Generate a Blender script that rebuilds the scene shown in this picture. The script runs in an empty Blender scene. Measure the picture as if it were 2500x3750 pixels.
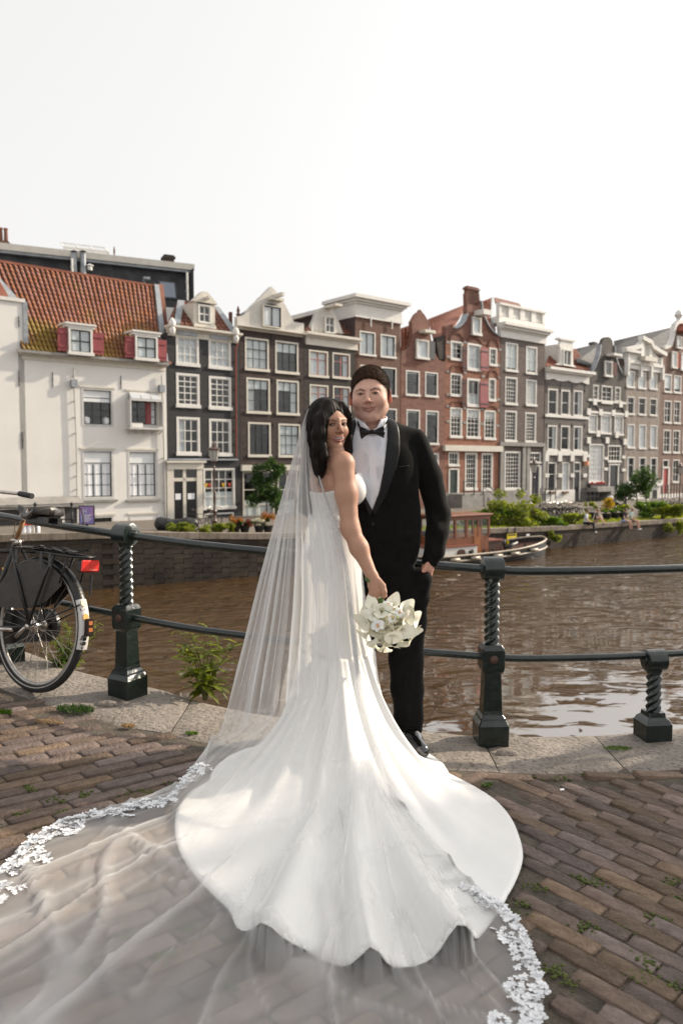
import bpy, bmesh, math, random
import numpy as np
from mathutils import Vector, Matrix, Euler, noise
from mathutils.bvhtree import BVHTree
random.seed(11); np.random.seed(11)
R = math.radians
sc = bpy.context.scene
col = sc.collection

# ------------------------------------------------------------------ camera
CAM_H = 1.36; FPX = 2800.0; PITCH = math.atan(175 / FPX)
cam_d = bpy.data.cameras.new('camera'); cam = bpy.data.objects.new('camera', cam_d); col.objects.link(cam)
cam_d.sensor_fit = 'VERTICAL'; cam_d.sensor_height = 36; cam_d.sensor_width = 24
cam_d.lens = 36 * FPX / 3750
cam_d.clip_start = 0.05; cam_d.clip_end = 2000
cam.location = (0, 0, CAM_H); cam.rotation_euler = (R(90) - PITCH, 0, 0)
cam_d.dof.use_dof = True; cam_d.dof.focus_distance = 3.6; cam_d.dof.aperture_fstop = 3.2
sc.camera = cam

# ------------------------------------------------------------------ light
SUN_AZ = R(63); SUN_EL = R(27)          # azimuth from the viewing direction (+Y) towards +X
w = bpy.data.worlds.new('World'); sc.world = w; w.use_nodes = True
nt = w.node_tree; bg = nt.nodes['Background']
sky = nt.nodes.new('ShaderNodeTexSky'); sky.sky_type = 'NISHITA'; sky.sun_disc = False
sky.sun_elevation = SUN_EL; sky.sun_rotation = SUN_AZ
sky.altitude = 0; sky.air_density = 1.0; sky.dust_density = 6.0; sky.ozone_density = 1.0
hs = nt.nodes.new('ShaderNodeHueSaturation'); hs.inputs['Saturation'].default_value = 0.22
nt.links.new(sky.outputs[0], hs.inputs['Color'])
veilmix = nt.nodes.new('ShaderNodeMixRGB'); veilmix.inputs[0].default_value = 0.5
veilmix.inputs[2].default_value = (8.75, 8.58, 8.35, 1)      # thin bright overcast in front of the blue
nt.links.new(hs.outputs[0], veilmix.inputs[1])
nt.links.new(veilmix.outputs[0], bg.inputs[0]); bg.inputs[1].default_value = 0.112
sun_d = bpy.data.lights.new('sun', 'SUN'); sun_d.energy = 3.7; sun_d.angle = R(0.8); sun_d.color = (1.0, 0.86, 0.68)
sun = bpy.data.objects.new('sun', sun_d); col.objects.link(sun)
SDIR = Vector((math.sin(SUN_AZ) * math.cos(SUN_EL), math.cos(SUN_AZ) * math.cos(SUN_EL), math.sin(SUN_EL)))
sun.rotation_euler = SDIR.to_track_quat('Z', 'Y').to_euler()
sc.view_settings.view_transform = 'Standard'; sc.view_settings.look = 'None'
sc.view_settings.exposure = 0.55; sc.view_settings.gamma = 1.0; sc.view_settings.use_curve_mapping = False
sc.cycles.max_bounces = 8; sc.cycles.transparent_max_bounces = 16; sc.cycles.transmission_bounces = 4
sc.cycles.diffuse_bounces = 3; sc.cycles.glossy_bounces = 3; sc.cycles.caustics_reflective = False; sc.cycles.caustics_refractive = False

# ------------------------------------------------------------------ helpers
CROPS = {'S': (0, 0, 1), 'V': (0, 0, 0.6272), 'A': (0, 850, 2.24), 'B': (0, 1400, 2.24), 'C': (580, 1050, 2.24), 'D': (580, 1450, 2.6133),
         'E': (1180, 1030, 2.24), 'F': (1800, 1030, 2.24), 'G': (1800, 1500, 2.24), 'H': (1450, 1450, 2.4123), 'K': (1000, 1300, 2.24),
         'L': (1000, 1900, 2.24), 'M': (0, 1700, 2.6133), 'N': (0, 2400, 1.7422), 'Q': (1600, 2600, 1.7422), 'P': (2000, 1780, 3.136)}
def px(c, x, y):
    ox, oy, f = CROPS[c]; return ox + x / f, oy + y / f
def ray(c, x, y):
    X, Y = px(c, x, y); u = (X - 1250) / FPX; v = (1875 - Y) / FPX
    return Vector((u, math.cos(PITCH) + v * math.sin(PITCH), -math.sin(PITCH) + v * math.cos(PITCH)))
CO = Vector((0, 0, CAM_H))
def at(c, x, y, Y):
    d = ray(c, x, y); return CO + d * (Y / d.y)

MATS = {}
def mat(name, c1, c2=None, rough=0.8, metal=0.0, scale=6.0, bump=0.0, bscale=None, detail=5, spec=0.5, stretch=(1, 1, 1), rnd=0.0, sss=0.0, coat=0.0, noise_lo=0.35, noise_hi=0.65, island=False, trans=0.0):
    if name in MATS: return MATS[name]
    m = bpy.data.materials.new(name); m.use_nodes = True; nt = m.node_tree; n = nt.nodes; l = nt.links
    b = n['Principled BSDF']; b.inputs['Roughness'].default_value = rough; b.inputs['Metallic'].default_value = metal
    b.inputs['Specular IOR Level'].default_value = spec
    if coat: b.inputs['Coat Weight'].default_value = coat
    if sss:
        b.inputs['Subsurface Weight'].default_value = sss; b.inputs['Subsurface Scale'].default_value = 0.01
        b.inputs['Subsurface Radius'].default_value = (1.0, 0.35, 0.2)
    tc = n.new('ShaderNodeTexCoord'); mp = n.new('ShaderNodeMapping'); mp.inputs['Scale'].default_value = stretch
    l.new(tc.outputs['Object'], mp.inputs[0])
    out = None
    if c2 is not None:
        no = n.new('ShaderNodeTexNoise'); no.inputs['Scale'].default_value = scale; no.inputs['Detail'].default_value = detail
        no.inputs['Roughness'].default_value = 0.65
        l.new(mp.outputs[0], no.inputs[0])
        cr = n.new('ShaderNodeValToRGB'); cr.color_ramp.elements[0].position = noise_lo; cr.color_ramp.elements[1].position = noise_hi
        cr.color_ramp.elements[0].color = (*c1, 1); cr.color_ramp.elements[1].color = (*c2, 1)
        l.new(no.outputs[0], cr.inputs[0]); out = cr.outputs[0]
    else:
        rgb = n.new('ShaderNodeRGB'); rgb.outputs[0].default_value = (*c1, 1); out = rgb.outputs[0]
    if rnd:
        if island:
            g = n.new('ShaderNodeNewGeometry'); ro = g.outputs['Random Per Island']
        else:
            oi = n.new('ShaderNodeObjectInfo'); ro = oi.outputs['Random']
        mr = n.new('ShaderNodeMapRange'); mr.inputs[3].default_value = 1 - rnd; mr.inputs[4].default_value = 1 + rnd
        l.new(ro, mr.inputs[0])
        h = n.new('ShaderNodeHueSaturation'); l.new(out, h.inputs['Color']); l.new(mr.outputs[0], h.inputs['Value'])
        ma = n.new('ShaderNodeMath'); ma.operation = 'MULTIPLY'; ma.inputs[1].default_value = 7.31; l.new(ro, ma.inputs[0])
        fr = n.new('ShaderNodeMath'); fr.operation = 'FRACT'; l.new(ma.outputs[0], fr.inputs[0])
        m2 = n.new('ShaderNodeMapRange'); m2.inputs[3].default_value = 0.5 - 0.035 * rnd; m2.inputs[4].default_value = 0.5 + 0.05 * rnd
        l.new(fr.outputs[0], m2.inputs[0]); l.new(m2.outputs[0], h.inputs['Hue'])
        m3 = n.new('ShaderNodeMapRange'); m3.inputs[3].default_value = 1 - rnd; m3.inputs[4].default_value = 1 + rnd * 0.6
        l.new(fr.outputs[0], m3.inputs[0]); l.new(m3.outputs[0], h.inputs['Saturation'])
        out = h.outputs[0]
    l.new(out, b.inputs['Base Color'])
    if bump:
        nb = n.new('ShaderNodeTexNoise'); nb.inputs['Scale'].default_value = bscale or scale * 4; nb.inputs['Detail'].default_value = 6
        l.new(mp.outputs[0], nb.inputs[0])
        bn = n.new('ShaderNodeBump'); bn.inputs['Strength'].default_value = bump; bn.inputs['Distance'].default_value = 0.02
        l.new(nb.outputs[0], bn.inputs['Height']); l.new(bn.outputs[0], b.inputs['Normal'])
    MATS[name] = m; return m

def leaf_mat(name, c1, c2, back=0.5):
    if name in MATS: return MATS[name]
    m = mat(name, c1, c2, rough=0.55, scale=3.0, rnd=0.0)
    nt = m.node_tree; n = nt.nodes; l = nt.links; b = n['Principled BSDF']; o = n['Material Output']
    g = n.new('ShaderNodeNewGeometry'); src = b.inputs['Base Color'].links[0].from_socket
    h = n.new('ShaderNodeHueSaturation'); mr = n.new('ShaderNodeMapRange'); mr.inputs[3].default_value = 0.65; mr.inputs[4].default_value = 1.4
    l.new(g.outputs['Random Per Island'], mr.inputs[0]); l.new(mr.outputs[0], h.inputs['Value']); l.new(src, h.inputs['Color'])
    l.new(h.outputs[0], b.inputs['Base Color'])
    t = n.new('ShaderNodeBsdfTranslucent'); h2 = n.new('ShaderNodeHueSaturation'); h2.inputs['Value'].default_value = 2.0; h2.inputs['Saturation'].default_value = 1.1; h2.inputs['Hue'].default_value = 0.485
    l.new(h.outputs[0], h2.inputs['Color']); l.new(h2.outputs[0], t.inputs[0])
    mx = n.new('ShaderNodeMixShader'); mx.inputs[0].default_value = back
    l.new(b.outputs[0], mx.inputs[1]); l.new(t.outputs[0], mx.inputs[2]); l.new(mx.outputs[0], o.inputs[0])
    return m

def finish(o, name, parent=None, m=None, smooth=False):
    if m is not None and not o.data.materials: o.data.materials.append(m)
    if smooth: o.data.polygons.foreach_set('use_smooth', [True] * len(o.data.polygons))
    col.objects.link(o)
    if parent is not None: o.parent = parent
    return o

class MB:
    def __init__(s): s.v = []; s.f = []; s.mi = []; s.M = Matrix.Identity(4); s.cur = 0
    def add(s, vs, fs):
        b = len(s.v); M = s.M
        s.v += [tuple(M @ Vector(p)) for p in vs]; s.f += [tuple(b + i for i in f) for f in fs]; s.mi += [s.cur] * len(fs); return s
    def box(s, x0, x1, y0, y1, z0, z1):
        return s.add([(x0, y0, z0), (x1, y0, z0), (x1, y1, z0), (x0, y1, z0), (x0, y0, z1), (x1, y0, z1), (x1, y1, z1), (x0, y1, z1)],
                     [(0, 3, 2, 1), (4, 5, 6, 7), (0, 1, 5, 4), (1, 2, 6, 5), (2, 3, 7, 6), (3, 0, 4, 7)])
    def cbox(s, c, h, rot=None):
        M = s.M; s.M = M @ Matrix.Translation(c) @ (rot.to_4x4() if rot is not None else Matrix.Identity(4)); s.box(-h[0], h[0], -h[1], h[1], -h[2], h[2]); s.M = M; return s
    def chbox(s, x0, x1, y0, y1, z0, z1, c):
        def ring(d, z): return [(x0 + d, y0 + d, z), (x1 - d, y0 + d, z), (x1 - d, y1 - d, z), (x0 + d, y1 - d, z)]
        vs = ring(c, z0) + ring(0, z0 + c) + ring(0, z1 - c) + ring(c, z1); fs = [(3, 2, 1, 0), (12, 13, 14, 15)]
        for k in range(3):
            for i in range(4): j = (i + 1) % 4; fs.append((k * 4 + i, k * 4 + j, k * 4 + 4 + j, k * 4 + 4 + i))
        return s.add(vs, fs)
    def bar(s, a, b, wx, wz, up=(0, 0, 1)):
        a = Vector(a); b = Vector(b); d = (b - a); L = d.length; d.normalize(); u = Vector(up); r = d.cross(u).normalized(); u = r.cross(d)
        vs = []
        for p in (a, b):
            for (i, j) in ((-1, -1), (1, -1), (1, 1), (-1, 1)): vs.append(p + r * wx * i / 2 + u * wz * j / 2)
        return s.add(vs, [(0, 1, 2, 3)[::-1], (4, 5, 6, 7), (0, 1, 5, 4), (1, 2, 6, 5), (2, 3, 7, 6), (3, 0, 4, 7)])
    def tube(s, pts, r, n=8, cap=True, closed=False):
        pts = [Vector(p) for p in pts]; k = len(pts); rs = r if isinstance(r, (list, tuple)) else [r] * k
        b = []; fs = []; prev = None
        for i, p in enumerate(pts):
            if closed: t = pts[(i + 1) % k] - pts[i - 1]
            else: t = pts[min(i + 1, k - 1)] - pts[max(i - 1, 0)]
            if t.length < 1e-9: t = Vector((0, 0, 1))
            t.normalize()
            if prev is None:
                u = t.orthogonal().normalized()
            else:
                u = prev - t * prev.dot(t)
                u = u.normalized() if u.length > 1e-6 else t.orthogonal().normalized()
            prev = u; w2 = t.cross(u)
            for j in range(n):
                a = 2 * math.pi * j / n; b.append(p + (u * math.cos(a) + w2 * math.sin(a)) * rs[i])
        for i in range(k if closed else k - 1):
            q = (i + 1) % k
            for j in range(n): fs.append((i * n + j, i * n + (j + 1) % n, q * n + (j + 1) % n, q * n + j))
        if cap and not closed: fs.append(tuple(range(n))[::-1]); fs.append(tuple((k - 1) * n + j for j in range(n)))
        return s.add(b, fs)
    def lathe(s, prof, n=16, c=(0, 0, 0), axis='z', twist=None):
        vs = []; fs = []
        for (r, z) in prof:
            for j in range(n):
                a = 2 * math.pi * j / n
                p = (r * math.cos(a), r * math.sin(a), z)
                if axis == 'x': p = (p[2], p[0], p[1])
                if axis == 'y': p = (p[0], p[2], p[1])
                vs.append((p[0] + c[0], p[1] + c[1], p[2] + c[2]))
        k = len(prof)
        for i in range(k - 1):
            for j in range(n): fs.append((i * n + j, i * n + (j + 1) % n, (i + 1) * n + (j + 1) % n, (i + 1) * n + j))
        fs.append(tuple(range(n))[::-1]); fs.append(tuple((k - 1) * n + j for j in range(n)))
        return s.add(vs, fs)
    def prism(s, poly, y0, y1):
        n = len(poly); vs = [(x, y0, z) for x, z in poly] + [(x, y1, z) for x, z in poly]
        fs = [tuple(range(n)), tuple(range(2 * n - 1, n - 1, -1))] + [(i, n + i, n + (i + 1) % n, (i + 1) % n) for i in range(n)]
        return s.add(vs, fs)
    def poly(s, pts): return s.add(pts, [tuple(range(len(pts)))])
    def slab(s, pts, th):
        """flat polygon in 3D given real thickness th below its normal"""
        pts = [Vector(p) for p in pts]; nn = Vector((0, 0, 0))
        for i in range(len(pts)): nn += pts[i].cross(pts[(i + 1) % len(pts)])
        nn.normalize(); n = len(pts)
        return s.add(pts + [p - nn * th for p in pts], [tuple(range(n)), tuple(range(2 * n - 1, n - 1, -1))] + [(i, n + i, n + (i + 1) % n, (i + 1) % n) for i in range(n)])
    def ball(s, c, r, nu=10, nv=7, scale=(1, 1, 1)):
        vs = []; fs = []
        for i in range(nv + 1):
            th = math.pi * i / nv
            for j in range(nu):
                a = 2 * math.pi * j / nu
                vs.append((c[0] + r * scale[0] * math.sin(th) * math.cos(a), c[1] + r * scale[1] * math.sin(th) * math.sin(a), c[2] + r * scale[2] * math.cos(th)))
        for i in range(nv):
            for j in range(nu): fs.append((i * nu + j, (i + 1) * nu + j, (i + 1) * nu + (j + 1) % nu, i * nu + (j + 1) % nu))
        return s.add(vs, fs)
    def build(s, name, m=None, parent=None, smooth=False, mats=None, fixn=True):
        me = bpy.data.meshes.new(name); me.from_pydata(s.v, [], s.f)
        if fixn and len(s.f) < 20000:
            bm = bmesh.new(); bm.from_mesh(me); bmesh.ops.recalc_face_normals(bm, faces=bm.faces); bm.to_mesh(me); bm.free()
        if mats:
            for x in mats: me.materials.append(x)
            me.polygons.foreach_set('material_index', s.mi)
        o = bpy.data.objects.new(name, me)
        if smooth:
            me.polygons.foreach_set('use_smooth', [True] * len(me.polygons))
            if smooth != 'all':
                try: me.set_sharp_from_angle(angle=R(40))
                except Exception: pass
        return finish(o, name, parent, None if mats else m)

def np_mesh(name, V, F, m=None, parent=None, smooth=True):
    """V (n,3) float, F (m,4 or 3) int"""
    me = bpy.data.meshes.new(name); V = np.asarray(V, np.float32); F = np.asarray(F, np.int32); k = F.shape[1]
    me.vertices.add(len(V)); me.vertices.foreach_set('co', V.ravel())
    me.loops.add(F.size); me.loops.foreach_set('vertex_index', F.ravel())
    me.polygons.add(len(F)); me.polygons.foreach_set('loop_start', np.arange(len(F), dtype=np.int32) * k)
    me.update(calc_edges=True); me.validate()
    if smooth: me.polygons.foreach_set('use_smooth', np.ones(len(me.polygons), bool))
    o = bpy.data.objects.new(name, me)
    return finish(o, name, parent, m)

def thing(name, label, cat, loc=(0, 0, 0), rz=0.0, group=None, rot=None):
    o = bpy.data.objects.new(name, None); col.objects.link(o); o.location = loc
    o.rotation_euler = rot if rot is not None else (0, 0, rz); o.empty_display_size = 0.1
    return tag(o, label, cat, group)
def tag(o, label=None, cat=None, group=None, kind=None):
    if label: o['label'] = label
    if cat: o['category'] = cat
    if group: o['group'] = group
    if kind: o['kind'] = kind
    return o
def inst(src, parent=None, M=None, name=None):
    o = src.copy(); col.objects.link(o)
    if name: o.name = name
    o.parent = parent
    if M is not None: o.matrix_local = M
    return o
def copy_tree(o, parent=None):
    c = o.copy(); col.objects.link(c); c.parent = parent
    for ch in list(o.children): copy_tree(ch, c)
    return c

# ground height (the bridge deck rises towards the left), quay geometry
def gz(x, y=0.0):
    return 0.02 - 0.075 * max(min(x, 0.87), -7)
def ground(c, x, y, dz=0.0):
    d = ray(c, x, y); P = CO + d * 3
    for _ in range(12):
        P = CO + d * ((gz(P.x) + dz - CAM_H) / d.z)
    return P
FA = R(39.5); FD = Vector((math.cos(FA), math.sin(FA), 0)); FN = Vector((-math.sin(FA), math.cos(FA), 0)); F0 = Vector((-9.04, 46.0, 0))
def fac(c, x, y, n=0.0):
    d = ray(c, x, y); k = (n - (CO - F0).dot(FN)) / d.dot(FN); P = CO + d * k
    return (P - F0).dot(FD), P.z
WATER_Z = -3.64
# ------------------------------------------------------------------ far setting: water, street, quay
def quay_pt(pxs, top_px):      # a point of the far quay's top edge from its distance
    return None
QUAY = [(-30.0, 17.5, -0.95), (-20.0, 23.7, -1.12), (-9.55, 30.4, -1.33), (-3.76, 34.0, -1.72), (4.0, 39.0, -2.05), (12.0, 44.7, -2.30), (24.0, 53.8, -2.48), (45.0, 69.5, -2.6), (80.0, 98.0, -2.7), (140.0, 150.0, -2.7)]
def quay_at(x):
    for a, b in zip(QUAY, QUAY[1:]):
        if x <= b[0]:
            k = (x - a[0]) / (b[0] - a[0]); return Vector([a[i] + (b[i] - a[i]) * k for i in range(3)])
    return Vector(QUAY[-1])
def street_z(x, y):            # street height between quay edge and house fronts
    P = Vector((x, y, 0)); t = (P - F0).dot(FD); zf = -1.86 - 0.0065 * max(t + 4, 0)
    q = quay_at(x - 6); n = (P - F0).dot(FN); k = min(max(1 + n / 13.0, 0), 1)
    return q.z * (1 - k) + zf * k

wm = bpy.data.materials.new('canal_water'); wm.use_nodes = True; nt = wm.node_tree; n = nt.nodes; l = nt.links
b = n['Principled BSDF']; b.inputs['Roughness'].default_value = 0.03; b.inputs['IOR'].default_value = 1.6
b.inputs['Specular IOR Level'].default_value = 0.5
tc = n.new('ShaderNodeTexCoord')
n1 = n.new('ShaderNodeTexNoise'); n1.inputs['Scale'].default_value = 0.35; n1.inputs['Detail'].default_value = 4
cr = n.new('ShaderNodeValToRGB'); cr.color_ramp.elements[0].color = (0.042, 0.023, 0.010, 1); cr.color_ramp.elements[1].color = (0.084, 0.050, 0.022, 1)
l.new(tc.outputs['Object'], n1.inputs[0]); l.new(n1.outputs[0], cr.inputs[0]); l.new(cr.outputs[0], b.inputs['Base Color'])
def wave(scale, sx, sy, rot, detail=3, dist=0.6):
    mp = n.new('ShaderNodeMapping'); mp.inputs['Scale'].default_value = (sx, sy, 1); mp.inputs['Rotation'].default_value = (0, 0, rot)
    l.new(tc.outputs['Object'], mp.inputs[0]); t = n.new('ShaderNodeTexNoise'); t.inputs['Scale'].default_value = scale; t.inputs['Detail'].default_value = detail
    t.inputs['Distortion'].default_value = dist; l.new(mp.outputs[0], t.inputs[0]); return t.outputs[0]
bp1 = n.new('ShaderNodeBump'); bp1.inputs['Strength'].default_value = 1.0; bp1.inputs['Distance'].default_value = 0.26
bp2 = n.new('ShaderNodeBump'); bp2.inputs['Strength'].default_value = 1.0; bp2.inputs['Distance'].default_value = 0.02
l.new(wave(1.1, 0.75, 1.25, R(12), 2.5, 1.2), bp1.inputs['Height']); l.new(wave(7.0, 0.8, 1.3, R(-18), 3, .8), bp2.inputs['Height'])
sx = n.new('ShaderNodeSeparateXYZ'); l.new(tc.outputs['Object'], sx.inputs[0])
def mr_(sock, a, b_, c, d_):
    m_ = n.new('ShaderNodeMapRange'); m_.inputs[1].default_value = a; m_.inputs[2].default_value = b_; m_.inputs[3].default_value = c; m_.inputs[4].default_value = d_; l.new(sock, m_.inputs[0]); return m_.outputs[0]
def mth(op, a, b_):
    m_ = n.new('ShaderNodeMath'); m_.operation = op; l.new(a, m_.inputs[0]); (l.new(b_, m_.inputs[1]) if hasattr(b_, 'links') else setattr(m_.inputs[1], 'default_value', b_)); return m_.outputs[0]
gr = mth('ADD', mr_(sx.outputs[1], 13.5, 34, .068, -.10), mr_(sx.outputs[0], -3.5, 4.5, -.14, .02))     # bias for the painted sky reflection patches, stronger near and to the right
glint_mask = mr_(mth('ADD', wave(1.15, .60, 1.30, R(14), 3.2, 1.1), gr), .525, .540, 0, 1)
glint_mask = mth('MAXIMUM', glint_mask, mr_(mth('ADD', wave(2.6, .45, 1.2, R(10), 2, .6), gr), .66, .675, 0, 1))
l.new(mr_(glint_mask, 0, 1, 1.0, .02), bp2.inputs['Strength']); l.new(mr_(glint_mask, 0, 1, 1.0, .03), bp1.inputs['Strength']); l.new(mr_(glint_mask, 0, 1, 1.24, 4.5), b.inputs['IOR'])  # bright sky reflection put into the patches: ripples flattened, IOR raised to whiten them
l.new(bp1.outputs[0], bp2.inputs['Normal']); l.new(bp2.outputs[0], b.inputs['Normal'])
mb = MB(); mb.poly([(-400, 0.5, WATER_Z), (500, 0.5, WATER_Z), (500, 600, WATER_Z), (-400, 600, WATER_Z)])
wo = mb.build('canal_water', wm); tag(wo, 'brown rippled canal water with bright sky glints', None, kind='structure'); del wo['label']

asph = mat('street_paving', (0.10, 0.085, 0.07), (0.17, 0.145, 0.12), rough=0.9, scale=0.6, bump=0.5, bscale=20)
V = []; Fc = []
cols = [QUAY[0]] + [tuple(quay_at(x)) for x in np.arange(-28, 140, 2.0)] + [QUAY[-1]]
NK = 9
for (x, y, z) in cols:
    for k in range(NK):
        d = k / (NK - 1) * 26.0
        P = Vector((x, y, 0)) + FN * (d + 0.45)
        n_ = (P - F0).dot(FN); kk = min(d / 12.6, 1.0); t = (P - F0).dot(FD); zf = -1.86 - 0.0065 * max(t + 4, 0)
        V.append((P.x, P.y, z * (1 - kk) + zf * kk - (0.04 if k == 0 else 0)))
for i in range(len(cols) - 1):
    for k in range(NK - 1):
        a = i * NK + k; Fc.append((a, a + 1, a + NK + 1, a + NK))
st = np_mesh('street', V, np.array(Fc)[:, ::-1], asph, None, False); tag(st, kind='structure')
STREET_BVH = BVHTree.FromPolygons([Vector(v) for v in V], Fc)
def on_street(x, y):
    h = STREET_BVH.ray_cast(Vector((x, y, 20)), Vector((0, 0, -1)))
    return h[0] if h[0] is not None else Vector((x, y, -2.0))
# far quay wall with a stone cap; brick courses and stones as real recessed blocks joined (too small to pick apart)
qw = thing('quay_wall', 'long dark brick quay wall with pale stone cap across the canal', 'quay wall')
mossy = mat('quay_brick', (0.018, 0.014, 0.011), (0.075, 0.055, 0.040), rough=0.9, scale=0.9, bump=0.6, bscale=9, stretch=(1, 1, 0.6), rnd=0.16, island=True, noise_lo=0.3, noise_hi=0.75)
capm = mat('quay_cap_stone', (0.16, 0.13, 0.10), (0.30, 0.25, 0.20), rough=0.9, scale=2.0, bump=0.4, rnd=0.15)
mb = MB(); mbk = MB()
L = 0.0; ncap = 0
segs = []
for a, b_ in zip(QUAY, QUAY[1:]):
    A_ = Vector(a); B_ = Vector(b_); d = (B_ - A_); ln = d.length; segs.append((A_, B_))
    k = max(1, int(ln / 1.3))
    for i in range(k):
        p0 = A_.lerp(B_, i / k); p1 = A_.lerp(B_, (i + 1) / k); p1 = p0.lerp(p1, 0.985)
        dd = (p1 - p0).normalized(); nn = Vector((-dd.y, dd.x, 0)).normalized()
        c = MB(); q = [p0 - nn * 0.05, p1 - nn * 0.05, p1 + nn * 0.5, p0 + nn * 0.5]
        if -24 < p0.x < 34:
            c.slab([v - p0 for v in q], 0.26); o = c.build('cap_stone', capm, qw); o.location = p0; ncap += 1
        else: mb.slab(q, 0.26)
    # backing wall + courses
    nn = Vector((-d.y, d.x, 0)).normalized()
    lo = Vector((0, 0, WATER_Z - 1.0))
    q = [A_ + nn * 0.08, B_ + nn * 0.08]
    mbk.add([(q[0].x, q[0].y, lo.z), (q[1].x, q[1].y, lo.z), (q[1].x, q[1].y, q[1].z - 0.25), (q[0].x, q[0].y, q[0].z - 0.25)], [(0, 1, 2, 3)])
    if A_.x > -21 and A_.x < 30:
        kb = int(ln / 0.85); rows = 12
        for i in range(kb):
            for r in range(rows):
                off = 0.5 * (r % 2)
                s0 = min((i + off) / kb, 1); s1 = min((i + off + 0.985) / kb, 1)
                if s1 <= s0: continue
                z1 = A_.lerp(B_, (s0 + s1) / 2).z - 0.26 - r * 0.21
                if z1 < WATER_Z - 0.05: continue
                p0 = A_.lerp(B_, s0); p1 = A_.lerp(B_, s1); j = random.uniform(-0.006, 0.006)
                u = nn * (0.02 + j); bk = nn * 0.1
                zt = z1; zb = z1 - 0.202
                pp = [p0 + u, p1 + u, p1 + bk, p0 + bk]
                mbk.add([(v.x, v.y, zb) for v in pp] + [(v.x, v.y, zt) for v in pp], [(0, 1, 5, 4), (4, 5, 6, 7), (0, 4, 7, 3), (1, 2, 6, 5), (3, 2, 1, 0)])
o = mbk.build('brick_courses', mossy, qw, fixn=False); o['kind'] = 'stuff'
if mb.v: o = mb.build('far_capping', capm, qw); o['kind'] = 'stuff'
# ------------------------------------------------------------------ implicit surfaces for bodies and clothes
def ell(P, c, r, Rm=None):
    q = P - np.asarray(c, float)
    if Rm is not None: q = q @ np.asarray(Rm)            # columns are local axes
    r = np.asarray(r, float); a = np.linalg.norm(q / r, axis=-1); b = np.linalg.norm(q / (r * r), axis=-1)
    return a * (a - 1.0) / np.maximum(b, 1e-9)
def cone(P, a, b, r1, r2, flat=None):
    a = np.asarray(a, float); b = np.asarray(b, float); ab = b - a; q = P - a
    t = np.clip((q @ ab) / max(float(ab @ ab), 1e-12), 0, 1)
    v = q - t[..., None] * ab
    if flat is not None:                                  # (axis, factor): squash the section along an axis
        ax = np.asarray(flat[0], float); ax = ax / np.linalg.norm(ax); k = v @ ax; v = v + ((1 / flat[1] - 1) * k)[..., None] * ax
    return np.linalg.norm(v, axis=-1) - (r1 + (r2 - r1) * t)
def chain(P, pts, rs, k=0.01, flat=None):
    d = None
    for i in range(len(pts) - 1):
        e = cone(P, pts[i], pts[i + 1], rs[i], rs[i + 1], flat); d = e if d is None else smin(d, e, k)
    return d
def smin(a, b, k):
    if k <= 0: return np.minimum(a, b)
    h = np.clip(0.5 + 0.5 * (b - a) / k, 0, 1); return b * (1 - h) + a * h - k * h * (1 - h)
def smax(a, b, k): return -smin(-a, -b, k)
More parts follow.
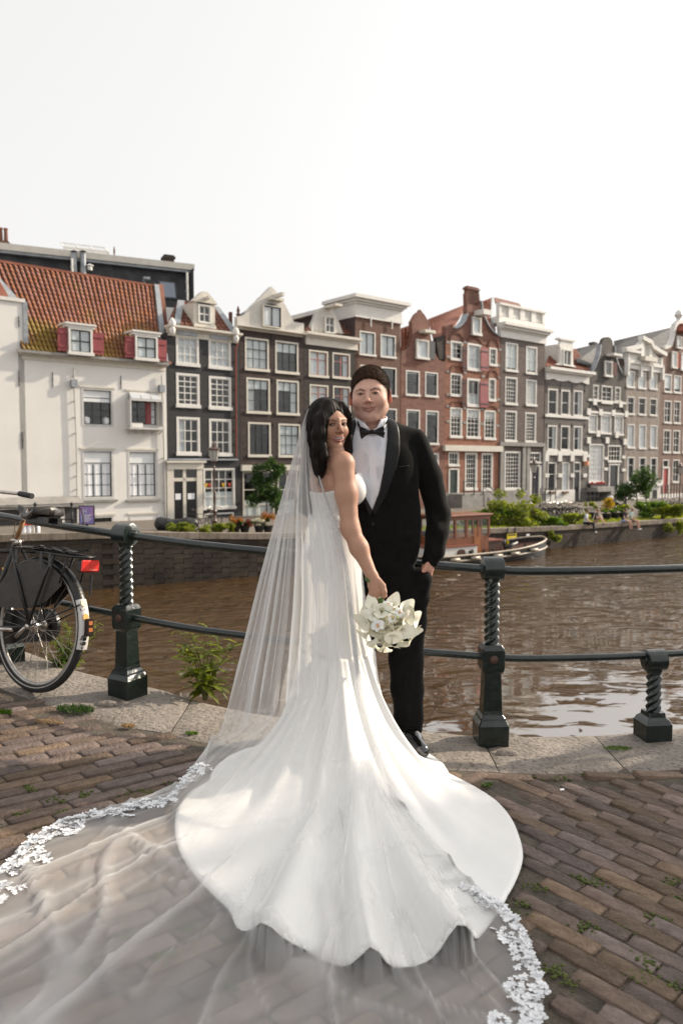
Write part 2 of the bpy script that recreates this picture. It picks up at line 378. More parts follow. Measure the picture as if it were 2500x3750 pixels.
def sdf_mesh(f, lo, hi, h, B=10, slack=1.35):
    lo = np.asarray(lo, float); hi = np.asarray(hi, float); N = np.ceil((hi - lo) / (h * B)).astype(int)
    bi = np.stack(np.meshgrid(*[np.arange(n) for n in N], indexing='ij'), -1).reshape(-1, 3)
    ctr = lo + (bi + .5) * B * h; d = f(ctr); keep = np.abs(d) < B * h * .87 * slack + 2 * h
    bi = bi[keep]; o = np.arange(B + 1); g = np.stack(np.meshgrid(o, o, o, indexing='ij'), -1).reshape(-1, 3)
    D = np.zeros((len(bi), (B + 1) ** 3), np.float32); CH = max(1, 400000 // (B + 1) ** 3)
    for s in range(0, len(bi), CH):
        P = lo + (bi[s:s + CH, None, :] * B + g[None]) * h; D[s:s + CH] = f(P.reshape(-1, 3)).reshape(P.shape[0], -1)
    D = D.reshape(-1, B + 1, B + 1, B + 1); S = D < 0
    corners = [(i, j, k) for i in (0, 1) for j in (0, 1) for k in (0, 1)]
    cs = sum(S[:, i:i + B, j:j + B, k:k + B].astype(np.int8) for i, j, k in corners); act = (cs > 0) & (cs < 8)
    ib, ci, cj, ck = np.nonzero(act); acc = np.zeros((len(ib), 3)); cnt = np.zeros(len(ib))
    cd = {c: D[ib, ci + c[0], cj + c[1], ck + c[2]] for c in corners}
    for a in corners:
        for ax in range(3):
            if a[ax]: continue
            b = list(a); b[ax] = 1; b = tuple(b); da, db = cd[a], cd[b]; m = (da < 0) != (db < 0)
            t = np.where(m, da / np.where(m, da - db, 1), 0); p = np.tile(np.array(a, float), (len(ib), 1)); p[:, ax] += t
            acc += p * m[:, None]; cnt += m
    cell = bi[ib] * B + np.stack([ci, cj, ck], -1); V = lo + (cell + acc / cnt[:, None]) * h
    T = N * B + 2; gid = (cell[:, 0] * T[1] + cell[:, 1]) * T[2] + cell[:, 2]; od = np.argsort(gid); sg = gid[od]
    def look(c):
        q = (c[:, 0] * T[1] + c[:, 1]) * T[2] + c[:, 2]; i = np.searchsorted(sg, q); i = np.minimum(i, len(sg) - 1); ok = sg[i] == q; return od[i], ok
    F = []; d0 = cd[(0, 0, 0)]
    for ax in range(3):
        b = [0, 0, 0]; b[ax] = 1; db = cd[tuple(b)]; m = (d0 < 0) != (db < 0); c = cell[m]; u, v = [(1, 2), (2, 0), (0, 1)][ax]
        eu = np.zeros(3, int); eu[u] = 1; ev = np.zeros(3, int); ev[v] = 1
        i0, k0 = look(c); i1, k1 = look(c - eu); i2, k2 = look(c - eu - ev); i3, k3 = look(c - ev); ok = k0 & k1 & k2 & k3
        q = np.stack([i0, i1, i2, i3], -1)[ok]; flip = (d0[m] > 0)[ok]; q[flip] = q[flip][:, ::-1]; F.append(q)
    return V, np.concatenate(F)
def smooth_v(V, F, it=1, lam=.5):
    E = np.concatenate([F[:, [0, 1]], F[:, [1, 2]], F[:, [2, 3]], F[:, [3, 0]]]); n = len(V)
    for _ in range(it):
        A = np.zeros((n, 3)); C = np.zeros(n)
        for k in range(3): A[:, k] = np.bincount(E[:, 0], V[E[:, 1], k], n) + np.bincount(E[:, 1], V[E[:, 0], k], n)
        C = np.bincount(E[:, 0], minlength=n) + np.bincount(E[:, 1], minlength=n); V = V * (1 - lam) + lam * A / np.maximum(C, 1)[:, None]
    return V
def sdf_obj(name, f, lo, hi, h, m, parent=None, sm=1, color=None, B=10):
    V, F = sdf_mesh(f, lo, hi, h, B)
    if sm: V = smooth_v(V, F, sm)
    o = np_mesh(name, V, F, m, parent)
    if color is not None:
        Cc = color(V); a = o.data.color_attributes.new('tint', 'FLOAT_COLOR', 'POINT'); a.data.foreach_set('color', np.concatenate([Cc, np.ones((len(V), 1))], 1).astype(np.float32).ravel())
    return o
def tint_mat(name, rough=.5, sss=0.0, bump=0.0, bscale=200, spec=.5):
    m = mat(name, (1, 1, 1), rough=rough, sss=sss, bump=bump, bscale=bscale, spec=spec); n = m.node_tree.nodes; l = m.node_tree.links
    a = n.new('ShaderNodeVertexColor'); a.layer_name = 'tint'
    no = n.new('ShaderNodeTexNoise'); no.inputs['Scale'].default_value = 28; no.inputs['Detail'].default_value = 5; tc = n.new('ShaderNodeTexCoord'); l.new(tc.outputs['Object'], no.inputs[0])
    mr = n.new('ShaderNodeMapRange'); mr.inputs[3].default_value = .88; mr.inputs[4].default_value = 1.12; l.new(no.outputs[0], mr.inputs[0])
    h = n.new('ShaderNodeHueSaturation'); l.new(a.outputs[0], h.inputs['Color']); l.new(mr.outputs[0], h.inputs['Value']); l.new(h.outputs[0], n['Principled BSDF'].inputs['Base Color']); return m
def rotm(rx=0, ry=0, rz=0): return np.array(Euler((rx, ry, rz)).to_matrix())
def text_mesh(body, size, ext, m, parent, name, loc, rot):
    cu = bpy.data.curves.new(name, 'FONT'); cu.body = body; cu.size = size; cu.extrude = ext; t = bpy.data.objects.new('tmp', cu); col.objects.link(t)
    me = bpy.data.meshes.new_from_object(t); bpy.data.objects.remove(t); o = bpy.data.objects.new(name, me); finish(o, name, parent, m); o.location = loc; o.rotation_euler = rot; return o
# ------------------------------------------------------------------ houses
WHITE = mat('white_trim', (0.66, 0.64, 0.60), (0.74, 0.72, 0.68), rough=0.6, scale=3)
WHITE2 = mat('cream_trim', (0.58, 0.54, 0.47), (0.66, 0.62, 0.54), rough=0.6, scale=2)
DKFRAME = mat('dark_green_frame', (0.012, 0.016, 0.014), rough=0.4)
PINK = mat('pink_frame', (0.30, 0.11, 0.09), (0.36, 0.15, 0.12), rough=0.5)
GREYW = mat('grey_white_trim', (0.50, 0.49, 0.47), (0.60, 0.59, 0.57), rough=0.6, scale=2)
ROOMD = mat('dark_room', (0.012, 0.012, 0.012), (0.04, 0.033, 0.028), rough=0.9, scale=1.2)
CURT = mat('curtain_cloth', (0.74, 0.75, 0.77), (0.84, 0.85, 0.87), rough=0.9, scale=3)
BLIND = mat('blind_cloth', (0.70, 0.72, 0.73), (0.78, 0.80, 0.81), rough=0.9, scale=1)
SLATE = mat('roof_slate', (0.025, 0.025, 0.027), (0.065, 0.065, 0.068), rough=0.75, scale=1.3, bump=0.5, bscale=9)
TILER = mat('red_tile_roof', (0.20, 0.062, 0.036), (0.30, 0.11, 0.062), rough=0.75, scale=0.9, bump=0.3, bscale=10)
TILEB = mat('brown_tile_roof', (0.11, 0.042, 0.028), (0.22, 0.085, 0.05), rough=0.8, scale=1.0, bump=0.3, bscale=10)
ZINC = mat('zinc_flashing', (0.22, 0.24, 0.26), (0.34, 0.36, 0.38), rough=0.5, metal=0.3, scale=2)
REDSH = mat('red_shutter_paint', (0.22, 0.035, 0.040), (0.29, 0.055, 0.06), rough=0.55, scale=1.5)
BLACKIRON = mat('black_iron', (0.012, 0.012, 0.013), rough=0.45)
gm = bpy.data.materials.new('window_glass'); gm.use_nodes = True; n = gm.node_tree.nodes; l = gm.node_tree.links
n.remove(n['Principled BSDF']); tr = n.new('ShaderNodeBsdfTransparent'); tr.inputs[0].default_value = (0.92, 0.94, 0.94, 1)
gl = n.new('ShaderNodeBsdfGlossy'); gl.inputs['Roughness'].default_value = 0.04; mx = n.new('ShaderNodeMixShader'); mx.inputs[0].default_value = 0.055
tc = n.new('ShaderNodeTexCoord'); no = n.new('ShaderNodeTexNoise'); no.inputs['Scale'].default_value = 1.3; no.inputs['Detail'].default_value = 2
bp = n.new('ShaderNodeBump'); bp.inputs['Distance'].default_value = 0.05; bp.inputs['Strength'].default_value = 0.5
l.new(tc.outputs['Object'], no.inputs[0]); l.new(no.outputs[0], bp.inputs['Height']); l.new(bp.outputs[0], gl.inputs['Normal'])
l.new(tr.outputs[0], mx.inputs[1]); l.new(gl.outputs[0], mx.inputs[2]); l.new(mx.outputs[0], n['Material Output'].inputs[0]); GLASS = gm

PANE_MESH = {}
class House:
    def __init__(s, name, label, c, xl, yl, xr, yr, wallm, zs=None, n0=0.0, depth=9.0, cat='house', ang=None):
        s.a = FA if ang is None else ang; s.fd = Vector((math.cos(s.a), math.sin(s.a), 0)); s.fn = Vector((-s.fd.y, s.fd.x, 0)); s.p0 = F0
        if ang is not None: tt, _ = fac(c, xr, yr, n0); s.p0 = F0 + FD * tt + FN * n0; n0 = 0.0
        s.t0, _ = s.fac(c, xl, yl, n0); s.t1, _ = s.fac(c, xr, yr, n0); s.n0 = n0
        s.W = s.t1 - s.t0; P = s.p0 + s.fd * s.t0 + s.fn * n0
        s.zs = zs if zs is not None else -1.86 - 0.0065 * max(s.t0 + 4, 0) - 0.05
        s.root = thing(name, label, cat, (P.x, P.y, s.zs), s.a)
        s.holes = []; s.wallm = wallm; s.depth = depth
    def fac(s, c, x, y, n=0.0):
        d = ray(c, x, y); k = (n - (CO - s.p0).dot(s.fn)) / d.dot(s.fn); P = CO + d * k
        return (P - s.p0).dot(s.fd), P.z
    def L(s, c, x, y, n=0.0):       # local point on a plane n behind the front
        t, z = s.fac(c, x, y, s.n0 + n); return (t - s.t0, n, z - s.zs)
    def Z(s, c, x, y, n=0.0): return s.L(c, x, y, n)[2]
    def X(s, c, x, y, n=0.0): return s.L(c, x, y, n)[0]
    def rect(s, c, x0, y0, x1, y1, n=0.0):
        ym = (y0 + y1) / 2; xm = (x0 + x1) / 2
        return s.X(c, x0, ym, n), s.X(c, x1, ym, n), s.Z(c, xm, y1, n), s.Z(c, xm, y0, n)
    def wall(s, ztop, x0=0.0, x1=None, z0=-0.6, m=None, name='wall', bands=None):
        x1 = s.W if x1 is None else x1
        hs0 = [h for h in s.holes if h[0] > x0 - .01 and h[1] < x1 + .01]
        if hs0: ztop = max(ztop, max(h[3] for h in hs0) + .06)
        hs = [h for h in s.holes if h[0] > x0 - 0.01 and h[1] < x1 + 0.01 and h[3] < ztop + 0.01 and h[2] > z0 - 0.01]
        xs = sorted({x0, x1, *[h[0] for h in hs], *[h[1] for h in hs]}); zs = sorted({z0, ztop, *[h[2] for h in hs], *[h[3] for h in hs]})
        mb = MB()
        for i in range(len(xs) - 1):
            for j in range(len(zs) - 1):
                cx = (xs[i] + xs[i + 1]) / 2; cz = (zs[j] + zs[j + 1]) / 2
                if any(h[0] < cx < h[1] and h[2] < cz < h[3] for h in hs): continue
                mb.poly([(xs[i], 0, zs[j]), (xs[i + 1], 0, zs[j]), (xs[i + 1], 0, zs[j + 1]), (xs[i], 0, zs[j + 1])])
        d = 0.32
        for h in hs:
            a, b, e, f = h
            mb.poly([(a, 0, e), (a, 0, f), (a, d, f), (a, d, e)]); mb.poly([(b, 0, e), (b, d, e), (b, d, f), (b, 0, f)])
            mb.poly([(a, 0, f), (b, 0, f), (b, d, f), (a, d, f)]); mb.poly([(a, 0, e), (a, d, e), (b, d, e), (b, 0, e)])
        D = s.depth
        mb.poly([(x0, 0, z0), (x0, 0, ztop), (x0, D, ztop), (x0, D, z0)]); mb.poly([(x1, 0, z0), (x1, D, z0), (x1, D, ztop), (x1, 0, ztop)])
        mb.poly([(x0, D, z0), (x0, D, ztop), (x1, D, ztop), (x1, D, z0)]); mb.poly([(x0, 0, ztop), (x1, 0, ztop), (x1, D, ztop), (x0, D, ztop)])
        return mb.build(name, m or s.wallm, s.root, fixn=False)
    def gable(s, pts, m=None, th=0.35, y0=0.0, name='gable', **k):
        P = [(p[0], p[2]) for p in pts]; mb = MB(); mb.prism(P, y0, y0 + th); return mb.build(name, m or s.wallm, s.root)
    def box(s, name, m, x0, x1, y0, y1, z0, z1, parent=None):
        mb = MB(); mb.box(x0, x1, y0, y1, z0, z1); return mb.build(name, m, parent or s.root)
    def cornice(s, c, xl, ytop_l, xr, ytop_r, ybot_l, m=None, proud=0.4, name='cornice', x0=None, x1=None):
        zt = (s.Z(c, xl, ytop_l, -proud) + s.Z(c, xr, ytop_r, -proud)) / 2; zb = s.Z(c, xl, ybot_l)
        a = s.X(c, xl, ytop_l) if x0 is None else x0; b = s.X(c, xr, ytop_r) if x1 is None else x1
        H = zt - zb; mb = MB()
        mb.box(a + 0.1, b - 0.1, -0.06, 0.2, zb, zb + H * 0.12); mb.box(a + 0.12, b - 0.12, -0.03, 0.2, zb + H * 0.12, zt - H * 0.42)
        mb.box(a + 0.08, b - 0.08, -proud * 0.35, 0.2, zt - H * 0.42, zt - H * 0.32)
        mb.box(a + 0.04, b - 0.04, -proud * 0.62, 0.2, zt - H * 0.32, zt - H * 0.22)
        mb.box(a, b, -proud, 0.25, zt - H * 0.22, zt)
        mb.build(name, m or WHITE, s.root); return zb, zt
    def win(s, c, x0, y0, x1, y1, cols=3, rows=4, fr=None, bar=None, fw=0.10, bw=0.03, rail=None, curt=None, sill=True, hole=True, inset=0.10, panes=True, y=0.0, blind=0.0, name='window', arch=False):
        fr = fr or WHITE; bar = bar or fr
        a, b, e, f = s.rect(c, x0, y0, x1, y1, y)
        if not hole: y -= .12; inset = .06
        if hole: s.holes.append((a, b, e, f))
        mb = MB(); Y0 = y - 0.02 if hole else y - 0.06; Y1 = y + inset + 0.05
        mb.box(a, a + fw, Y0, Y1, e, f); mb.box(b - fw, b, Y0, Y1, e, f); mb.box(a + fw, b - fw, Y0, Y1, f - fw, f)
        if sill: mb.box(a - 0.05, b + 0.05, Y0 - 0.07, Y1, e - 0.03, e + fw * 1.3)
        else: mb.box(a + fw, b - fw, Y0, Y1, e, e + fw)
        o = mb.build(name, fr, s.root)
        ia, ib, ie, iff = a + fw, b - fw, e + fw * (1.3 if sill else 1), f - fw
        yb = y + inset - 0.035; mb = MB(); s2 = 0.045
        for (p, q, r_, t_) in ((ia, ia + s2, ie, iff), (ib - s2, ib, ie, iff), (ia + s2, ib - s2, ie, ie + s2), (ia + s2, ib - s2, iff - s2, iff)): mb.box(p, q, yb - 0.01, yb + 0.035, r_, t_)
        ia += s2; ib -= s2; ie += s2; iff -= s2
        R_ = [1.0] * rows if isinstance(rows, int) else rows; tot = sum(R_); zz = [iff]
        for r_ in R_: zz.append(zz[-1] - (iff - ie) * r_ / tot)
        C_ = [1.0] * cols if isinstance(cols, int) else cols; tc_ = sum(C_); xx = [ia]
        for r_ in C_: xx.append(xx[-1] + (ib - ia) * r_ / tc_)
        for i in range(1, len(xx) - 1): mb.box(xx[i] - bw / 2, xx[i] + bw / 2, yb, yb + 0.03, ie, iff)
        for j in range(1, len(zz) - 1):
            w_ = 0.05 if (rail is not None and j in (rail if isinstance(rail, tuple) else (rail,))) else bw
            mb.box(ia, ib, yb - (0.012 if w_ > bw else -0.002), yb + 0.028, zz[j] - w_ / 2, zz[j] + w_ / 2)
        mb.build('glazing_bars', bar, o)
        yp = yb + 0.032
        if panes:
            for i in range(len(xx) - 1):
                for j in range(len(zz) - 1):
                    key = (round(xx[i + 1] - xx[i], 2), round(zz[j] - zz[j + 1], 2))
                    if key not in PANE_MESH:
                        me = bpy.data.meshes.new('pane'); ww, hh = xx[i + 1] - xx[i], zz[j] - zz[j + 1]
                        me.from_pydata([(0, 0, 0), (ww, 0, 0), (ww, 0, hh), (0, 0, hh), (0, .006, 0), (ww, .006, 0), (ww, .006, hh), (0, .006, hh)], [], [(0, 1, 2, 3), (7, 6, 5, 4)]); me.materials.append(GLASS); PANE_MESH[key] = me
                    p = bpy.data.objects.new('pane', PANE_MESH[key]); col.objects.link(p); p.parent = o
                    p.location = (xx[i], yp, zz[j + 1]); p.rotation_euler = (random.uniform(-.012, .012), 0, random.uniform(-.015, .015))
        else:
            mb = MB(); mb.poly([(ia, yp, ie), (ib, yp, ie), (ib, yp, iff), (ia, yp, iff)]); mb.build('pane', GLASS, o, fixn=False)
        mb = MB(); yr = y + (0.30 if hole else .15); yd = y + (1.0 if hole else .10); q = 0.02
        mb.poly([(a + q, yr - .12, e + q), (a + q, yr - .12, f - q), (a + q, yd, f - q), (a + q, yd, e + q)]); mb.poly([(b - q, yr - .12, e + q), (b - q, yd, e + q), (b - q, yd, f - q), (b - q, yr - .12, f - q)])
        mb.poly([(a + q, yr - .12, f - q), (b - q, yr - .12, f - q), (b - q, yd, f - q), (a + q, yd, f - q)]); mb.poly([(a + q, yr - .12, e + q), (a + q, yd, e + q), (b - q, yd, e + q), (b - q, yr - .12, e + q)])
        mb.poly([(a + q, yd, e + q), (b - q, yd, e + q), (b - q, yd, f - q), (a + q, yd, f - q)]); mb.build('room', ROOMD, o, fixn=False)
        yc = y + (0.145 if hole else .075)
        def drape(u0, u1, z0, z1, m=CURT, name='curtain'):
            N = 26; vs = []; 
            for i in range(N + 1):
                u = u0 + (u1 - u0) * i / N; yy = yc + (0.02 * math.sin(i * 2.1) + 0.012 * math.sin(i * 0.9)) * (1 if hole else .4)
                vs += [(u, yy, z0), (u, yy, z1)]
            mc = MB(); mc.add(vs, [(2 * i, 2 * i + 2, 2 * i + 3, 2 * i + 1) for i in range(N)]); mc.build(name, m, o, smooth='all', fixn=False)
        W_ = b - a; H_ = f - e
        if curt:
            for cc in (curt if isinstance(curt, (list, tuple)) else [curt]):
                if cc == 'L': drape(a + .05, a + W_ * .36, e, f)
                elif cc == 'R': drape(b - W_ * .34, b - .05, e, f)
                elif cc == 'F': drape(a + .04, b - .04, e, f)
                elif cc == 'B': drape(a + .04, b - .04, e, e + H_ * .42)
        if blind:
            mc = MB(); mc.box(a + .04, b - .04, yc - .03, yc - .02, f - H_ * blind, f - .02); mc.build('blind', BLIND, o)
        return o, (a, b, e, f)
    def pipe(s, c, pts, r=0.05, m=None, name='drainpipe', y=-0.12, rings=0.9):
        P = [s.L(c, a, b, y) for a, b in pts]; mb = MB(); mb.tube(P, r, 8)
        for p0, p1 in zip(P, P[1:]):
            k = int((Vector(p1) - Vector(p0)).length / rings)
            for i in range(1, k + 1):
                q = Vector(p0).lerp(Vector(p1), i / (k + 1)); mb.box(q.x - r * 1.2, q.x + r * 1.2, y - r * 1.15, 0.0, q.z - .025, q.z + .025)
        return mb.build(name, m or WHITE, s.root, smooth=True)
    def poly(s, name, m, pts, th=0.12):      # pts (crop, x, y, n)
        mb = MB(); P = [Vector(s.L(*p)) for p in pts]; mb.slab(P, th); return mb.build(name, m, s.root)
    def ties(s, c, pts):
        for (x, y0, y1) in pts:
            a = Vector(s.L(c, x, y0)); b = Vector(s.L(c, x, y1)); mb = MB(); mb.box(a.x - .012, a.x + .012, -.04, -.003, b.z, a.z); zc = (a.z + b.z) / 2; mb.box(a.x - .022, a.x + .022, -.05, -.004, zc - .05, zc + .05); mb.build('wall_anchor', BLACKIRON, s.root)
def pantile_roof(h, A, B, Cc, D, m, ncol, nrow, parts=300, name='roof'):
    """A eave-left, B eave-right, Cc ridge-right, D ridge-left (local points)"""
    A, B, Cc, D = map(Vector, (A, B, Cc, D))
    mb = MB(); mb.slab([A, B, Cc, D], 0.1); base = mb.build(name, m[0], h.root)
    nrm = (B - A).cross(D - A).normalized()
    if nrm.y > 0: nrm = -nrm
    # tile mesh: S-shaped pantile in unit coordinates
    tw = (B - A).length / ncol; 
    tl = ((D + Cc) / 2 - (A + B) / 2).length / nrow
    def tile_mesh():
        vs = []; K = 6
        for j, (v, lift) in enumerate(((0, .045), (1.12, .0))):
            for i in range(K + 1):
                u = i / K; zz = lift + .045 * math.sin(u * math.pi * 1.5 + .2) * (1 if u < .75 else 1)
                vs.append((u * tw * 1.03, v * tl, zz))
        n_ = K + 1; fs = [(i, i + 1, n_ + i + 1, n_ + i) for i in range(K)]
        base_ = len(vs)
        for i in range(K + 1): vs.append((vs[i][0], 0, vs[i][2] - .035))
        fs += [(base_ + i, base_ + i + 1, i + 1, i) for i in range(K)]
        return vs, fs
    tv, tf = tile_mesh(); me = bpy.data.meshes.new('roof_tile'); me.from_pydata(tv, [], tf); me.materials.append(m[1]); me.polygons.foreach_set('use_smooth', [True] * len(tf))
    cells = [(j, i) for j in range(nrow) for i in range(ncol)]
    stuff = MB(); k = 0; e1 = (B - A).normalized()
    order = sorted(cells, key=lambda c: c[1] * 1.0 + c[0] * 0.8)
    chosen = set(order[:parts])
    for (j, i) in cells:
        u = i / ncol; v = j / nrow
        P = A.lerp(B, u).lerp(D.lerp(Cc, u), v); Q = A.lerp(B, u).lerp(D.lerp(Cc, u), v + 1.0 / nrow)
        e2 = (Q - P).normalized(); e3 = e1.cross(e2).normalized()
        if e3.dot(nrm) < 0: e3 = -e3
        jit = random.uniform(-.008, .008); P = P + e3 * (0.03 + jit)
        M = Matrix(((e1.x, e2.x, e3.x, P.x), (e1.y, e2.y, e3.y, P.y), (e1.z, e2.z, e3.z, P.z), (0, 0, 0, 1)))
        if (j, i) in chosen:
            o = bpy.data.objects.new('roof_tile', me); col.objects.link(o); o.parent = base; o.matrix_local = M
        else:
            stuff.M = M; stuff.add(tv, tf)
    if stuff.v:
        o = stuff.build('upper_roof_tiles', m[2], base, smooth='all', fixn=False); o['kind'] = 'stuff'
    return base
def lowres_tiles(h, pts, m, name='roof', pitch=0.33):
    """roof plane with raised tile ribs, joined; pts eaveL, eaveR, ridgeR, ridgeL local"""
    A, B, Cc, D = [Vector(p) for p in pts]; mb = MB(); mb.slab([A, B, Cc, D], .08); base = mb.build(name, m, h.root)
    nr = (B - A).cross(D - A).normalized(); nr = -nr if nr.y > 0 else nr
    k = max(3, int(max((B - A).length, (Cc - D).length) / pitch)); rb = MB()
    for i in range(k):
        u = (i + .5) / k; p = A.lerp(B, u) + nr * .02; q = D.lerp(Cc, u) + nr * .02
        if (q - p).length > .05: rb.tube([p, q], .05, 5, cap=False)
    rr = max(2, int(((D + Cc) / 2 - (A + B) / 2).length / .4))
    for j in range(1, rr):
        v = j / rr; p = A.lerp(D, v) + nr * .03; q = B.lerp(Cc, v) + nr * .03; rb.bar(p, q, .03, .05, up=nr)
    o = rb.build('tile_rows', m, base, smooth='all', fixn=False); o['kind'] = 'stuff'; return base
WALLW = mat('white_render_wall', (0.70, 0.68, 0.645), (0.755, 0.735, 0.70), rough=0.85, scale=0.5, bump=0.12, bscale=9)
BLACKW = mat('black_painted_brick', (0.020, 0.020, 0.022), (0.036, 0.035, 0.037), rough=0.8, scale=1.5, bump=0.5, bscale=16, stretch=(1, 1, 2.5))
DBROWNW = mat('dark_brown_brick', (0.030, 0.020, 0.018), (0.062, 0.042, 0.036), rough=0.85, scale=1.5, bump=0.5, bscale=16, stretch=(1, 1, 2.5))
DBROWNW2 = mat('dark_grey_brown_brick', (0.026, 0.021, 0.019), (0.052, 0.040, 0.034), rough=0.85, scale=1.5, bump=0.5, bscale=16, stretch=(1, 1, 2.5))
BRNW = mat('mid_brown_brick', (0.115, 0.062, 0.045), (0.175, 0.098, 0.070), rough=0.85, scale=1.3, bump=0.5, bscale=16, stretch=(1, 1, 2.5))
REDW = mat('red_brown_brick', (0.15, 0.068, 0.050), (0.235, 0.118, 0.088), rough=0.85, scale=1.2, bump=0.5, bscale=16, stretch=(1, 1, 2.5))
REDW2 = mat('orange_red_brick', (0.20, 0.080, 0.048), (0.30, 0.135, 0.085), rough=0.85, scale=1.2, bump=0.5, bscale=16, stretch=(1, 1, 2.5))
GRYW = mat('taupe_brick', (0.095, 0.072, 0.064), (0.145, 0.112, 0.10), rough=0.85, scale=1.3, bump=0.5, bscale=16, stretch=(1, 1, 2.5))
GRYW2 = mat('grey_brick', (0.10, 0.09, 0.083), (0.155, 0.138, 0.128), rough=0.85, scale=1.3, bump=0.5, bscale=16, stretch=(1, 1, 2.5))
STNW = mat('weathered_stone_wall', (0.20, 0.165, 0.14), (0.31, 0.265, 0.23), rough=0.85, scale=1.0, bump=0.4, bscale=12)
STONE = mat('grey_stone', (0.22, 0.21, 0.195), (0.33, 0.31, 0.29), rough=0.8, scale=1.5, bump=0.3)

# --- far building with a slate mansard behind the red roof
h = House('slate_roof_building', 'long building with dark slate mansard and white cornice rising behind the red tiled roof', 'A', -700, 240, 1585, 300, WALLW, n0=5.5, cat='building', ang=R(25))
h.wall(h.Z('A', 1330, 612)); zb = h.Z('A', 1330, 605)
def ZL(c, x, y, n=0.0): return h.L(c, x, y, n)
def Zb(x): return zb
zt = (h.Z('A', 0, 170, 1.1) + h.Z('A', 1560, 340, 1.1)) / 2
mb = MB(); mb.slab([(0, 0.0, zb), (h.W, 0.0, zb), (h.W, 1.1, zt), (0, 1.1, zt)], .15); rf = mb.build('mansard_roof', SLATE, h.root)
rb = MB()
for j in range(1, 22):
    v = j / 22; z = zb + (zt - zb) * v; rb.box(0.05, h.W - .05, 1.1 * v - .03, 1.1 * v + .05, z, z + .025)
o = rb.build('slate_courses', SLATE, rf); o['kind'] = 'stuff'
h.box('gutter', ZINC, -0.1, h.W + .1, 0.7, 1.2, zt - .05, zt + .12)
h.box('roof_cornice', WHITE2, -0.1, h.W + .25, 0.6, 2.5, zt + .12, zt + .52)
h.box('end_wall', SLATE, h.W - .02, h.W + .06, 0.1, 6, zb, zt + .1)
for (x0, y0, x1, y1) in ((165, 262, 340, 330), (1302, 395, 1448, 556)):
    a, b_, e, f = h.rect('A', x0, y0, x1, y1, 0.5)
    yy = lambda z: 1.1 * (z - zb) / (zt - zb)
    mb = MB(); mb.slab([(a, yy(e) - .1, e), (b_, yy(e) - .1, e), (b_, yy(f) - .1, f), (a, yy(f) - .1, f)], .1); fr = mb.build('skylight', SLATE, h.root)
    mb = MB(); q = .12; mb.slab([(a + q, yy(e + q) - .12, e + q), (b_ - q, yy(e + q) - .12, e + q), (b_ - q, yy(f - q) - .12, f - q), (a + q, yy(f - q) - .12, f - q)], .02)
    mb.build('skylight_pane', mat('sky_glass', (0.16, 0.19, 0.24), rough=0.12, spec=1.0), fr)
for (x, y0, y1) in ((592, 215, 352), (1535, 330, 560)): h.pipe('A', [(x, y0), (x + 4, y1)], .07, WHITE, y=-.2)
for x in (612, 686):
    p = Vector(h.L('A', x, 360, .2)); mb = MB(); mb.lathe([(.18, 0), (.18, 1.35), (.2, 1.36), (.2, 1.42)], 12, p); mb.build('flue_pipe', ZINC, h.root, smooth=True)
    mb = MB(); mb.lathe([(.1, 1.42), (.1, 1.5), (.24, 1.51), (.05, 1.62)], 12, p); mb.build('flue_cap', BLACKIRON, h.root, smooth=True)
p = Vector(h.L('A', 1180, 425, .2)); mb = MB(); mb.tube([p, p + Vector((0, -.3, .3)), p + Vector((.35, -.3, .3))], .12, 8); mb.build('vent', ZINC, h.root, smooth=True)
p = Vector(h.L('A', 738, 300, .2)); mb = MB(); mb.lathe([(.16, -.1), (.16, .15), (.24, .16), (.24, .2), (.05, .3)], 10, p); mb.build('vent', WHITE, h.root, smooth=True)
def chimney(h, c, x0, x1, ytop, ybot, n, m, pots=0, cap=True, dp=None):
    a, b_, e, f = h.rect(c, x0, ytop, x1, ybot, n); mb = MB(); dp = dp or (b_ - a); mb.box(a, b_, n, n + dp, e - 1.0, f - .25)
    if cap: mb.box(a - .08, b_ + .08, n - .08, n + dp + .08, f - .25, f - .1); mb.box(a, b_, n, n + dp, f - .1, f)
    o = mb.build('chimney', m, h.root)
    for i in range(pots):
        q = MB(); q.lathe([(.13, f), (.11, f + .75), (.14, f + .76), (.14, f + .85)], 8, (a + (b_ - a) * (i + .5) / pots, n + .3, 0)); q.build('chimney_pot', TILEB, o, smooth=True)
chimney(h, 'A', -10, 75, 68, 125, 2.6, BRNW, 2); chimney(h, 'A', 1348, 1430, 185, 290, 2.2, DBROWNW2, 0)
p = Vector(h.L('A', 940, 235, 1.6)); mb = MB(); mb.lathe([(.12, 0), (.08, .3), (.04, .4), (.07, .6), (.02, .95)], 8, p); mb.build('finial', BRNW, h.root, smooth=True)
# rooftop glass room
a, b_, e, f = h.rect('A', 527, 72, 893, 225, 2.4); gh = MB(); f2 = h.Z('A', 700, 140, 2.4)
for u in (0, .33, .66, 1): x = a + (b_ - a) * u; gh.box(x - .05, x + .05, 2.4, 2.5, e - .6, f2); gh.bar((x, 2.45, f2), (x, 4.2, f + .15), .08, .06)
gh.box(a, b_, 2.38, 2.5, f2 - .05, f2 + .05); gh.box(a, b_, 4.15, 4.25, f + .1, f + .2); gh.box(a - .05, b_ + .05, 2.4, 4.3, e - .7, e)
g = gh.build('glass_roof_room', WHITE, h.root)
for k in range(3):
    x0 = a + (b_ - a) * k / 3 + .06; x1 = a + (b_ - a) * (k + 1) / 3 - .06
    mb = MB(); mb.box(x0, x1, 2.43, 2.45, e, f2 - .06); mb.build('pane', CURT, g); mb = MB(); mb.slab([(x0, 2.5, f2 + .02), (x1, 2.5, f2 + .02), (x1, 4.15, f + .14), (x0, 4.15, f + .14)], .02); mb.build('roof_pane', mat('frosted_glass', (.5, .52, .55), rough=.15), g)

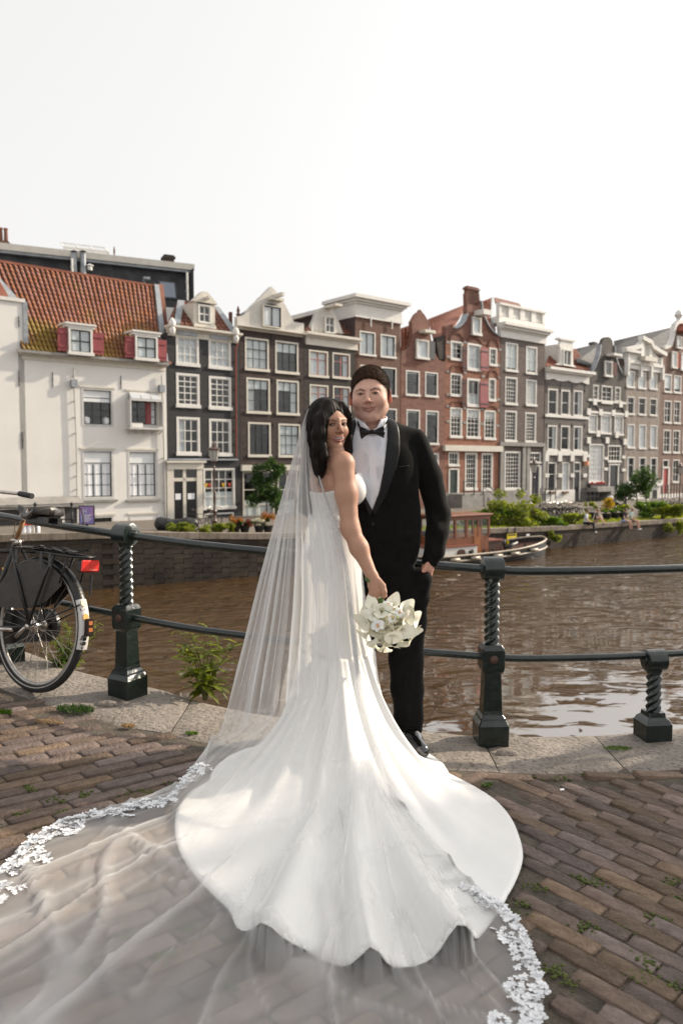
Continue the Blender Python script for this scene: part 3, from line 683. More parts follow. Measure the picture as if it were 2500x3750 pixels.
# --- white house with the red tiled roof
h = House('white_house', 'white rendered house with red pantile roof and red shuttered attic windows', 'A', 150, 985, 1362, 1085, WALLW)
for (c, x0, y0, x1, y1, kw) in (
    ('B', 672, 48, 930, 362, dict(rows=[1, .7, 1, 1, 1], rail=1, blind=.36)), ('B', 1045, 78, 1298, 362, dict(rows=[1, 1, 1, 1], rail=1, curt='R')),
    ('B', 678, 550, 935, 955, dict(rows=[1, 1, 1, 1], rail=1, blind=.3, curt='F')), ('B', 1050, 558, 1292, 950, dict(rows=[1, 1, 1, 1], rail=1, blind=.3, curt='F')),
    ('B', 740, 1095, 935, 1230, dict(rows=2)), ('B', 1062, 1082, 1296, 1240, dict(rows=2, curt='F'))):
    o, rc = h.win(c, x0, y0, x1, y1, cols=3, fr=GREYW, bar=DKFRAME, fw=0.11, sill=False, inset=.16, bw=.035, **kw)
    mb = MB(); mb.box(rc[0] - .12, rc[1] + .12, -.05, -.002, rc[3] + .0, rc[3] + .1); mb.build('lintel', WHITE2, h.root)
    if y0 > 500 and y0 < 1000: mb = MB(); mb.box(rc[0] - .15, rc[1] + .15, -.16, -.002, rc[2] - .18, rc[2] - .06); mb.build('stone_sill', STONE, h.root)
    if y0 == 48:
        for u in (.2, .82):      # ginger jars on the inner sill
            mb = MB(); mb.lathe([(.05, 0), (.16, .03), (.19, .2), (.17, .3), (.2, .31), (.1, .42), (.02, .45)], 12, (rc[0] + (rc[1] - rc[0]) * u, .28, rc[2] + .13)); jj = mb.build('window_pot', CURT, o, smooth=True)
    if y0 == 78:             # window bay frame with hopper tilted out and planter ledge
        a, b_, e, f = rc; zz = e + (f - e) * .74; mb = MB()
        mb.slab([(a - .05, -.5, zz), (b_ + .05, -.5, zz), (b_ - .12, -.06, f - .05), (a + .12, -.06, f - .05)], .05)
        mb.box(a - .08, b_ + .08, -.56, -.50, zz - .06, zz + .06); hp = mb.build('hopper_sash', GREYW, h.root)
        mb = MB()
        for k in range(3):
            u0 = a + (b_ - a) * k / 3 + .05; u1 = a + (b_ - a) * (k + 1) / 3 - .05
            mb.slab([(u0, -.50, zz + .08), (u1, -.5, zz + .08), (u1 * .93 + (a + b_) / 2 * .07, -.12, f - .12), (u0 * .93 + (a + b_) / 2 * .07, -.12, f - .12)], .06)
        mb.build('hopper_glass', mat('sky_glass', (0)), hp) if False else mb.build('hopper_glass', mat('frosted_glass', (.5, .52, .55)), hp)
        mb = MB()
        for x in (a - .06, b_ + .02): mb.box(x, x + .05, -.55, -.02, e, zz); mb.box(x - .01, x + .06, -.56, -.48, e - .1, zz)
        mb.box(a - .12, b_ + .12, -.6, -.02, e - .2, e - .1)
        for k in range(5): u = a + (b_ - a) * k / 4; mb.bar((u, -.5, e - .2), (u, -.02, e - .42), .05, .05)
        mb.build('window_bay_frame', GREYW, h.root)
        mb = MB(); mb.box(a + .1, a + .75, -.4, -.2, e - .08, e + .16); mb.build('planter', WHITE, h.root)
        mb = MB(); mb.box(a + (b_ - a) * .62, a + (b_ - a) * .8, .12, .16, e + .1, zz - .05); mb.build('red_curtain', REDSH, o)
zb, zt = h.cornice('A', 160, 982, 1362, 1083, 1040, WHITE2, proud=.28, name='eaves_cornice')
h.box('gutter', STONE, -.15, h.W + .02, -.42, -.3, zt - .05, zt + .1)
h.wall(zt)
tilem = (mat('roof_underlay', (.06, .04, .03)), mat('roof_tile_clay', (0.26, 0.085, 0.048), (0.38, 0.145, 0.078), rough=.7, scale=2.2, rnd=.15), mat('roof_tile_clay_rows', (0.26, 0.085, 0.048), (0.38, 0.145, 0.078), rough=.7, scale=2.2, rnd=.15, island=True))
for m_ in tilem[1:]:    # ochre lichen: world-space patch noise, stronger low on the roof where moisture stays
    nt = m_.node_tree; n = nt.nodes; l = nt.links; b_ = n['Principled BSDF']; src = b_.inputs['Base Color'].links[0].from_socket
    g = n.new('ShaderNodeNewGeometry'); no = n.new('ShaderNodeTexNoise'); no.inputs['Scale'].default_value = .55; no.inputs['Detail'].default_value = 6; l.new(g.outputs['Position'], no.inputs[0])
    sx = n.new('ShaderNodeSeparateXYZ'); l.new(g.outputs['Position'], sx.inputs[0])
    mr = n.new('ShaderNodeMapRange'); mr.inputs[1].default_value = 6.5; mr.inputs[2].default_value = 11.0; mr.inputs[3].default_value = .22; mr.inputs[4].default_value = -.12; l.new(sx.outputs[2], mr.inputs[0])
    ad = n.new('ShaderNodeMath'); l.new(no.outputs[0], ad.inputs[0]); l.new(mr.outputs[0], ad.inputs[1])
    cr = n.new('ShaderNodeValToRGB'); cr.color_ramp.elements[0].position = .5; cr.color_ramp.elements[1].position = .75; l.new(ad.outputs[0], cr.inputs[0])
    mx = n.new('ShaderNodeMixRGB'); l.new(cr.outputs[0], mx.inputs[0]); l.new(src, mx.inputs[1]); mx.inputs[2].default_value = (.30, .19, .035, 1); l.new(mx.outputs[0], b_.inputs['Base Color'])
EA = h.L('A', 188, 975, -.25); EB = h.L('A', 1330, 1078, -.25); RC = h.L('A', 1262, 432, 3.2); RD = h.L('A', -120, 255, 3.2)
zE = (EA[2] + EB[2]) / 2 + .05; zR = (RC[2] + RD[2]) / 2; EA = (EA[0], -.25, zE); EB = (EB[0], -.25, zE); RC = (RC[0], 3.2, zR); RD = (RD[0], 3.2, zR)
base = pantile_roof(h, EA, EB, RC, RD, tilem, 34, 19, 300)
h.box('roof_ridge', TILER, RD[0], RC[0], 3.1, 3.4, zR, zR + .14)
mb = MB(); mb.slab([EB, (EB[0] + .35, -.25, zE), (RC[0] + .3, 3.2, zR + .1), (RC[0], 3.2, zR + .1)], -.14); mb.build('verge_flashing', ZINC, h.root)
mb = MB(); mb.prism([(0, 0)] * 0 or [(EB[0] + .3, zE - .1), (h.W, zE - .1), (RC[0] + .65, zR + .2), (RC[0] + .3, zR + .2)], .0, .25); 
mb = MB(); mb.slab([(EB[0] + .35, -.1, zE), (EB[0] + .7, -.1, zE), (RC[0] + .65, 3.2, zR + .25), (RC[0] + .3, 3.2, zR + .25)], .2); mb.build('brick_parapet', TILEB, h.root)
for i, (wr, s1, s2) in enumerate((((557, 790, 752, 1008), (473, 785, 553, 975), (757, 828, 850, 1005)), ((1102, 852, 1285, 1055), (1025, 855, 1103, 1030), (1288, 885, 1366, 1056)))):
    o, rc = h.win('A', *wr, cols=[1, 1], rows=2, fr=WHITE, bar=DKFRAME, fw=.11, bw=.06, hole=False, y=-.42, inset=.1, curt='F', name='attic_window')
    mb = MB(); mb.box(rc[0] - .14, rc[1] + .14, -.62, -.1, rc[3] + .0, rc[3] + .14); mb.box(rc[0] - .2, rc[1] + .2, -.7, .5, rc[3] + .14, rc[3] + .24); mb.box(rc[0], rc[1], -.3, 2.0, rc[2], rc[3] - .02); mb.build('dormer_hood', WHITE, h.root)
    for s in (s1, s2):
        a, b_, e, f = h.rect('A', *s, n=-.45); mb = MB(); mb.box(a, b_, -.5, -.45, e, f); sh = mb.build('shutter', REDSH, h.root)
        for z in (e + (f - e) * .2, e + (f - e) * .8): mb = MB(); mb.box(a + .04, b_ - .04, -.54, -.502, z - .05, z + .05); mb.build('batten', REDSH, sh)
PG = mat('pipe_grey', (.42, .41, .39), (.5, .49, .47), rough=.6); h.pipe('B', [(608, -120), (610, 20), (630, 550), (636, 985)], .04, PG); h.pipe('B', [(1328, -60), (1330, 20), (1345, 500), (1357, 1100)], .045, PG)
for (x, y) in ((608, 8), (1327, 52)): q = Vector(h.L('B', x, y, -.15)); mb = MB(); mb.cbox(q, (.16, .12, .2)); mb.build('rainwater_head', ZINC, h.root)
h.ties('A', [(155, 690, 780), (155, 1135, 1265), (432, 1148, 1275), (992, 1178, 1290)]); h.ties('B', [(186, 408, 545)])
# --- white corner building at the far left with its own roof and ledge
h2 = House('white_corner_building', 'taller white building at the corner beside the red tiled roof, ledge and dark shopfront below', 'A', -900, 545, 148, 560, WALLW, cat='building')
zt2 = h2.Z('A', 60, 562); h2.wall(zt2, x1=h2.X('A', 192, 700)); h2.box('coping', WHITE, -.1, h2.X('A', 192, 700) + .1, -.1, .4, zt2, zt2 + .18)
h2.poly('roof_slope', TILER, [('A', -900, 548, .3), ('A', 90, 548, .3), ('A', -60, 300, 2.0), ('A', -900, 200, 2.0)]); h2.poly('hip_flashing', ZINC, [('A', 90, 550, .2), ('A', 165, 560, .2), ('A', 0, 372, 2.1), ('A', -70, 330, 2.1)])
mb = MB(); mb.box(h2.X('A', 190, 700), h2.X('A', 228, 700) , -.06, .3, zE, zt2 + .05); mb.build('zinc_edge', ZINC, h2.root)
z0 = h2.Z('B', 300, 1000, -.6); x0 = h2.X('B', -500, 1000); x1 = h2.X('B', 650, 1000)
mb = MB(); mb.slab([(x0, -.7, z0), (x1, -.7, z0), (x1, -.05, z0 + .35), (x0, -.05, z0 + .35)], .1); mb.box(x0, x1, -.72, -.02, z0 - .22, z0 - .05); mb.build('ledge', STONE, h2.root)
mb = MB(); mb.box(x0, x1, -.12, -.01, -.3, z0 - .22); sf = mb.build('shopfront', mat('shopfront_dark', (.045, .042, .042), (.08, .075, .072), rough=.4, scale=1), h2.root)
for x in (-120, 172, 505, 640): a = h2.X('B', x, 1080); mb = MB(); mb.box(a - .1, a + .1, -.2, -.121, -.3, z0 - .22); mb.build('post', WHITE, h2.root)

# --- black house
h = House('black_house', 'black painted house with white sash windows and small hipped roof with dormer', 'C', 62, 300, 662, 380, BLACKW)
for r in ((145, 405, 333, 650), (412, 436, 595, 676), (147, 712, 338, 990), (415, 738, 597, 1008), (150, 1070, 341, 1382), (417, 1085, 598, 1388)):
    h.win('C', *r, cols=3, rows=[1, 1, 1] if r[1] < 700 or r[1] > 1000 else [.8, .8, 1, 1.1, .6], rail=1 if r[1] < 700 or r[1] > 1000 else (2, 4), fw=.13, bw=.055, inset=.06, curt='F' if r[1] < 500 else ('L' if r[0] == 150 else None))
h.win('D', 432, 692, 733, 1082, cols=4, rows=[1, 1, 1, 1.1], rail=1, fw=.11, bw=.05, curt='B')
h.win('D', 440, 1118, 722, 1330, cols=4, rows=2, fw=.1, bw=.05, sill=False)
zb, zt = h.cornice('C', 62, 300, 665, 378, 398, WHITE2, proud=.42)
h.wall(zb + .05)
for (x0, y0, x1, y1) in ((160, 345, 322, 400), (430, 380, 585, 432)): a, b_, e, f = h.rect('C', x0, y0, x1, y1, -.1); mb = MB(); mb.box(a, b_, -.1, -.04, e, f); mb.build('frieze_panel', ZINC, h.root)
for (x, y) in ((115, 352), (636, 420)):
    q = h.L('C', x, y + 45, -.3); mb = MB(); mb.lathe([(.05, 0), (.14, .08), (.2, .35), (.12, .5), (.2, .55), (.21, .75), (.1, .95), (.03, 1.0)], 12, q); mb.build('urn', WHITE, h.root, smooth=True)
lowres_tiles(h, [h.L('C', 75, 292, .1), h.L('C', 640, 372, .1), h.L('C', 470, 165, 2.4), h.L('C', 160, 112, 2.4)], TILEB)
h.poly('zinc_hip', ZINC, [('C', 130, 292, .0), ('C', 180, 300, .0), ('C', 215, 112, 2.3), ('C', 160, 108, 2.3)]); h.poly('zinc_hip', ZINC, [('C', 595, 365, .0), ('C', 650, 370, .0), ('C', 500, 165, 2.3), ('C', 455, 155, 2.3)])
o, rc = h.win('C', 318, 150, 425, 305, cols=2, rows=2, fw=.1, bw=.07, hole=False, y=.25, curt=None, sill=False, name='dormer_window')
a, b_, e, f = rc; mb = MB(); mb.box(a - .28, a - .01, .15, .5, e - .05, f + .1); mb.box(b_ + .01, b_ + .28, .15, .5, e - .05, f + .1); mb.box(a - .3, b_ + .3, .05, .5, e - .25, e - .05)
mb.prism([(a - .4, f + .1), (b_ + .4, f + .1), ((a + b_) / 2 + .18, f + .75), ((a + b_) / 2 - .18, f + .75)], .0, .5); mb.box(a - .25, b_ + .25, .55, 2.2, e, f + .1); mb.box((a + b_) / 2 - .08, (a + b_) / 2 + .08, -.5, .1, f + .25, f + .42); mb.build('dormer', WHITE2, h.root)
q = h.L('C', 0, 1415, -.1)[2]; mb = MB(); mb.box(0, h.X('C', 645, 1415), -.14, -.02, q - .05, q + .05); mb.build('gutter_pipe', ZINC, h.root)
a, b_, e, f = h.rect('D', 78, 620, 415, 1165); zd = h.Z('D', 250, 700); mb = MB()      # door surround
mb.box(a - .1, b_ + .15, -.35, 0.0, f - .12, f); mb.box(a, b_ + .05, -.2, .0, zd, f - .12); mb.box(a, a + .42, -.14, .0, e - .3, zd); mb.box(b_ - .38, b_, -.14, .0, e - .3, zd)
xm = (h.X('D', 235, 900) + h.X('D', 255, 900)) / 2; mb.box(xm - .1, xm + .1, -.1, .0, e - .3, zd); zr = h.Z('D', 250, 800); mb.box(a + .4, b_ - .38, -.1, .0, zr - .1, zr + .1); ds = mb.build('door_surround', WHITE2, h.root)
for (u0, u1) in ((a + .43, xm - .11), (xm + .11, b_ - .4)):
    mb = MB(); mb.box(u0, u1, -.04, -.005, e - .3, zr - .1); dd = mb.build('door', mat('black_door', (.012, .012, .013), rough=.25), h.root)
    mb = MB(); mb.box(u0 + .12, u1 - .12, -.06, -.041, e + 1.1, e + 1.45); mb.build('paper_notice', CURT, dd); mb = MB(); mb.box(u0, u1, -.04, -.005, zr + .1, zd - .02); mb.build('fanlight', mat('dark_glass', (.02, .02, .02), rough=.08, spec=.9), h.root)
mb = MB(); k = 0; bn = h.Z('D', 560, 835)
for k, (x, m_) in enumerate(((455, 'y'), (490, 'r'), (620, 'y'), (680, 'r'))):
    q = h.X('D', x, 840); mb = MB(); mb.prism([(q - .14, bn), (q + .14, bn), (q, bn - .32)], -.03, -.024); mb.build('pennant', mat('pennant_' + m_, (.55, .33, .03) if m_ == 'y' else (.4, .06, .03)), h.root)
h.pipe('C', [(655, 395), (650, 470), (634, 500), (640, 1400)], .05, mat('red_brown_pipe', (.22, .05, .035)))
# --- dark brown house with the white neck gable
h = House('dark_brown_house', 'dark brown brick house with white triangular gable and arched attic window', 'C', 664, 350, 1190, 400, DBROWNW)
for i, r in enumerate(((710, 422, 905, 690), (958, 450, 1147, 714), (722, 750, 914, 1040), (968, 768, 1151, 1052), (736, 1113, 921, 1395), (984, 1125, 1163, 1398))):
    h.win('C', *r, cols=3, rows=[1, 1, 1], rail=1, fr=WHITE2, bar=DKFRAME, fw=.11, bw=.03, curt=['F', None, 'L', 'R', None, 'F'][i], blind=[0, .35, .3, .3, 0, .3][i])
a, b_, e, f = h.rect('D', 785, 660, 1330, 715); 
for (x0, x1) in ((808, 1108), (1140, 1330)):
    o, rc = h.win('D', x0, 718, x1, 1200, cols=2, rows=[1, .9, .9], rail=1, fr=WHITE2, bar=WHITE2, fw=.09, bw=.07, sill=False, curt='B', name='shop_window')
mb = MB(); mb.box(a, b_, -.22, 0, e, f); mb.build('lintel', WHITE2, h.root)
zb, zt = h.cornice('C', 640, 305, 1192, 385, 345, WHITE2, proud=.4)
h.wall(zb + .05)
G = [h.L('C', x, y) for x, y in ((640, 330), (640, 245), (690, 240), (712, 222), (760, 160), (830, 95), (880, 40), (920, 0), (955, 35), (1035, 155), (1070, 225), (1105, 290), (1185, 302), (1190, 392))]
gm_ = mat('gable_white_plaster', (.52, .50, .46), (.64, .61, .56), rough=.8, scale=1.2, bump=.2); h.gable(G, gm_, .35, -.1)
o, rc = h.win('C', 848, 158, 1000, 336, cols=2, rows=1, fr=WHITE2, bar=DKFRAME, fw=.06, bw=.1, hole=False, y=-.12, sill=False, curt='F', name='arched_window'); a, b_, e, f = rc
mb = MB(); nn_ = 12; mb.prism([(a + (b_ - a) * i / nn_, f - .02 + .16 * math.sin(math.pi * i / nn_)) for i in range(nn_ + 1)], -.2, -.101); mb.build('window_arch', DKFRAME, o)
mb = MB(); q = Vector(h.L('C', 950, 112, -.1)); mb.box(q.x - .5, q.x + .5, -.5, -.1, q.z - .05, q.z + .12); mb.box(q.x - .1, q.x + .1, -1.1, -.1, q.z + .12, q.z + .35); mb.build('hoist_beam', WHITE2, h.root)
h.poly('roof', SLATE, [('C', 690, 245, .3), ('C', 1100, 290, .3), ('C', 925, 15, 6), ('C', 815, 92, .3)]); h.poly('roof', SLATE, [('C', 690, 240, .26), ('C', 815, 92, .3), ('C', 740, 180, 7), ('C', 640, 245, 7)])
for i in range(3):      # wall anchors between windows
    h.ties('C', [(928 + i * 6, 395 + i * 360, 430 + i * 360), (1165, 410 + i * 345, 445 + i * 345)])
chimney(h, 'C', 588, 608, 175, 320, 1.5, TILEB, 0, False); q = h.L('C', 655, 240, .2); mb = MB(); mb.lathe([(.1, 0), (.16, .1), (.07, .2), (.11, .35), (.02, .62)], 8, q); mb.build('finial', BRNW, h.root, smooth=True)
# --- dark house with pink frames
h = House('pink_framed_house', 'dark brick house with pink window frames under a cream cornice and little white dormer gable', 'C', 1192, 380, 1545, 420, DBROWNW2)
h.W = fac('E', 290, 480)[0] - h.t0
for r in (('C', 1233, 524, 1390, 742), ('E', 82, 590, 226, 800), ('C', 1240, 805, 1392, 1020), ('E', 86, 862, 232, 1110), ('C', 1245, 1100, 1392, 1330), ('E', 90, 1180, 236, 1400)):
    h.win(*r, cols=2, rows=[.45, 1], rail=1, fr=WHITE2, bar=PINK, fw=.1, bw=.09, curt='F' if r[0] == 'C' else 'R')
zb, zt = h.cornice('C', 1196, 362, 1545, 400, 470, WHITE2, proud=.4, x1=h.W + .1)
h.wall(zb + .05)
G = [h.L('E', x, y, .3) for x, y in ((-90, 410), (-85, 360), (-60, 300), (-42, 250), (0, 215), (40, 203), (75, 225), (90, 250), (110, 290), (135, 330), (160, 400), (175, 430))]
h.gable(G, gm_, .35, .3); h.win('C', 1358, 248, 1435, 382, cols=2, rows=2, fr=WHITE, bar=WHITE, fw=.05, bw=.06, hole=False, y=.28, sill=False, name='dormer_window')
lowres_tiles(h, [h.L('C', 1195, 355, .3), h.L('E', 240, 430, .3), h.L('E', 160, 240, 3.5), h.L('C', 1320, 200, 3.5)], TILEB)
q = Vector(h.L('E', 75, 215, -.1)); mb = MB(); mb.box(q.x - .3, q.x + .3, -.9, .4, q.z - .02, q.z + .14); mb.build('hoist_hood', WHITE2, h.root)
# --- tall brown house with the big white attic cornice
h = House('tall_brown_house', 'tall brown brick house with broad white attic cornice behind the groom', 'E', 272, 440, 640, 470, BRNW)
for i, r in enumerate(((305, 413, 434, 610), (476, 440, 600, 628), (310, 690, 436, 920), (480, 706, 606, 944), (315, 1030, 440, 1250), (483, 1043, 608, 1265), (318, 1340, 440, 1540), (486, 1345, 608, 1560))):
    h.win('E', *r, cols=2 if i < 2 else 1, rows=1 if i < 2 else [1, 1], rail=None if i < 2 else 1, fr=WHITE, bar=DKFRAME, fw=.09, bw=.07, curt='F' if i < 2 else None)
zA = h.Z('E', 262, 290); zB = (h.Z('E', 300, 105, -.5) + h.Z('E', 680, 170, -.5)) / 2
h.wall(zA, depth := None) if False else h.wall(zA)
mb = MB(); W = h.W; Hh = zB - zA; mb.box(-.1, W + .1, -.12, 3, zA, zA + Hh * .18); mb.box(-.05, W + .05, -.08, 3, zA + Hh * .18, zA + Hh * .62); mb.box(-.15, W + .15, -.2, 3, zA + Hh * .62, zA + Hh * .72); mb.box(-.3, W + .3, -.38, 3, zA + Hh * .72, zA + Hh * .84); mb.box(-.5, W + .5, -.6, 3.2, zA + Hh * .84, zB); mb.build('attic_cornice', WHITE, h.root)
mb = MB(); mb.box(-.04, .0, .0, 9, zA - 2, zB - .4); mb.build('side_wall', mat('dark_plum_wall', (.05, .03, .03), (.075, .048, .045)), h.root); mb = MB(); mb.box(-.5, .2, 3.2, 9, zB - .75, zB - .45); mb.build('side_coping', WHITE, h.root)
for x, y0, y1 in ((396, 270, 375), (569, 300, 395)): q = Vector(h.L('E', x, y0, -.1)); q2 = h.Z('E', x, y1); mb = MB(); mb.box(q.x - .04, q.x + .04, -.16, -.1, q2, zA + .1); mb.build('bracket', WHITE, h.root)
# --- narrow red brown house with bell gable
h = House('bell_gable_house', 'narrow red brown brick house with small bell gable and one open grey shutter', 'E', 644, 640, 1008, 690, REDW)
for r in ((683, 733, 796, 940), (841, 746, 945, 950), (688, 1053, 798, 1265), (846, 1062, 950, 1340)):
    h.win('E', *r, cols=1, rows=[1, 1], rail=1, fr=WHITE, bar=DKFRAME, fw=.1, bw=.06, blind=.12)
for r in ((690, 1400, 800, 1600), (848, 1410, 952, 1620)): h.win('E', *r, cols=2, rows=[1, 1], rail=1, fr=WHITE, fw=.1)
z = (h.Z('E', 650, 612) + h.Z('E', 1000, 660)) / 2; h.wall(z)
G = [h.L('E', x, y) for x, y in ((645, 615), (650, 575), (690, 560), (715, 530), (728, 480), (738, 420), (732, 330), (745, 312), (765, 275), (785, 255), (800, 248), (806, 232), (818, 252), (838, 275), (858, 310), (876, 330), (880, 400), (892, 480), (905, 540), (930, 600), (955, 645), (1000, 665))]
zg = min(g[2] for g in G); G = [(G[0][0], 0, z - .02)] + G[1:-1] + [(G[-1][0], 0, z - .02)]; h.gable(G, REDW, .35)
o, rc = h.win('E', 762, 482, 860, 640, cols=1, rows=1, fr=WHITE, fw=.1, hole=False, y=-.03, curt='F', name='attic_window')
mb = MB(); mb.box(rc[1] + .03, rc[1] + .75, -.12, -.07, rc[2] + .1, rc[3]); mb.build('shutter', mat('grey_shutter', (.10, .105, .11)), h.root)
q = Vector(h.L('E', 840, 418, -.1)); mb = MB(); mb.box(q.x - .55, q.x + .55, -.7, .0, q.z - .12, q.z + .1); mb.build('hoist_hood', WHITE2, h.root)
lowres_tiles(h, [h.L('E', 646, 610, .35), h.L('E', 735, 560, .35), h.L('E', 735, 355, 1.0), h.L('E', 646, 385, 1.0)], TILER)
lowres_tiles(h, [h.L('E', 905, 470, .4), h.L('E', 1040, 440, .4), h.L('E', 1190, 185, 6.5), h.L('E', 866, 312, 6.5)], TILER)
mb = MB(); mb.slab([h.L('E', 905, 470, .35), h.L('E', 1010, 440, .35), h.L('E', 1010, 660, .35), h.L('E', 935, 640, .35)], .3); mb.build('side_dormer', DBROWNW2, h.root)
# --- renaissance brick house with scroll gable
h = House('scroll_gable_house', 'red brick house with curved scroll gable, stone blocks and red hoist shutters', 'E', 1010, 480, 1462, 540, REDW2)
for r in ((1050, 492, 1150, 650), (1366, 546, 1430, 695)): h.win('E', *r, cols=2, rows=[1, 1, 1], fw=.12, bw=.04, curt='L')
for r in ((1048, 756, 1144, 944), (1362, 796, 1420, 984)): h.win('E', *r, cols=3, rows=4, rail=2, fw=.12, bw=.035, panes=False)
for r in ((1045, 1036, 1143, 1284), (1180, 1046, 1290, 1290), (1325, 1060, 1418, 1300)): h.win('E', *r, cols=3, rows=[1, 1, 1, 1, 1, 1], rail=3, fw=.12, bw=.035, panes=False, blind=.3)
for r in ((1186, 512, 1300, 735), (1185, 798, 1290, 1030)): h.win('E', *r, cols=2, rows=[1.4, 1], rail=1, fw=.16, bw=.05, curt='F' if r[1] < 600 else 'B', name='hoist_door')
for r in ((1302, 545, 1364, 735), (1296, 815, 1362, 1035), (1152, 530, 1183, 735), (1150, 800, 1180, 1030)):
    a, b_, e, f = h.rect('E', *r, n=-.2); mb = MB(); mb.box(a, b_, -.16, -.11, e, f); sh = mb.build('shutter', REDSH if r[0] > 1200 else mat('dark_red_shutter', (.09, .03, .028)), h.root)
    for z in (e + .3, f - .3): mb = MB(); mb.box(a, b_, -.19, -.161, z - .04, z + .04); mb.build('strap_hinge', BLACKIRON, sh)
for r in ((462, 496, 552, 620), ): h.win('H', *r, cols=3, rows=2, fw=.1, bw=.04, panes=False, name='fanlight')
for r in ((606, 500, 712, 832), (752, 504, 850, 836)): h.win('H', *r, cols=4 if r[0] < 700 else 3, rows=[1, 1, 1, 1.2, 1, 1, 1], rail=3, fw=.14, bw=.035, panes=False)
a, b_, e, f = h.rect('H', 460, 640, 552, 920); h.holes.append((a, b_, e, f)); mb = MB(); mb.box(a, a + .12, -.05, .1, e, f); mb.box(b_ - .18, b_, -.05, .1, e, f); mb.box(a, b_, -.05, .1, f - .1, f); mb.build('door_frame', WHITE, h.root)
mb = MB(); mb.box(a + .12, b_ - .18, .05, .1, e, f - .1); dd = mb.build('door', mat('green_door', (.02, .04, .028), rough=.4), h.root); mb = MB()
for k in range(3): mb.box(a + .25, b_ - .31, .03, .049, e + .2 + k * .85, e + .9 + k * .85)
mb.build('door_panel', MATS['green_door'], dd)
h.holes.append((0, 0, 0, 0)); h.holes.pop()
zg = (h.Z('E', 1010, 480) + h.Z('E', 1462, 545)) / 2; h.wall(zg)
G = [h.L('E', x, y) for x, y in ((1010, 500), (1008, 365), (1068, 350), (1072, 385), (1100, 380), (1130, 360), (1160, 325), (1180, 270), (1185, 200), (1182, 100), (1195, 85), (1283, 82), (1292, 160), (1303, 240), (1322, 300), (1345, 350), (1372, 395), (1400, 425), (1436, 445), (1440, 430), (1462, 445), (1466, 560))]
G = [(0.0, 0, zg - .02)] + G[1:-1] + [(h.W, 0, zg - .02)]
h.gable(G, REDW, .4)
chimney(h, 'E', 1190, 1280, 45, 90, .0, REDW, 0, True, .4)
mb = MB(); Q = [Vector(g) for g in G[3:8]]; [mb.bar((p.x, .1, p.z), (q.x, .1, q.z), .6, .1, up=(0, 0, 1)) for p, q in zip(Q, Q[1:])]; Q = [Vector(g) for g in G[12:19]]; [mb.bar((p.x, .1, p.z), (q.x, .1, q.z), .6, .1, up=(0, 0, 1)) for p, q in zip(Q, Q[1:])]; mb.build('scroll_coping', ZINC, h.root)
h.win('E', 1218, 296, 1290, 445, cols=1, rows=1, fw=.14, hole=False, y=-.03, curt='F', name='attic_window'); q = Vector(h.L('E', 1290, 270, -.2)); mb = MB(); mb.box(q.x - .5, q.x + .4, -1.0, .0, q.z - .15, q.z + .25); mb.build('hoist_hood', WHITE, h.root)
def arch(h, c, x0, x1, ytop, ybase, m=STONE, th=.16, name='brick_arch'):
    a = Vector(h.L(c, x0, ybase)); b_ = Vector(h.L(c, x1, ybase)); zt = h.Z(c, (x0 + x1) / 2, ytop); cx = (a.x + b_.x) / 2; rx = (b_.x - a.x) / 2; z0 = (a.z + b_.z) / 2; rz = zt - z0; mb = MB()
    for i in range(9):
        t0 = math.pi * i / 9 + .02; t1 = math.pi * (i + 1) / 9 - .02; P = lambda t, k: (cx - (rx + k) * math.cos(t), z0 + (rz + k) * math.sin(t))
        mb.prism([P(t0, 0), P(t1, 0), P(t1, th), P(t0, th)], -.07, .0)
    mb.build(name, m, h.root)
for (x0, x1, yt, yb) in ((1052, 1150, 430, 492), (1190, 1300, 465, 512), (1366, 1440, 480, 545), (1050, 1146, 695, 756), (1362, 1432, 735, 796), (1048, 1145, 990, 1036), (1330, 1425, 1025, 1060)):
    arch(h, 'E', x0, x1, yt, yb, TILEB)
for (x, y) in ((1028, 500), (1168, 500), (1450, 560), (1028, 620), (1168, 620), (1442, 690), (1030, 740), (1165, 750), (1440, 790), (1315, 780), (1030, 930), (1165, 940), (1440, 970), (1030, 1025), (1163, 1040), (1308, 1050), (1438, 1060), (1030, 1150), (1163, 1160), (1308, 1170), (1436, 1185)):
    q = Vector(h.L('E', x, y)); mb = MB(); mb.box(q.x - .2, q.x + .2, -.04, -.002, q.z - .1, q.z + .1); mb.build('stone_block', STONE, h.root)
q = (h.Z('E', 1100, 1345) , h.Z('E', 1100, 1393)); mb = MB(); mb.box(-.25, h.W + .1, -.3, -.003, q[1], q[0]); mb.build('stone_band', WHITE2, h.root)
q = h.Z('H', 700, 850); mb = MB(); mb.box(0, h.W, -.12, -.003, -.5, q); mb.build('plinth', STONE, h.root)
# --- taupe house with balustrade
h = House('balustrade_house', 'tall taupe brick house with white cornice and rooftop balustrade', 'F', 66, 450, 436, 520, GRYW)
for r in ((111, 506, 211, 742), (278, 536, 369, 763)): h.win('F', *r, cols=2, rows=[1, 1], rail=1, fw=.12, bw=.04, blind=.85, panes=True)
for r in ((108, 786, 207, 1014), (278, 808, 365, 1024)): h.win('F', *r, cols=4, rows=[1] * 6, rail=3, fw=.12, bw=.04, panes=False, curt='F' if r[0] > 200 else None)
for r in ((105, 1062, 202, 1318), (272, 1076, 360, 1324)): h.win('F', *r, cols=4, rows=[1] * 8, rail=4, fw=.12, bw=.04, panes=False)
h.win('G', 103, 342, 230, 660, cols=5, rows=[1] * 9, rail=4, fw=.14, bw=.045, panes=False)
h.win('G', 308, 350, 400, 440, cols=4, rows=2, fw=.1, bw=.04, panes=False, name='fanlight')
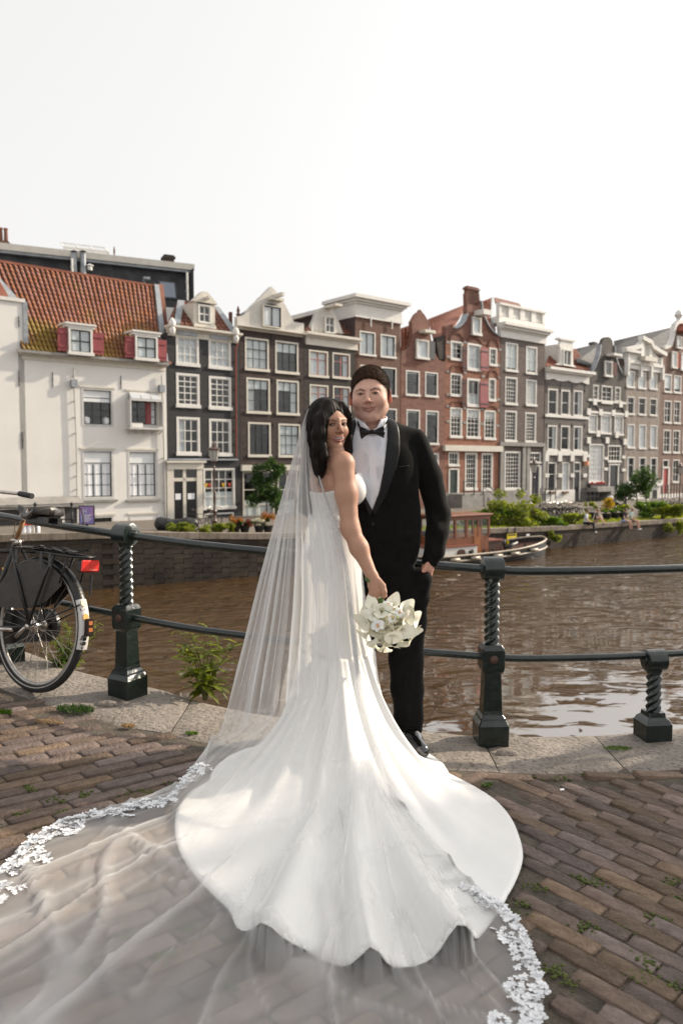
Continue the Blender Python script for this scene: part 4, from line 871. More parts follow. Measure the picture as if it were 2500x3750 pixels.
a, b_, e, f = h.rect('G', 305, 455, 402, 760); h.holes.append((a, b_, e, f)); mb = MB(); mb.box(a, a + .25, -.08, .1, e, f); mb.box(b_ - .35, b_, -.08, .1, e, f); mb.box(a, b_, -.08, .1, f - .15, f); mb.build('door_frame', WHITE, h.root); mb = MB(); mb.box(a + .25, b_ - .35, .06, .1, e, f - .15); mb.build('door', mat('navy_door', (.015, .018, .035), rough=.35), h.root)
zA = (h.Z('F', 85, 455) + h.Z('F', 430, 520)) / 2; zB = (h.Z('F', 75, 325, -.45) + h.Z('F', 470, 400, -.45)) / 2; h.wall(zA); W = h.W; Hh = zB - zA; mb = MB()
mb.box(-.02, W + .05, -.1, .3, zA, zA + Hh * .5); mb.box(-.05, W + .1, -.2, .3, zA + Hh * .5, zA + Hh * .62); mb.box(-.08, W + .2, -.42, .3, zA + Hh * .62, zA + Hh * .8); mb.box(-.1, W + .35, -.65, .3, zA + Hh * .8, zB); mb.build('cornice', WHITE, h.root)
zC = h.Z('F', 45, 175, .3); mb = MB(); mb.box(0, W, .1, 1.5, zB, zB + .55); mb.box(0, W + .1, .0, .5, zC - .18, zC); 
for i in range(5): x = W * i / 4; mb.box(max(x - .3, 0), min(x + .3, W), .1, .45, zB + .5, zC - .18)
mb.build('attic', WHITE, h.root)
for i in range(4):
    for k in range(6): x = W * i / 4 + .42 + k * (W / 4 - .84) / 5; mb = MB(); mb.lathe([(.07, zB + .55), (.1, zB + .75), (.05, zB + 1.0), (.08, zC - .18)], 6, (x, .28, 0)); mb.build('baluster', WHITE, h.root, smooth=True)
lowres_tiles(h, [h.L('E', 1300, 190, 1.5), h.L('E', 1400, 130, 1.5), h.L('E', 1395, 130, 1.6), h.L('E', 1310, 160, 5)], TILEB) if False else None
lowres_tiles(h, [h.L('E', 1345, 380, .2), h.L('E', 1420, 420, .2), h.L('E', 1400, 130, 3), h.L('E', 1310, 165, 3)], TILER)
h.poly('roof', TILEB, [('F', 30, 172, 2.0), ('F', 250, 215, 2.0), ('F', 220, 180, 5), ('F', 20, 130, 5)]); h.poly('zinc_edge', ZINC, [('F', -18, 420, 0.1), ('F', 22, 425, .1), ('F', 20, 130, 2.5), ('F', 0, 128, 2.5)])
q = (h.Z('G', 200, 268), h.Z('G', 200, 300)); mb = MB(); mb.box(0, W, -.22, -.003, q[1], q[0]); mb.build('string_course', STONE, h.root)
for x in (75, 255, 290, 420): a = h.X('G', x, 500); mb = MB(); mb.box(a - .22, a + .22, -.14, -.003, -.5, q[1]); mb.build('pilaster', STONE, h.root)
q2 = h.Z('G', 200, 665); mb = MB(); mb.box(0, h.X('G', 300, 600), -.16, -.004, -.5, q2); mb.build('plinth', STONE, h.root)
# --- small grey house with white dormer
h = House('grey_house', 'lower grey brick house with white scalloped cornice and white dormer, white bands', 'F', 437, 790, 790, 830, GRYW2)
for r in ((458, 882, 537, 1102), (566, 892, 638, 1104), (668, 896, 740, 1110), (455, 1182, 531, 1390), (563, 1184, 636, 1392), (668, 1188, 738, 1396)): h.win('F', *r, cols=1, rows=[1, 1], rail=1, fw=.11, bw=.05, panes=False, curt='R' if r[0] in (668, 455) else None)
for r in ((455, 432, 526, 682), (574, 432, 632, 684)): h.win('G', *r, cols=1, rows=[1, 1.6], rail=1, fw=.09, bw=.05, panes=False, curt='F' if r[0] > 500 else None)
a, b_, e, f = h.rect('G', 664, 430, 722, 742); h.holes.append((a, b_, e, f)); mb = MB(); mb.box(a, a + .1, -.04, .1, e, f); mb.box(b_ - .1, b_, -.04, .1, e, f); mb.box(a, b_, -.04, .1, f - .1, f); zz = h.Z('G', 690, 505); mb.box(a, b_, -.04, .1, zz - .07, zz + .07); mb.build('door_frame', WHITE, h.root); mb = MB(); mb.box(a + .1, b_ - .1, .06, .1, e, f - .1); mb.build('door', mat('black_door', (.012,) * 3), h.root)
zA = (h.Z('F', 440, 800) + h.Z('F', 780, 835)) / 2; zB = (h.Z('F', 465, 700, -.4) + h.Z('F', 818, 742, -.4)) / 2; h.wall(zA); W = h.W; Hh = zB - zA; mb = MB()
N = 3
for i in range(N):
    a = W * i / N; b_ = W * (i + 1) / N; mb.prism([(a, zA + Hh * .6), (a, zA - .1)] + [(a + (b_ - a) * (k / 8), zA + .05 - .16 * abs(math.cos(math.pi * k / 8))) for k in range(1, 8)] + [(b_, zA - .1), (b_, zA + Hh * .6)], -.1, .1)
mb.box(-.05, W, -.4, .1, zA + Hh * .6, zA + Hh * .75); mb.box(-.05, W + .3, -.6, .1, zA + Hh * .75, zB); mb.build('cornice', WHITE, h.root)
o, rc = h.win('F', 575, 562, 640, 695, cols=2, rows=1, fw=.09, bw=.08, hole=False, y=.2, sill=False, name='dormer_window'); a, b_, e, f = rc
mb = MB(); mb.prism([(a - 1.0, e), (a - .45, e + .2), (a - .35, f), (a - .5, f + .25), (a - .3, f + .8), (b_ + .3, f + .8), (b_ + .5, f + .25), (b_ + .35, f), (b_ + .45, e + .2), (b_ + 1.0, e), (b_, e), (b_, f), (a, f), (a, e)], .15, .4); mb.box(a - .6, b_ + .6, .05, .6, f + .8, f + .98); mb.box(a - .1, b_ + .1, .5, 2.5, e, f + .5); mb.build('dormer', WHITE, h.root)
lowres_tiles(h, [h.L('F', 437, 690, .2), h.L('F', 800, 730, .2), h.L('F', 690, 560, 3), h.L('F', 500, 525, 3)], TILER)
for yy in (1108,): q = h.Z('F', 600, yy - 8), h.Z('F', 600, yy + 14); mb = MB(); mb.box(0, W, -.1, -.003, q[1], q[0]); mb.build('string_course', WHITE, h.root)
q = h.Z('G', 600, 340), h.Z('G', 600, 385); mb = MB(); mb.box(0, W, -.12, -.003, q[1] + .1, q[0]); mb.build('string_course', WHITE, h.root)
for x in (442, 550, 652, 754):
    for (y0, y1) in ((360, 425), (525, 555)): q = Vector(h.L('G', x, y0)), Vector(h.L('G', x, y1)); mb = MB(); mb.box(q[0].x - .28, q[0].x + .28, -.15, -.004, q[1].z, q[0].z); mb.build('stone_block', WHITE, h.root)
for x in (450, 560, 655, 760):
    for y in (820, 860, 1115 + 30): h.ties('F', [(x, y + 20, y + 55)])
q = h.Z('G', 560, 660); mb = MB(); mb.box(0, h.X('G', 660, 700), -.25, -.005, -.4, q); mb.build('plinth', WHITE, h.root)
for x in (480, 590): p = Vector(h.L('G', x, 678, -.2)); mb = MB(); mb.box(p.x - .4, p.x + .4, -.45, -.26, p.z - .12, p.z + .08); fb = mb.build('flower_box', BRNW, h.root)
q = Vector(h.L('G', 782, 440, -.3)); mb = MB(); mb.box(q.x - .12, q.x + .12, q.y - .1, -.0, q.z - .2, q.z + .2); mb.build('wall_lantern', mat('lantern_glow', (.8, .35, .2)), h.root)
# --- dark grey bell gable house
h = House('dark_bell_gable_house', 'dark grey brick bell gable house with red attic shutter and white stone bands', 'F', 791, 790, 1100, 820, GRYW2)
h.wallm = mat('dark_grey_brick', (0.062, 0.056, 0.052), (0.10, 0.09, 0.083), rough=.85, scale=1.3, bump=.5, bscale=16)
for r in ((828, 850, 873, 985), (898, 858, 985, 1005), (1008, 868, 1053, 990)): h.win('F', *r, cols=2, rows=[1, 1, 1], fw=.1, bw=.05, panes=False)
for r in ((790, 1092, 865, 1244), (890, 1098, 975, 1254), (1003, 1104, 1076, 1264)): h.win('F', *r, cols=3, rows=[1, 1, 1], fw=.12, bw=.05, panes=False, curt='F')
h.win('G', 795, 282, 915, 602, cols=5, rows=[1] * 8, rail=4, fw=.12, bw=.05, panes=False, curt='F'); h.win('G', 950, 292, 1056, 432, cols=4, rows=3, fw=.12, bw=.05, panes=False)
a, b_, e, f = h.rect('G', 955, 445, 1035, 690); h.holes.append((a, b_, e, f)); mb = MB(); mb.box(a, a + .14, -.06, .1, e, f); mb.box(b_ - .14, b_, -.06, .1, e, f); mb.box(a - .1, b_ + .1, -.1, .1, f - .12, f); mb.build('door_frame', WHITE, h.root); mb = MB(); mb.box(a + .14, b_ - .14, .06, .1, e, f - .12); mb.build('door', mat('black_door', (.012,) * 3), h.root)
z = (h.Z('F', 795, 770) + h.Z('F', 1098, 815)) / 2; h.wall(z)
G = [h.L('F', x, y) for x, y in ((791, 780), (815, 755), (845, 700), (865, 650), (882, 590), (888, 520), (905, 500), (912, 475), (930, 460), (948, 455), (972, 465), (988, 490), (992, 520), (1006, 530), (1008, 600), (1022, 655), (1042, 710), (1065, 760), (1098, 805))]
G = [(0, 0, z - .02)] + G[1:-1] + [(h.W, 0, z - .02)]; h.gable(G, h.wallm, .35)
mb = MB(); Q = [Vector(g) for g in G[1:6]]; [mb.bar((p.x, .15, p.z), (q.x, .15, q.z), .5, .12) for p, q in zip(Q, Q[1:])]; Q = [Vector(g) for g in G[13:18]]; [mb.bar((p.x, .15, p.z), (q.x, .15, q.z), .5, .12) for p, q in zip(Q, Q[1:])]; mb.build('gable_coping', ZINC, h.root)
o, rc = h.win('F', 915, 655, 975, 785, cols=1, rows=1, fw=.12, hole=False, y=-.03, name='attic_window'); mb = MB(); mb.box(rc[1] + .05, rc[1] + 1.0, -.1, -.05, rc[2] + .2, rc[3]); mb.build('shutter', mat('dark_red_shutter', (.09, .03, .028)), h.root)
q = Vector(h.L('F', 985, 610, -.2)); mb = MB(); mb.box(q.x - .8, q.x + .7, -.9, 0, q.z - .1, q.z + .12); mb.build('hoist_hood', WHITE, h.root)
lowres_tiles(h, [h.L('F', 690, 660, .4), h.L('F', 850, 715, .4), h.L('F', 900, 505, 6), h.L('F', 670, 560, 6)], SLATE)
chimney(h, 'F', 835, 860, 497, 515, 6, GRYW2, 0)
for (y0, y1) in ((978, 995), (1072, 1092)): q = h.Z('F', 940, y0), h.Z('F', 940, y1); mb = MB(); mb.box(0, h.W, -.08, -.003, q[1], q[0]); mb.build('string_course', WHITE, h.root)
for (x0, x1, yt, yb) in ((800, 870, 1020, 1070), (1000, 1075, 1025, 1080), (800, 915, 1265, 1310), (950, 1060, 1270, 1320)): arch(h, 'F', x0, x1, yt, yb, h.wallm, .2)
for (x, y) in ((788, 1305), (940, 1305), (1085, 1318), (788, 1070), (885, 1075), (990, 1080), (1095, 1090), (865, 1250), (1018, 1260), (838, 990), (1050, 1010)): q = Vector(h.L('F', x, y)); mb = MB(); mb.box(q.x - .3, q.x + .3, -.12, -.004, q.z - .3, q.z + .3); mb.build('stone_block', WHITE, h.root)
for (x, y) in ((930, 400), (930, 487), (1075, 390), (1075, 495), (785, 380)): q = Vector(h.L('G', x, y)); mb = MB(); mb.box(q.x - .3, q.x + .3, -.1, -.004, q.z - .14, q.z + .14); mb.build('stone_block', WHITE, h.root)
q = Vector(h.L('G', 860, 615, -.2)); mb = MB(); mb.box(q.x - 1.5, q.x + 1.6, -.45, -.16, q.z - .25, q.z); fb = mb.build('flower_box', BLACKIRON, h.root)
mb = MB(); [mb.ball((q.x - 1.4 + random.random() * 2.9, -.3 + random.uniform(-.1, .1), q.z + random.random() * .25), .07, 5, 3) for _ in range(40)]; mb.build('red_flowers', mat('red_petals', (.5, .04, .03)), fb)
q = Vector(h.L('G', 840, 650, -.3)); mb = MB(); mb.box(0.0, q.x + 2.0, -1.2, -.02, q.z - .25, q.z + .2); mb.box(q.x + 1.4, q.x + 1.9, -1.2, -.02, -.5, q.z - .25); mb.build('stoop', STONE, h.root)
for k in range(7): x = h.X('G', 960, 700); mb = MB(); mb.box(x - .3, x + 1.5, -.3 * (7 - k) - .1, -.02, -.4 + k * .2, -.2 + k * .2); mb.build('step', STONE, h.root)
# --- stone house with the pediment
h = House('pediment_house', 'pale weathered stone house with white pediment gable and white base', 'F', 1101, 700, 1384, 740, STNW)
for r in ((1103, 735, 1168, 875), (1198, 745, 1262, 885), (1290, 755, 1353, 890)): h.win('F', *r, cols=1, rows=[1, 1], rail=1, fw=.12, bw=.06, panes=False, blind=.9)
for r in ((1108, 945, 1168, 1095), (1201, 952, 1262, 1100), (1293, 960, 1352, 1105), (1110, 1172, 1169, 1370), (1203, 1176, 1262, 1376), (1296, 1182, 1352, 1374)): h.win('F', *r, cols=1, rows=[1, 2], rail=1, fr=WHITE, fw=.1, bw=.05, panes=False, curt='F' if r[1] > 1100 else None)
for r in ((1108, 388, 1168, 580), (1203, 390, 1262, 580), (1296, 392, 1352, 580)): h.win('G', *r, cols=1, rows=[1, 2], rail=1, fw=.1, bw=.05, panes=False, curt='L')
zA = (h.Z('F', 1105, 700) + h.Z('F', 1384, 735)) / 2; h.wall(zA); q = h.Z('F', 1240, 685); W = h.W; mb = MB()
mb.box(-.1, W + .15, -.3, .1, q - .1, q + .25); mb.box(-.05, W + .1, -.15, .1, q - .6, q - .1); pk = h.Z('F', 1240, 470); e1 = h.Z('F', 1065, 562); xm = h.X('F', 1240, 500); 
mb.box(-.6, W * .35, -.4, .1, e1 - .15, e1 + .1)
for (x, y) in ((0.0, 0), (W, 0), (W * .36, 0), (W * .66, 0)): mb.box(x - .15, x + .2, -.3, .1, q - 1.3, q + .2)
P = [(-.6, e1), (W * .36, h.Z('F', 1190, 530)), (W * .36, pk), (W * .62, pk - .3), (W * .66, h.Z('F', 1300, 540)), (W + .5, h.Z('F', 1405, 605))]
for p_, q_ in zip(P, P[1:]): mb.bar((p_[0], -.1, p_[1]), (q_[0], -.1, q_[1]), .6, .4)
mb.box(W * .36, W * .44, -.2, .1, q, pk); mb.box(W * .6, W * .68, -.2, .1, q, pk - .4); mb.prism([(0, q), (W, q), (W, q + .8), (W * .62, pk - .6), (W * .4, pk - .3), (0, e1 - .4)], .05, .25); mb.box(0, .3, -.2, .1, q, e1); mb.box(W - .3, W, -.2, .1, q, q + 1.0)
mb.build('pediment', WHITE, h.root)
q = Vector(h.L('F', 1270, 640, -.3)); mb = MB(); mb.box(q.x - 1.2, q.x + 1.2, -.8, -.31, q.z - .25, q.z + .2); mb.build('hoist_hood', WHITE2, h.root)
q = h.Z('G', 1240, 590); mb = MB(); mb.box(-.1, W + .05, -.5, -.005, q - .5, q + .1); mb.box(0, W, -.3, -.005, -.8, q - .5); mb.build('white_base', WHITE, h.root)
for x in (1275, 1335): a = h.X('G', x, 700, -.3); mb = MB(); mb.box(a - .45, a + .35, -.36, -.301, -.6, q - .9); mb.build('door', mat('black_door', (.012,) * 3), h.root)
# --- brown house at the right edge
h = House('curved_gable_house', 'brown brick house with white edged curved gable and red front door', 'F', 1386, 700, 1660, 740, mat('warm_brown_brick', (0.16, 0.10, 0.078), (0.235, 0.155, 0.125), rough=.85, scale=1.3, bump=.5, bscale=16))
for r in ((1505, 452, 1548, 553), (1412, 762, 1472, 914), (1490, 772, 1550, 920), (1575, 780, 1630, 928)): h.win('F', *r, cols=1, rows=[1, 1], rail=1, fw=.12, bw=.06, panes=False, blind=.75, hole=r[1] > 600, y=0 if r[1] > 600 else -.03)
for r in ((1410, 978, 1470, 1166), (1490, 982, 1545, 1170), (1570, 988, 1625, 1175), (1405, 1217, 1463, 1410), (1483, 1222, 1538, 1412), (1562, 1228, 1620, 1416)): h.win('F', *r, cols=2, rows=[1, 1, 1], fw=.11, bw=.06, panes=False)
h.win('G', 1480, 410, 1535, 600, cols=2, rows=[1, 1, 1], fw=.1, bw=.05, panes=False); h.win('G', 1400, 410, 1450, 480, cols=1, rows=1, fw=.1, panes=False, name='fanlight')
a, b_, e, f = h.rect('G', 1400, 482, 1440, 680); h.holes.append((a, b_, e, f)); mb = MB(); mb.box(a, b_, .06, .1, e, f); mb.build('door', mat('red_door', (.42, .05, .035), rough=.4), h.root); mb = MB(); mb.box(a - .15, a, -.06, .1, e, f); mb.box(b_, b_ + .3, -.06, .1, e, f); mb.build('door_frame', WHITE, h.root)
z = (h.Z('F', 1400, 590) + h.Z('F', 1570, 740)) / 2; z = h.Z('F', 1410, 590); h.wall(z)
G = [h.L('F', x, y) for x, y in ((1400, 592), (1402, 545), (1425, 540), (1450, 525), (1468, 480), (1478, 420), (1490, 365), (1510, 340), (1535, 332), (1560, 345), (1585, 390), (1600, 450), (1620, 520), (1650, 580), (1665, 600))]
G = [(0, 0, z - .02)] + G[1:-1] + [(h.W, 0, z - .02)]; h.gable(G, h.wallm, .35)
mb = MB(); Q = [Vector(g) for g in G[1:]]; [mb.bar((p.x, -.02, p.z), (q.x, -.02, q.z), .5, .35) for p, q in zip(Q, Q[1:])]; q = h.L('F', 1535, 332, -.1); mb.lathe([(.3, 0), (.2, .3), (.45, .7), (.3, 1.1), (.05, 1.3)], 10, (q[0], 0, q[2])); mb.build('gable_edge', WHITE, h.root)
o, rc = h.win('F', 1465, 578, 1505, 715, cols=1, rows=1, fw=.1, panes=False, hole=False, y=-.03, blind=.9); mb = MB(); mb.box(rc[1] + .02, rc[1] + .9, -.12, -.06, rc[2] + .1, rc[3] - .1); mb.build('shutter', mat('faded_red_shutter', (.42, .14, .10)), h.root); h.win('F', 1540, 590, 1590, 735, cols=1, rows=1, fw=.1, panes=False, hole=False, y=-.03, blind=.9)
lowres_tiles(h, [h.L('F', 1010, 640, 1.0), h.L('F', 1440, 640, 1.0), h.L('F', 1470, 380, 7), h.L('F', 1000, 490, 7)], SLATE)
q = Vector(h.L('F', 1560, 400, -.2)); mb = MB(); mb.box(q.x - .9, q.x + .9, -1.0, 0, q.z - .2, q.z + .2); mb.build('hoist_hood', mat('faded_red_shutter', (.42, .14, .10)), h.root)
q = h.Z('G', 1450, 690); mb = MB(); mb.box(0, h.W, -.15, -.005, -.8, q); mb.build('plinth', WHITE, h.root)
# --- one more plain house past the right edge, so the row does not stop at the frame
h = House('end_house', 'plain grey brick house continuing the row past the curved gable', 'F', 1662, 700, 1960, 760, GRYW)
for k in range(3):
    for x in (1700, 1800, 1890): h.win('F', x, 800 + k * 230, x + 55, 960 + k * 235, cols=1, rows=[1, 1], rail=1, panes=False)
h.wall(h.Z('F', 1700, 700)); h.cornice('F', 1662, 660, 1960, 700, 740, WHITE)
# ------------------------------------------------------------------ near ground: kerb stones, brick paving
def G3(x, y, dz=0.0): return Vector((x, y, gz(x) + dz))
wat = [ground('S', x, y) for x, y in ((-420, 2180), (-120, 2300), (84, 2373), (279, 2446), (402, 2477), (600, 2519), (746, 2563), (900, 2595), (1080, 2625), (1300, 2650), (1531, 2668), (1700, 2682), (1870, 2688), (2200, 2683), (2500, 2655))]
frt = [ground('S', x, y) for x, y in ((-420, 2370), (-120, 2470), (34, 2529), (207, 2589), (344, 2624), (448, 2658), (574, 2675), (740, 2713), (1000, 2755), (1300, 2795), (1600, 2812), (1715, 2818), (2100, 2826), (2400, 2820), (2500, 2812))]
wat = [(-9.0, 9.6), (-5.0, 6.9)] + [(p.x, p.y) for p in wat] + [(2.6, 4.4), (4.2, 5.4), (7.0, 7.4), (13.0, 12.0), (25, 21)]
frt = [(-9.0, 8.9), (-5.0, 6.2)] + [(p.x, p.y) for p in frt] + [(2.7, 3.75), (4.4, 4.75), (7.3, 6.7), (13.4, 11.3), (25.4, 20.3)]
def interp(path, x):
    for a, b in zip(path, path[1:]):
        if x <= b[0]: return a[1] + (b[1] - a[1]) * (x - a[0]) / max(b[0] - a[0], 1e-6)
    return path[-1][1]
wat.sort(); frt.sort()
granite = mat('kerb_stone', (0.165, 0.14, 0.118), (0.30, 0.262, 0.225), rough=0.85, scale=5, bump=0.75, bscale=38, detail=9, rnd=.06, noise_lo=.3, noise_hi=.7)
nt = granite.node_tree; n = nt.nodes; l = nt.links; b_ = n['Principled BSDF']; src = b_.inputs['Base Color'].links[0].from_socket
no = n.new('ShaderNodeTexNoise'); no.inputs['Scale'].default_value = 60; no.inputs['Detail'].default_value = 3; tcx = n.new('ShaderNodeTexCoord'); l.new(tcx.outputs['Object'], no.inputs[0])
cr = n.new('ShaderNodeValToRGB'); cr.color_ramp.elements[0].position = .34; cr.color_ramp.elements[0].color = (.35, .33, .32, 1); cr.color_ramp.elements[1].position = .46; cr.color_ramp.elements[1].color = (1, 1, 1, 1); l.new(no.outputs[0], cr.inputs[0])
mx = n.new('ShaderNodeMixRGB'); mx.blend_type = 'MULTIPLY'; mx.inputs[0].default_value = .8; l.new(src, mx.inputs[1]); l.new(cr.outputs[0], mx.inputs[2]); l.new(mx.outputs[0], b_.inputs['Base Color'])
sand = mat('joint_sand', (0.055, 0.045, 0.034), (0.11, 0.092, 0.07), rough=0.95, scale=12, bump=0.6, bscale=80)
pav = bpy.data.objects.new('pavement', bpy.data.meshes.new('pavement'))
V = []; F = []; XS = sorted(set([round(-9 + i * .3, 3) for i in range(115)])); NY = 10
for x in XS:
    yf = interp(frt, x) + .06
    for k in range(NY): V.append((x, -6 + (yf + 6) * k / (NY - 1), gz(x) - .012))
for i in range(len(XS) - 1):
    for k in range(NY - 1): a = i * NY + k; F.append((a, a + NY, a + NY + 1, a + 1))
pav = np_mesh('pavement', V, F, sand, None, False); tag(pav, kind='structure')
# kerb stones: slabs with worn rounded edges
joints = [-9, -7.2, -5.6, -4.2, -3.0, -2.35, -1.62, -0.82, 0.0, 0.72, 1.32, 1.95, 2.9, 4.2, 5.8, 7.6, 9.6, 12, 15, 18.5, 22, 25]
def kerb(xa, xb, lean=0.0):
    n_ = max(6, int((xb - xa) / .06)); M = 9; vs = []; fs = []
    for i in range(n_ + 1):
        u = i / n_
        for k in range(M + 1):
            v = k / M; x = xa + (xb - xa) * u + lean * (v - .5)
            e = .003 * (1 if u == 0 else -1 if u == 1 else 0)
            x += e; y = interp(frt, x) * (1 - v) + interp(wat, x) * v
            if k == 0: y += .008
            z = gz(x) + .004 * noise.noise((x * 5, y * 5, 1)) + .006 * noise.noise((x * 1.7, y * 1.7, 3))
            d = min(u * (xb - xa), (1 - u) * (xb - xa), v * .5, (1 - v) * .5); z -= .012 * max(0, 1 - d / .03)
            if k == M: z -= .006
            vs.append((x, y, z))
    for i in range(n_):
        for k in range(M): a = i * (M + 1) + k; fs.append((a, a + M + 1, a + M + 2, a + 1))
    nb = len(vs); ring = [i * (M + 1) for i in range(n_ + 1)] + [n_ * (M + 1) + k for k in range(1, M + 1)] + [i * (M + 1) + M for i in range(n_ - 1, -1, -1)] + [k for k in range(M - 1, 0, -1)]
    for q in ring: vs.append((vs[q][0], vs[q][1], vs[q][2] - .32))
    for i in range(len(ring)): a, b2 = ring[i], ring[(i + 1) % len(ring)]; fs.append((a, nb + i, nb + (i + 1) % len(ring), b2))
    mb = MB(); mb.add(vs, fs); return mb.build('kerb_stone', granite, pav, smooth=True)
leans = {-.82: -.10, 1.32: -.3}
for a, b2 in zip(joints, joints[1:]): kerb(a, b2, 0.0)
mb = MB()
for a, b2 in zip(wat, wat[1:]):
    if abs(a[0] - b2[0]) < 1e-4: continue
    mb.add([(a[0], a[1] - .03, gz(a[0]) - .3), (b2[0], b2[1] - .03, gz(b2[0]) - .3), (b2[0], b2[1] - .03, WATER_Z - 1), (a[0], a[1] - .03, WATER_Z - 1)], [(0, 1, 2, 3)])
mb.build('canal_wall', mossy, pav, fixn=False)
# paving bricks
BL, BW = 0.232, 0.070
bc = ((0.100, 0.066, 0.051), (0.178, 0.126, 0.100))
BR1 = mat('paving_brick', *bc, rough=.82, scale=14, bump=.6, bscale=60, rnd=.34, spec=.35)
BR2 = mat('paving_brick_rows', *bc, rough=.82, scale=14, bump=.6, bscale=60, rnd=.34, island=True, spec=.35)
def brick_mesh(seed):
    r = random.Random(seed); L = BL - .007 - r.random() * .004; W = BW - .006 - r.random() * .003; NX, NYY = 7, 4; vs = []; fs = []
    def jit(x, y, k): return k * noise.noise((x * 30 + seed * 7, y * 30, seed))
    for j in range(NYY + 1):
        for i in range(NX + 1):
            u = i / NX - .5; v = j / NYY - .5; x = u * (L - .010); y = v * (W - .010)
            ed = (i in (0, NX)) or (j in (0, NYY)); cn = (i in (0, NX)) and (j in (0, NYY))
            z = .0 + jit(x, y, .0035) - (.0025 if ed else 0) - (.004 if cn else 0)
            vs.append((x + (jit(x, y, .003) if ed else 0), y + (jit(y, x, .0025) if ed else 0), z))
    for j in range(NYY):
        for i in range(NX): a = j * (NX + 1) + i; fs.append((a, a + 1, a + NX + 2, a + NX + 1))
    ring = [i for i in range(NX + 1)] + [j * (NX + 1) + NX for j in range(1, NYY + 1)] + [NYY * (NX + 1) + i for i in range(NX - 1, -1, -1)] + [j * (NX + 1) for j in range(NYY - 1, 0, -1)]
    prev = ring
    for (g, z) in ((.0038, -.0035), (.0050, -.035)):
        cur = []
        for q in ring: x, y, zz = vs[q]; s_ = (1 if x > 0 else -1), (1 if y > 0 else -1); ex = abs(abs(x) - (L / 2 - .005)) < .006; ey = abs(abs(y) - (W / 2 - .005)) < .006; cur.append(len(vs)); vs.append((x + (s_[0] * g if ex else 0), y + (s_[1] * g if ey else 0), z + jit(x, y, .001)))
        for i in range(len(ring)): k = (i + 1) % len(ring); fs.append((prev[i], cur[i], cur[k], prev[k]))
        prev = cur
    me = bpy.data.meshes.new('brick'); me.from_pydata(vs, [], fs); me.polygons.foreach_set('use_smooth', [True] * len(fs)); me.materials.append(BR1); return me, vs, fs
BM = [brick_mesh(i) for i in range(8)]
spots = []
SEAM = lambda y: .57 + (y - 1.9) * .06
def lay(ang, inside, x0, x1, y0, y1, off=0.0):
    d = Vector((math.cos(ang), math.sin(ang))); p = Vector((-d.y, d.x)); c = Vector(((x0 + x1) / 2, (y0 + y1) / 2)); Rr = math.hypot(x1 - x0, y1 - y0) / 2
    nr = int(Rr / BW) + 1; nl = int(Rr / BL) + 2
    for r in range(-nr, nr + 1):
        sh = (r % 2) * .5 + random.uniform(-.09, .09) + off
        wob = .0
        for k in range(-nl, nl + 1):
            q = c + d * ((k + sh) * BL) + p * (r * BW + .012 * math.sin(k * .7 + r * .1))
            if not (x0 < q.x < x1 and y0 < q.y < y1) or not inside(q): continue
            spots.append((q.x, q.y, ang + random.uniform(-.02, .02)))
lay(R(43), lambda q: q.x < SEAM(q.y) - .06 and q.y < interp(frt, q.x) - .075, -4.2, 1.0, .9, 5.3)
lay(R(-46), lambda q: q.x > SEAM(q.y) + .05 and q.y < interp(frt, q.x) - .14, .3, 4.2, .9, 4.6)
for x in np.arange(.75, 4.2, BL):    # header course along the kerb on the right
    y = interp(frt, x) - .042; a = math.atan2(interp(frt, x + .1) - interp(frt, x - .1), .2); spots.append((x, y, a)); 
def in_train(x, y):
    return ((x + .0) / .60) ** 2 + ((y - 2.72) / .66) ** 2 < 1
def vis(s): return s[1] > 1.85 and abs(s[0]) < .44 * s[1] + .05 and not in_train(s[0], s[1])
order = sorted([s for s in spots if vis(s)], key=lambda s: s[1])[:300]; oset = set(order); st_ = MB()
for s in spots:
    x, y, a = s; z = gz(x) + random.uniform(-.004, .004)
    M = Matrix.Translation((x, y, z)) @ Euler((random.uniform(-.02, .02), math.atan(.075) * math.cos(a) + random.uniform(-.015, .015), a)).to_matrix().to_4x4()
    me, vs, fs = random.choice(BM)
    if s in oset:
        o = bpy.data.objects.new('brick', me); col.objects.link(o); o.parent = pav; o.matrix_local = M
    else: st_.M = M; st_.add(vs, fs)
o = st_.build('brick_rows', BR2, pav, smooth='all', fixn=False); o['kind'] = 'stuff'

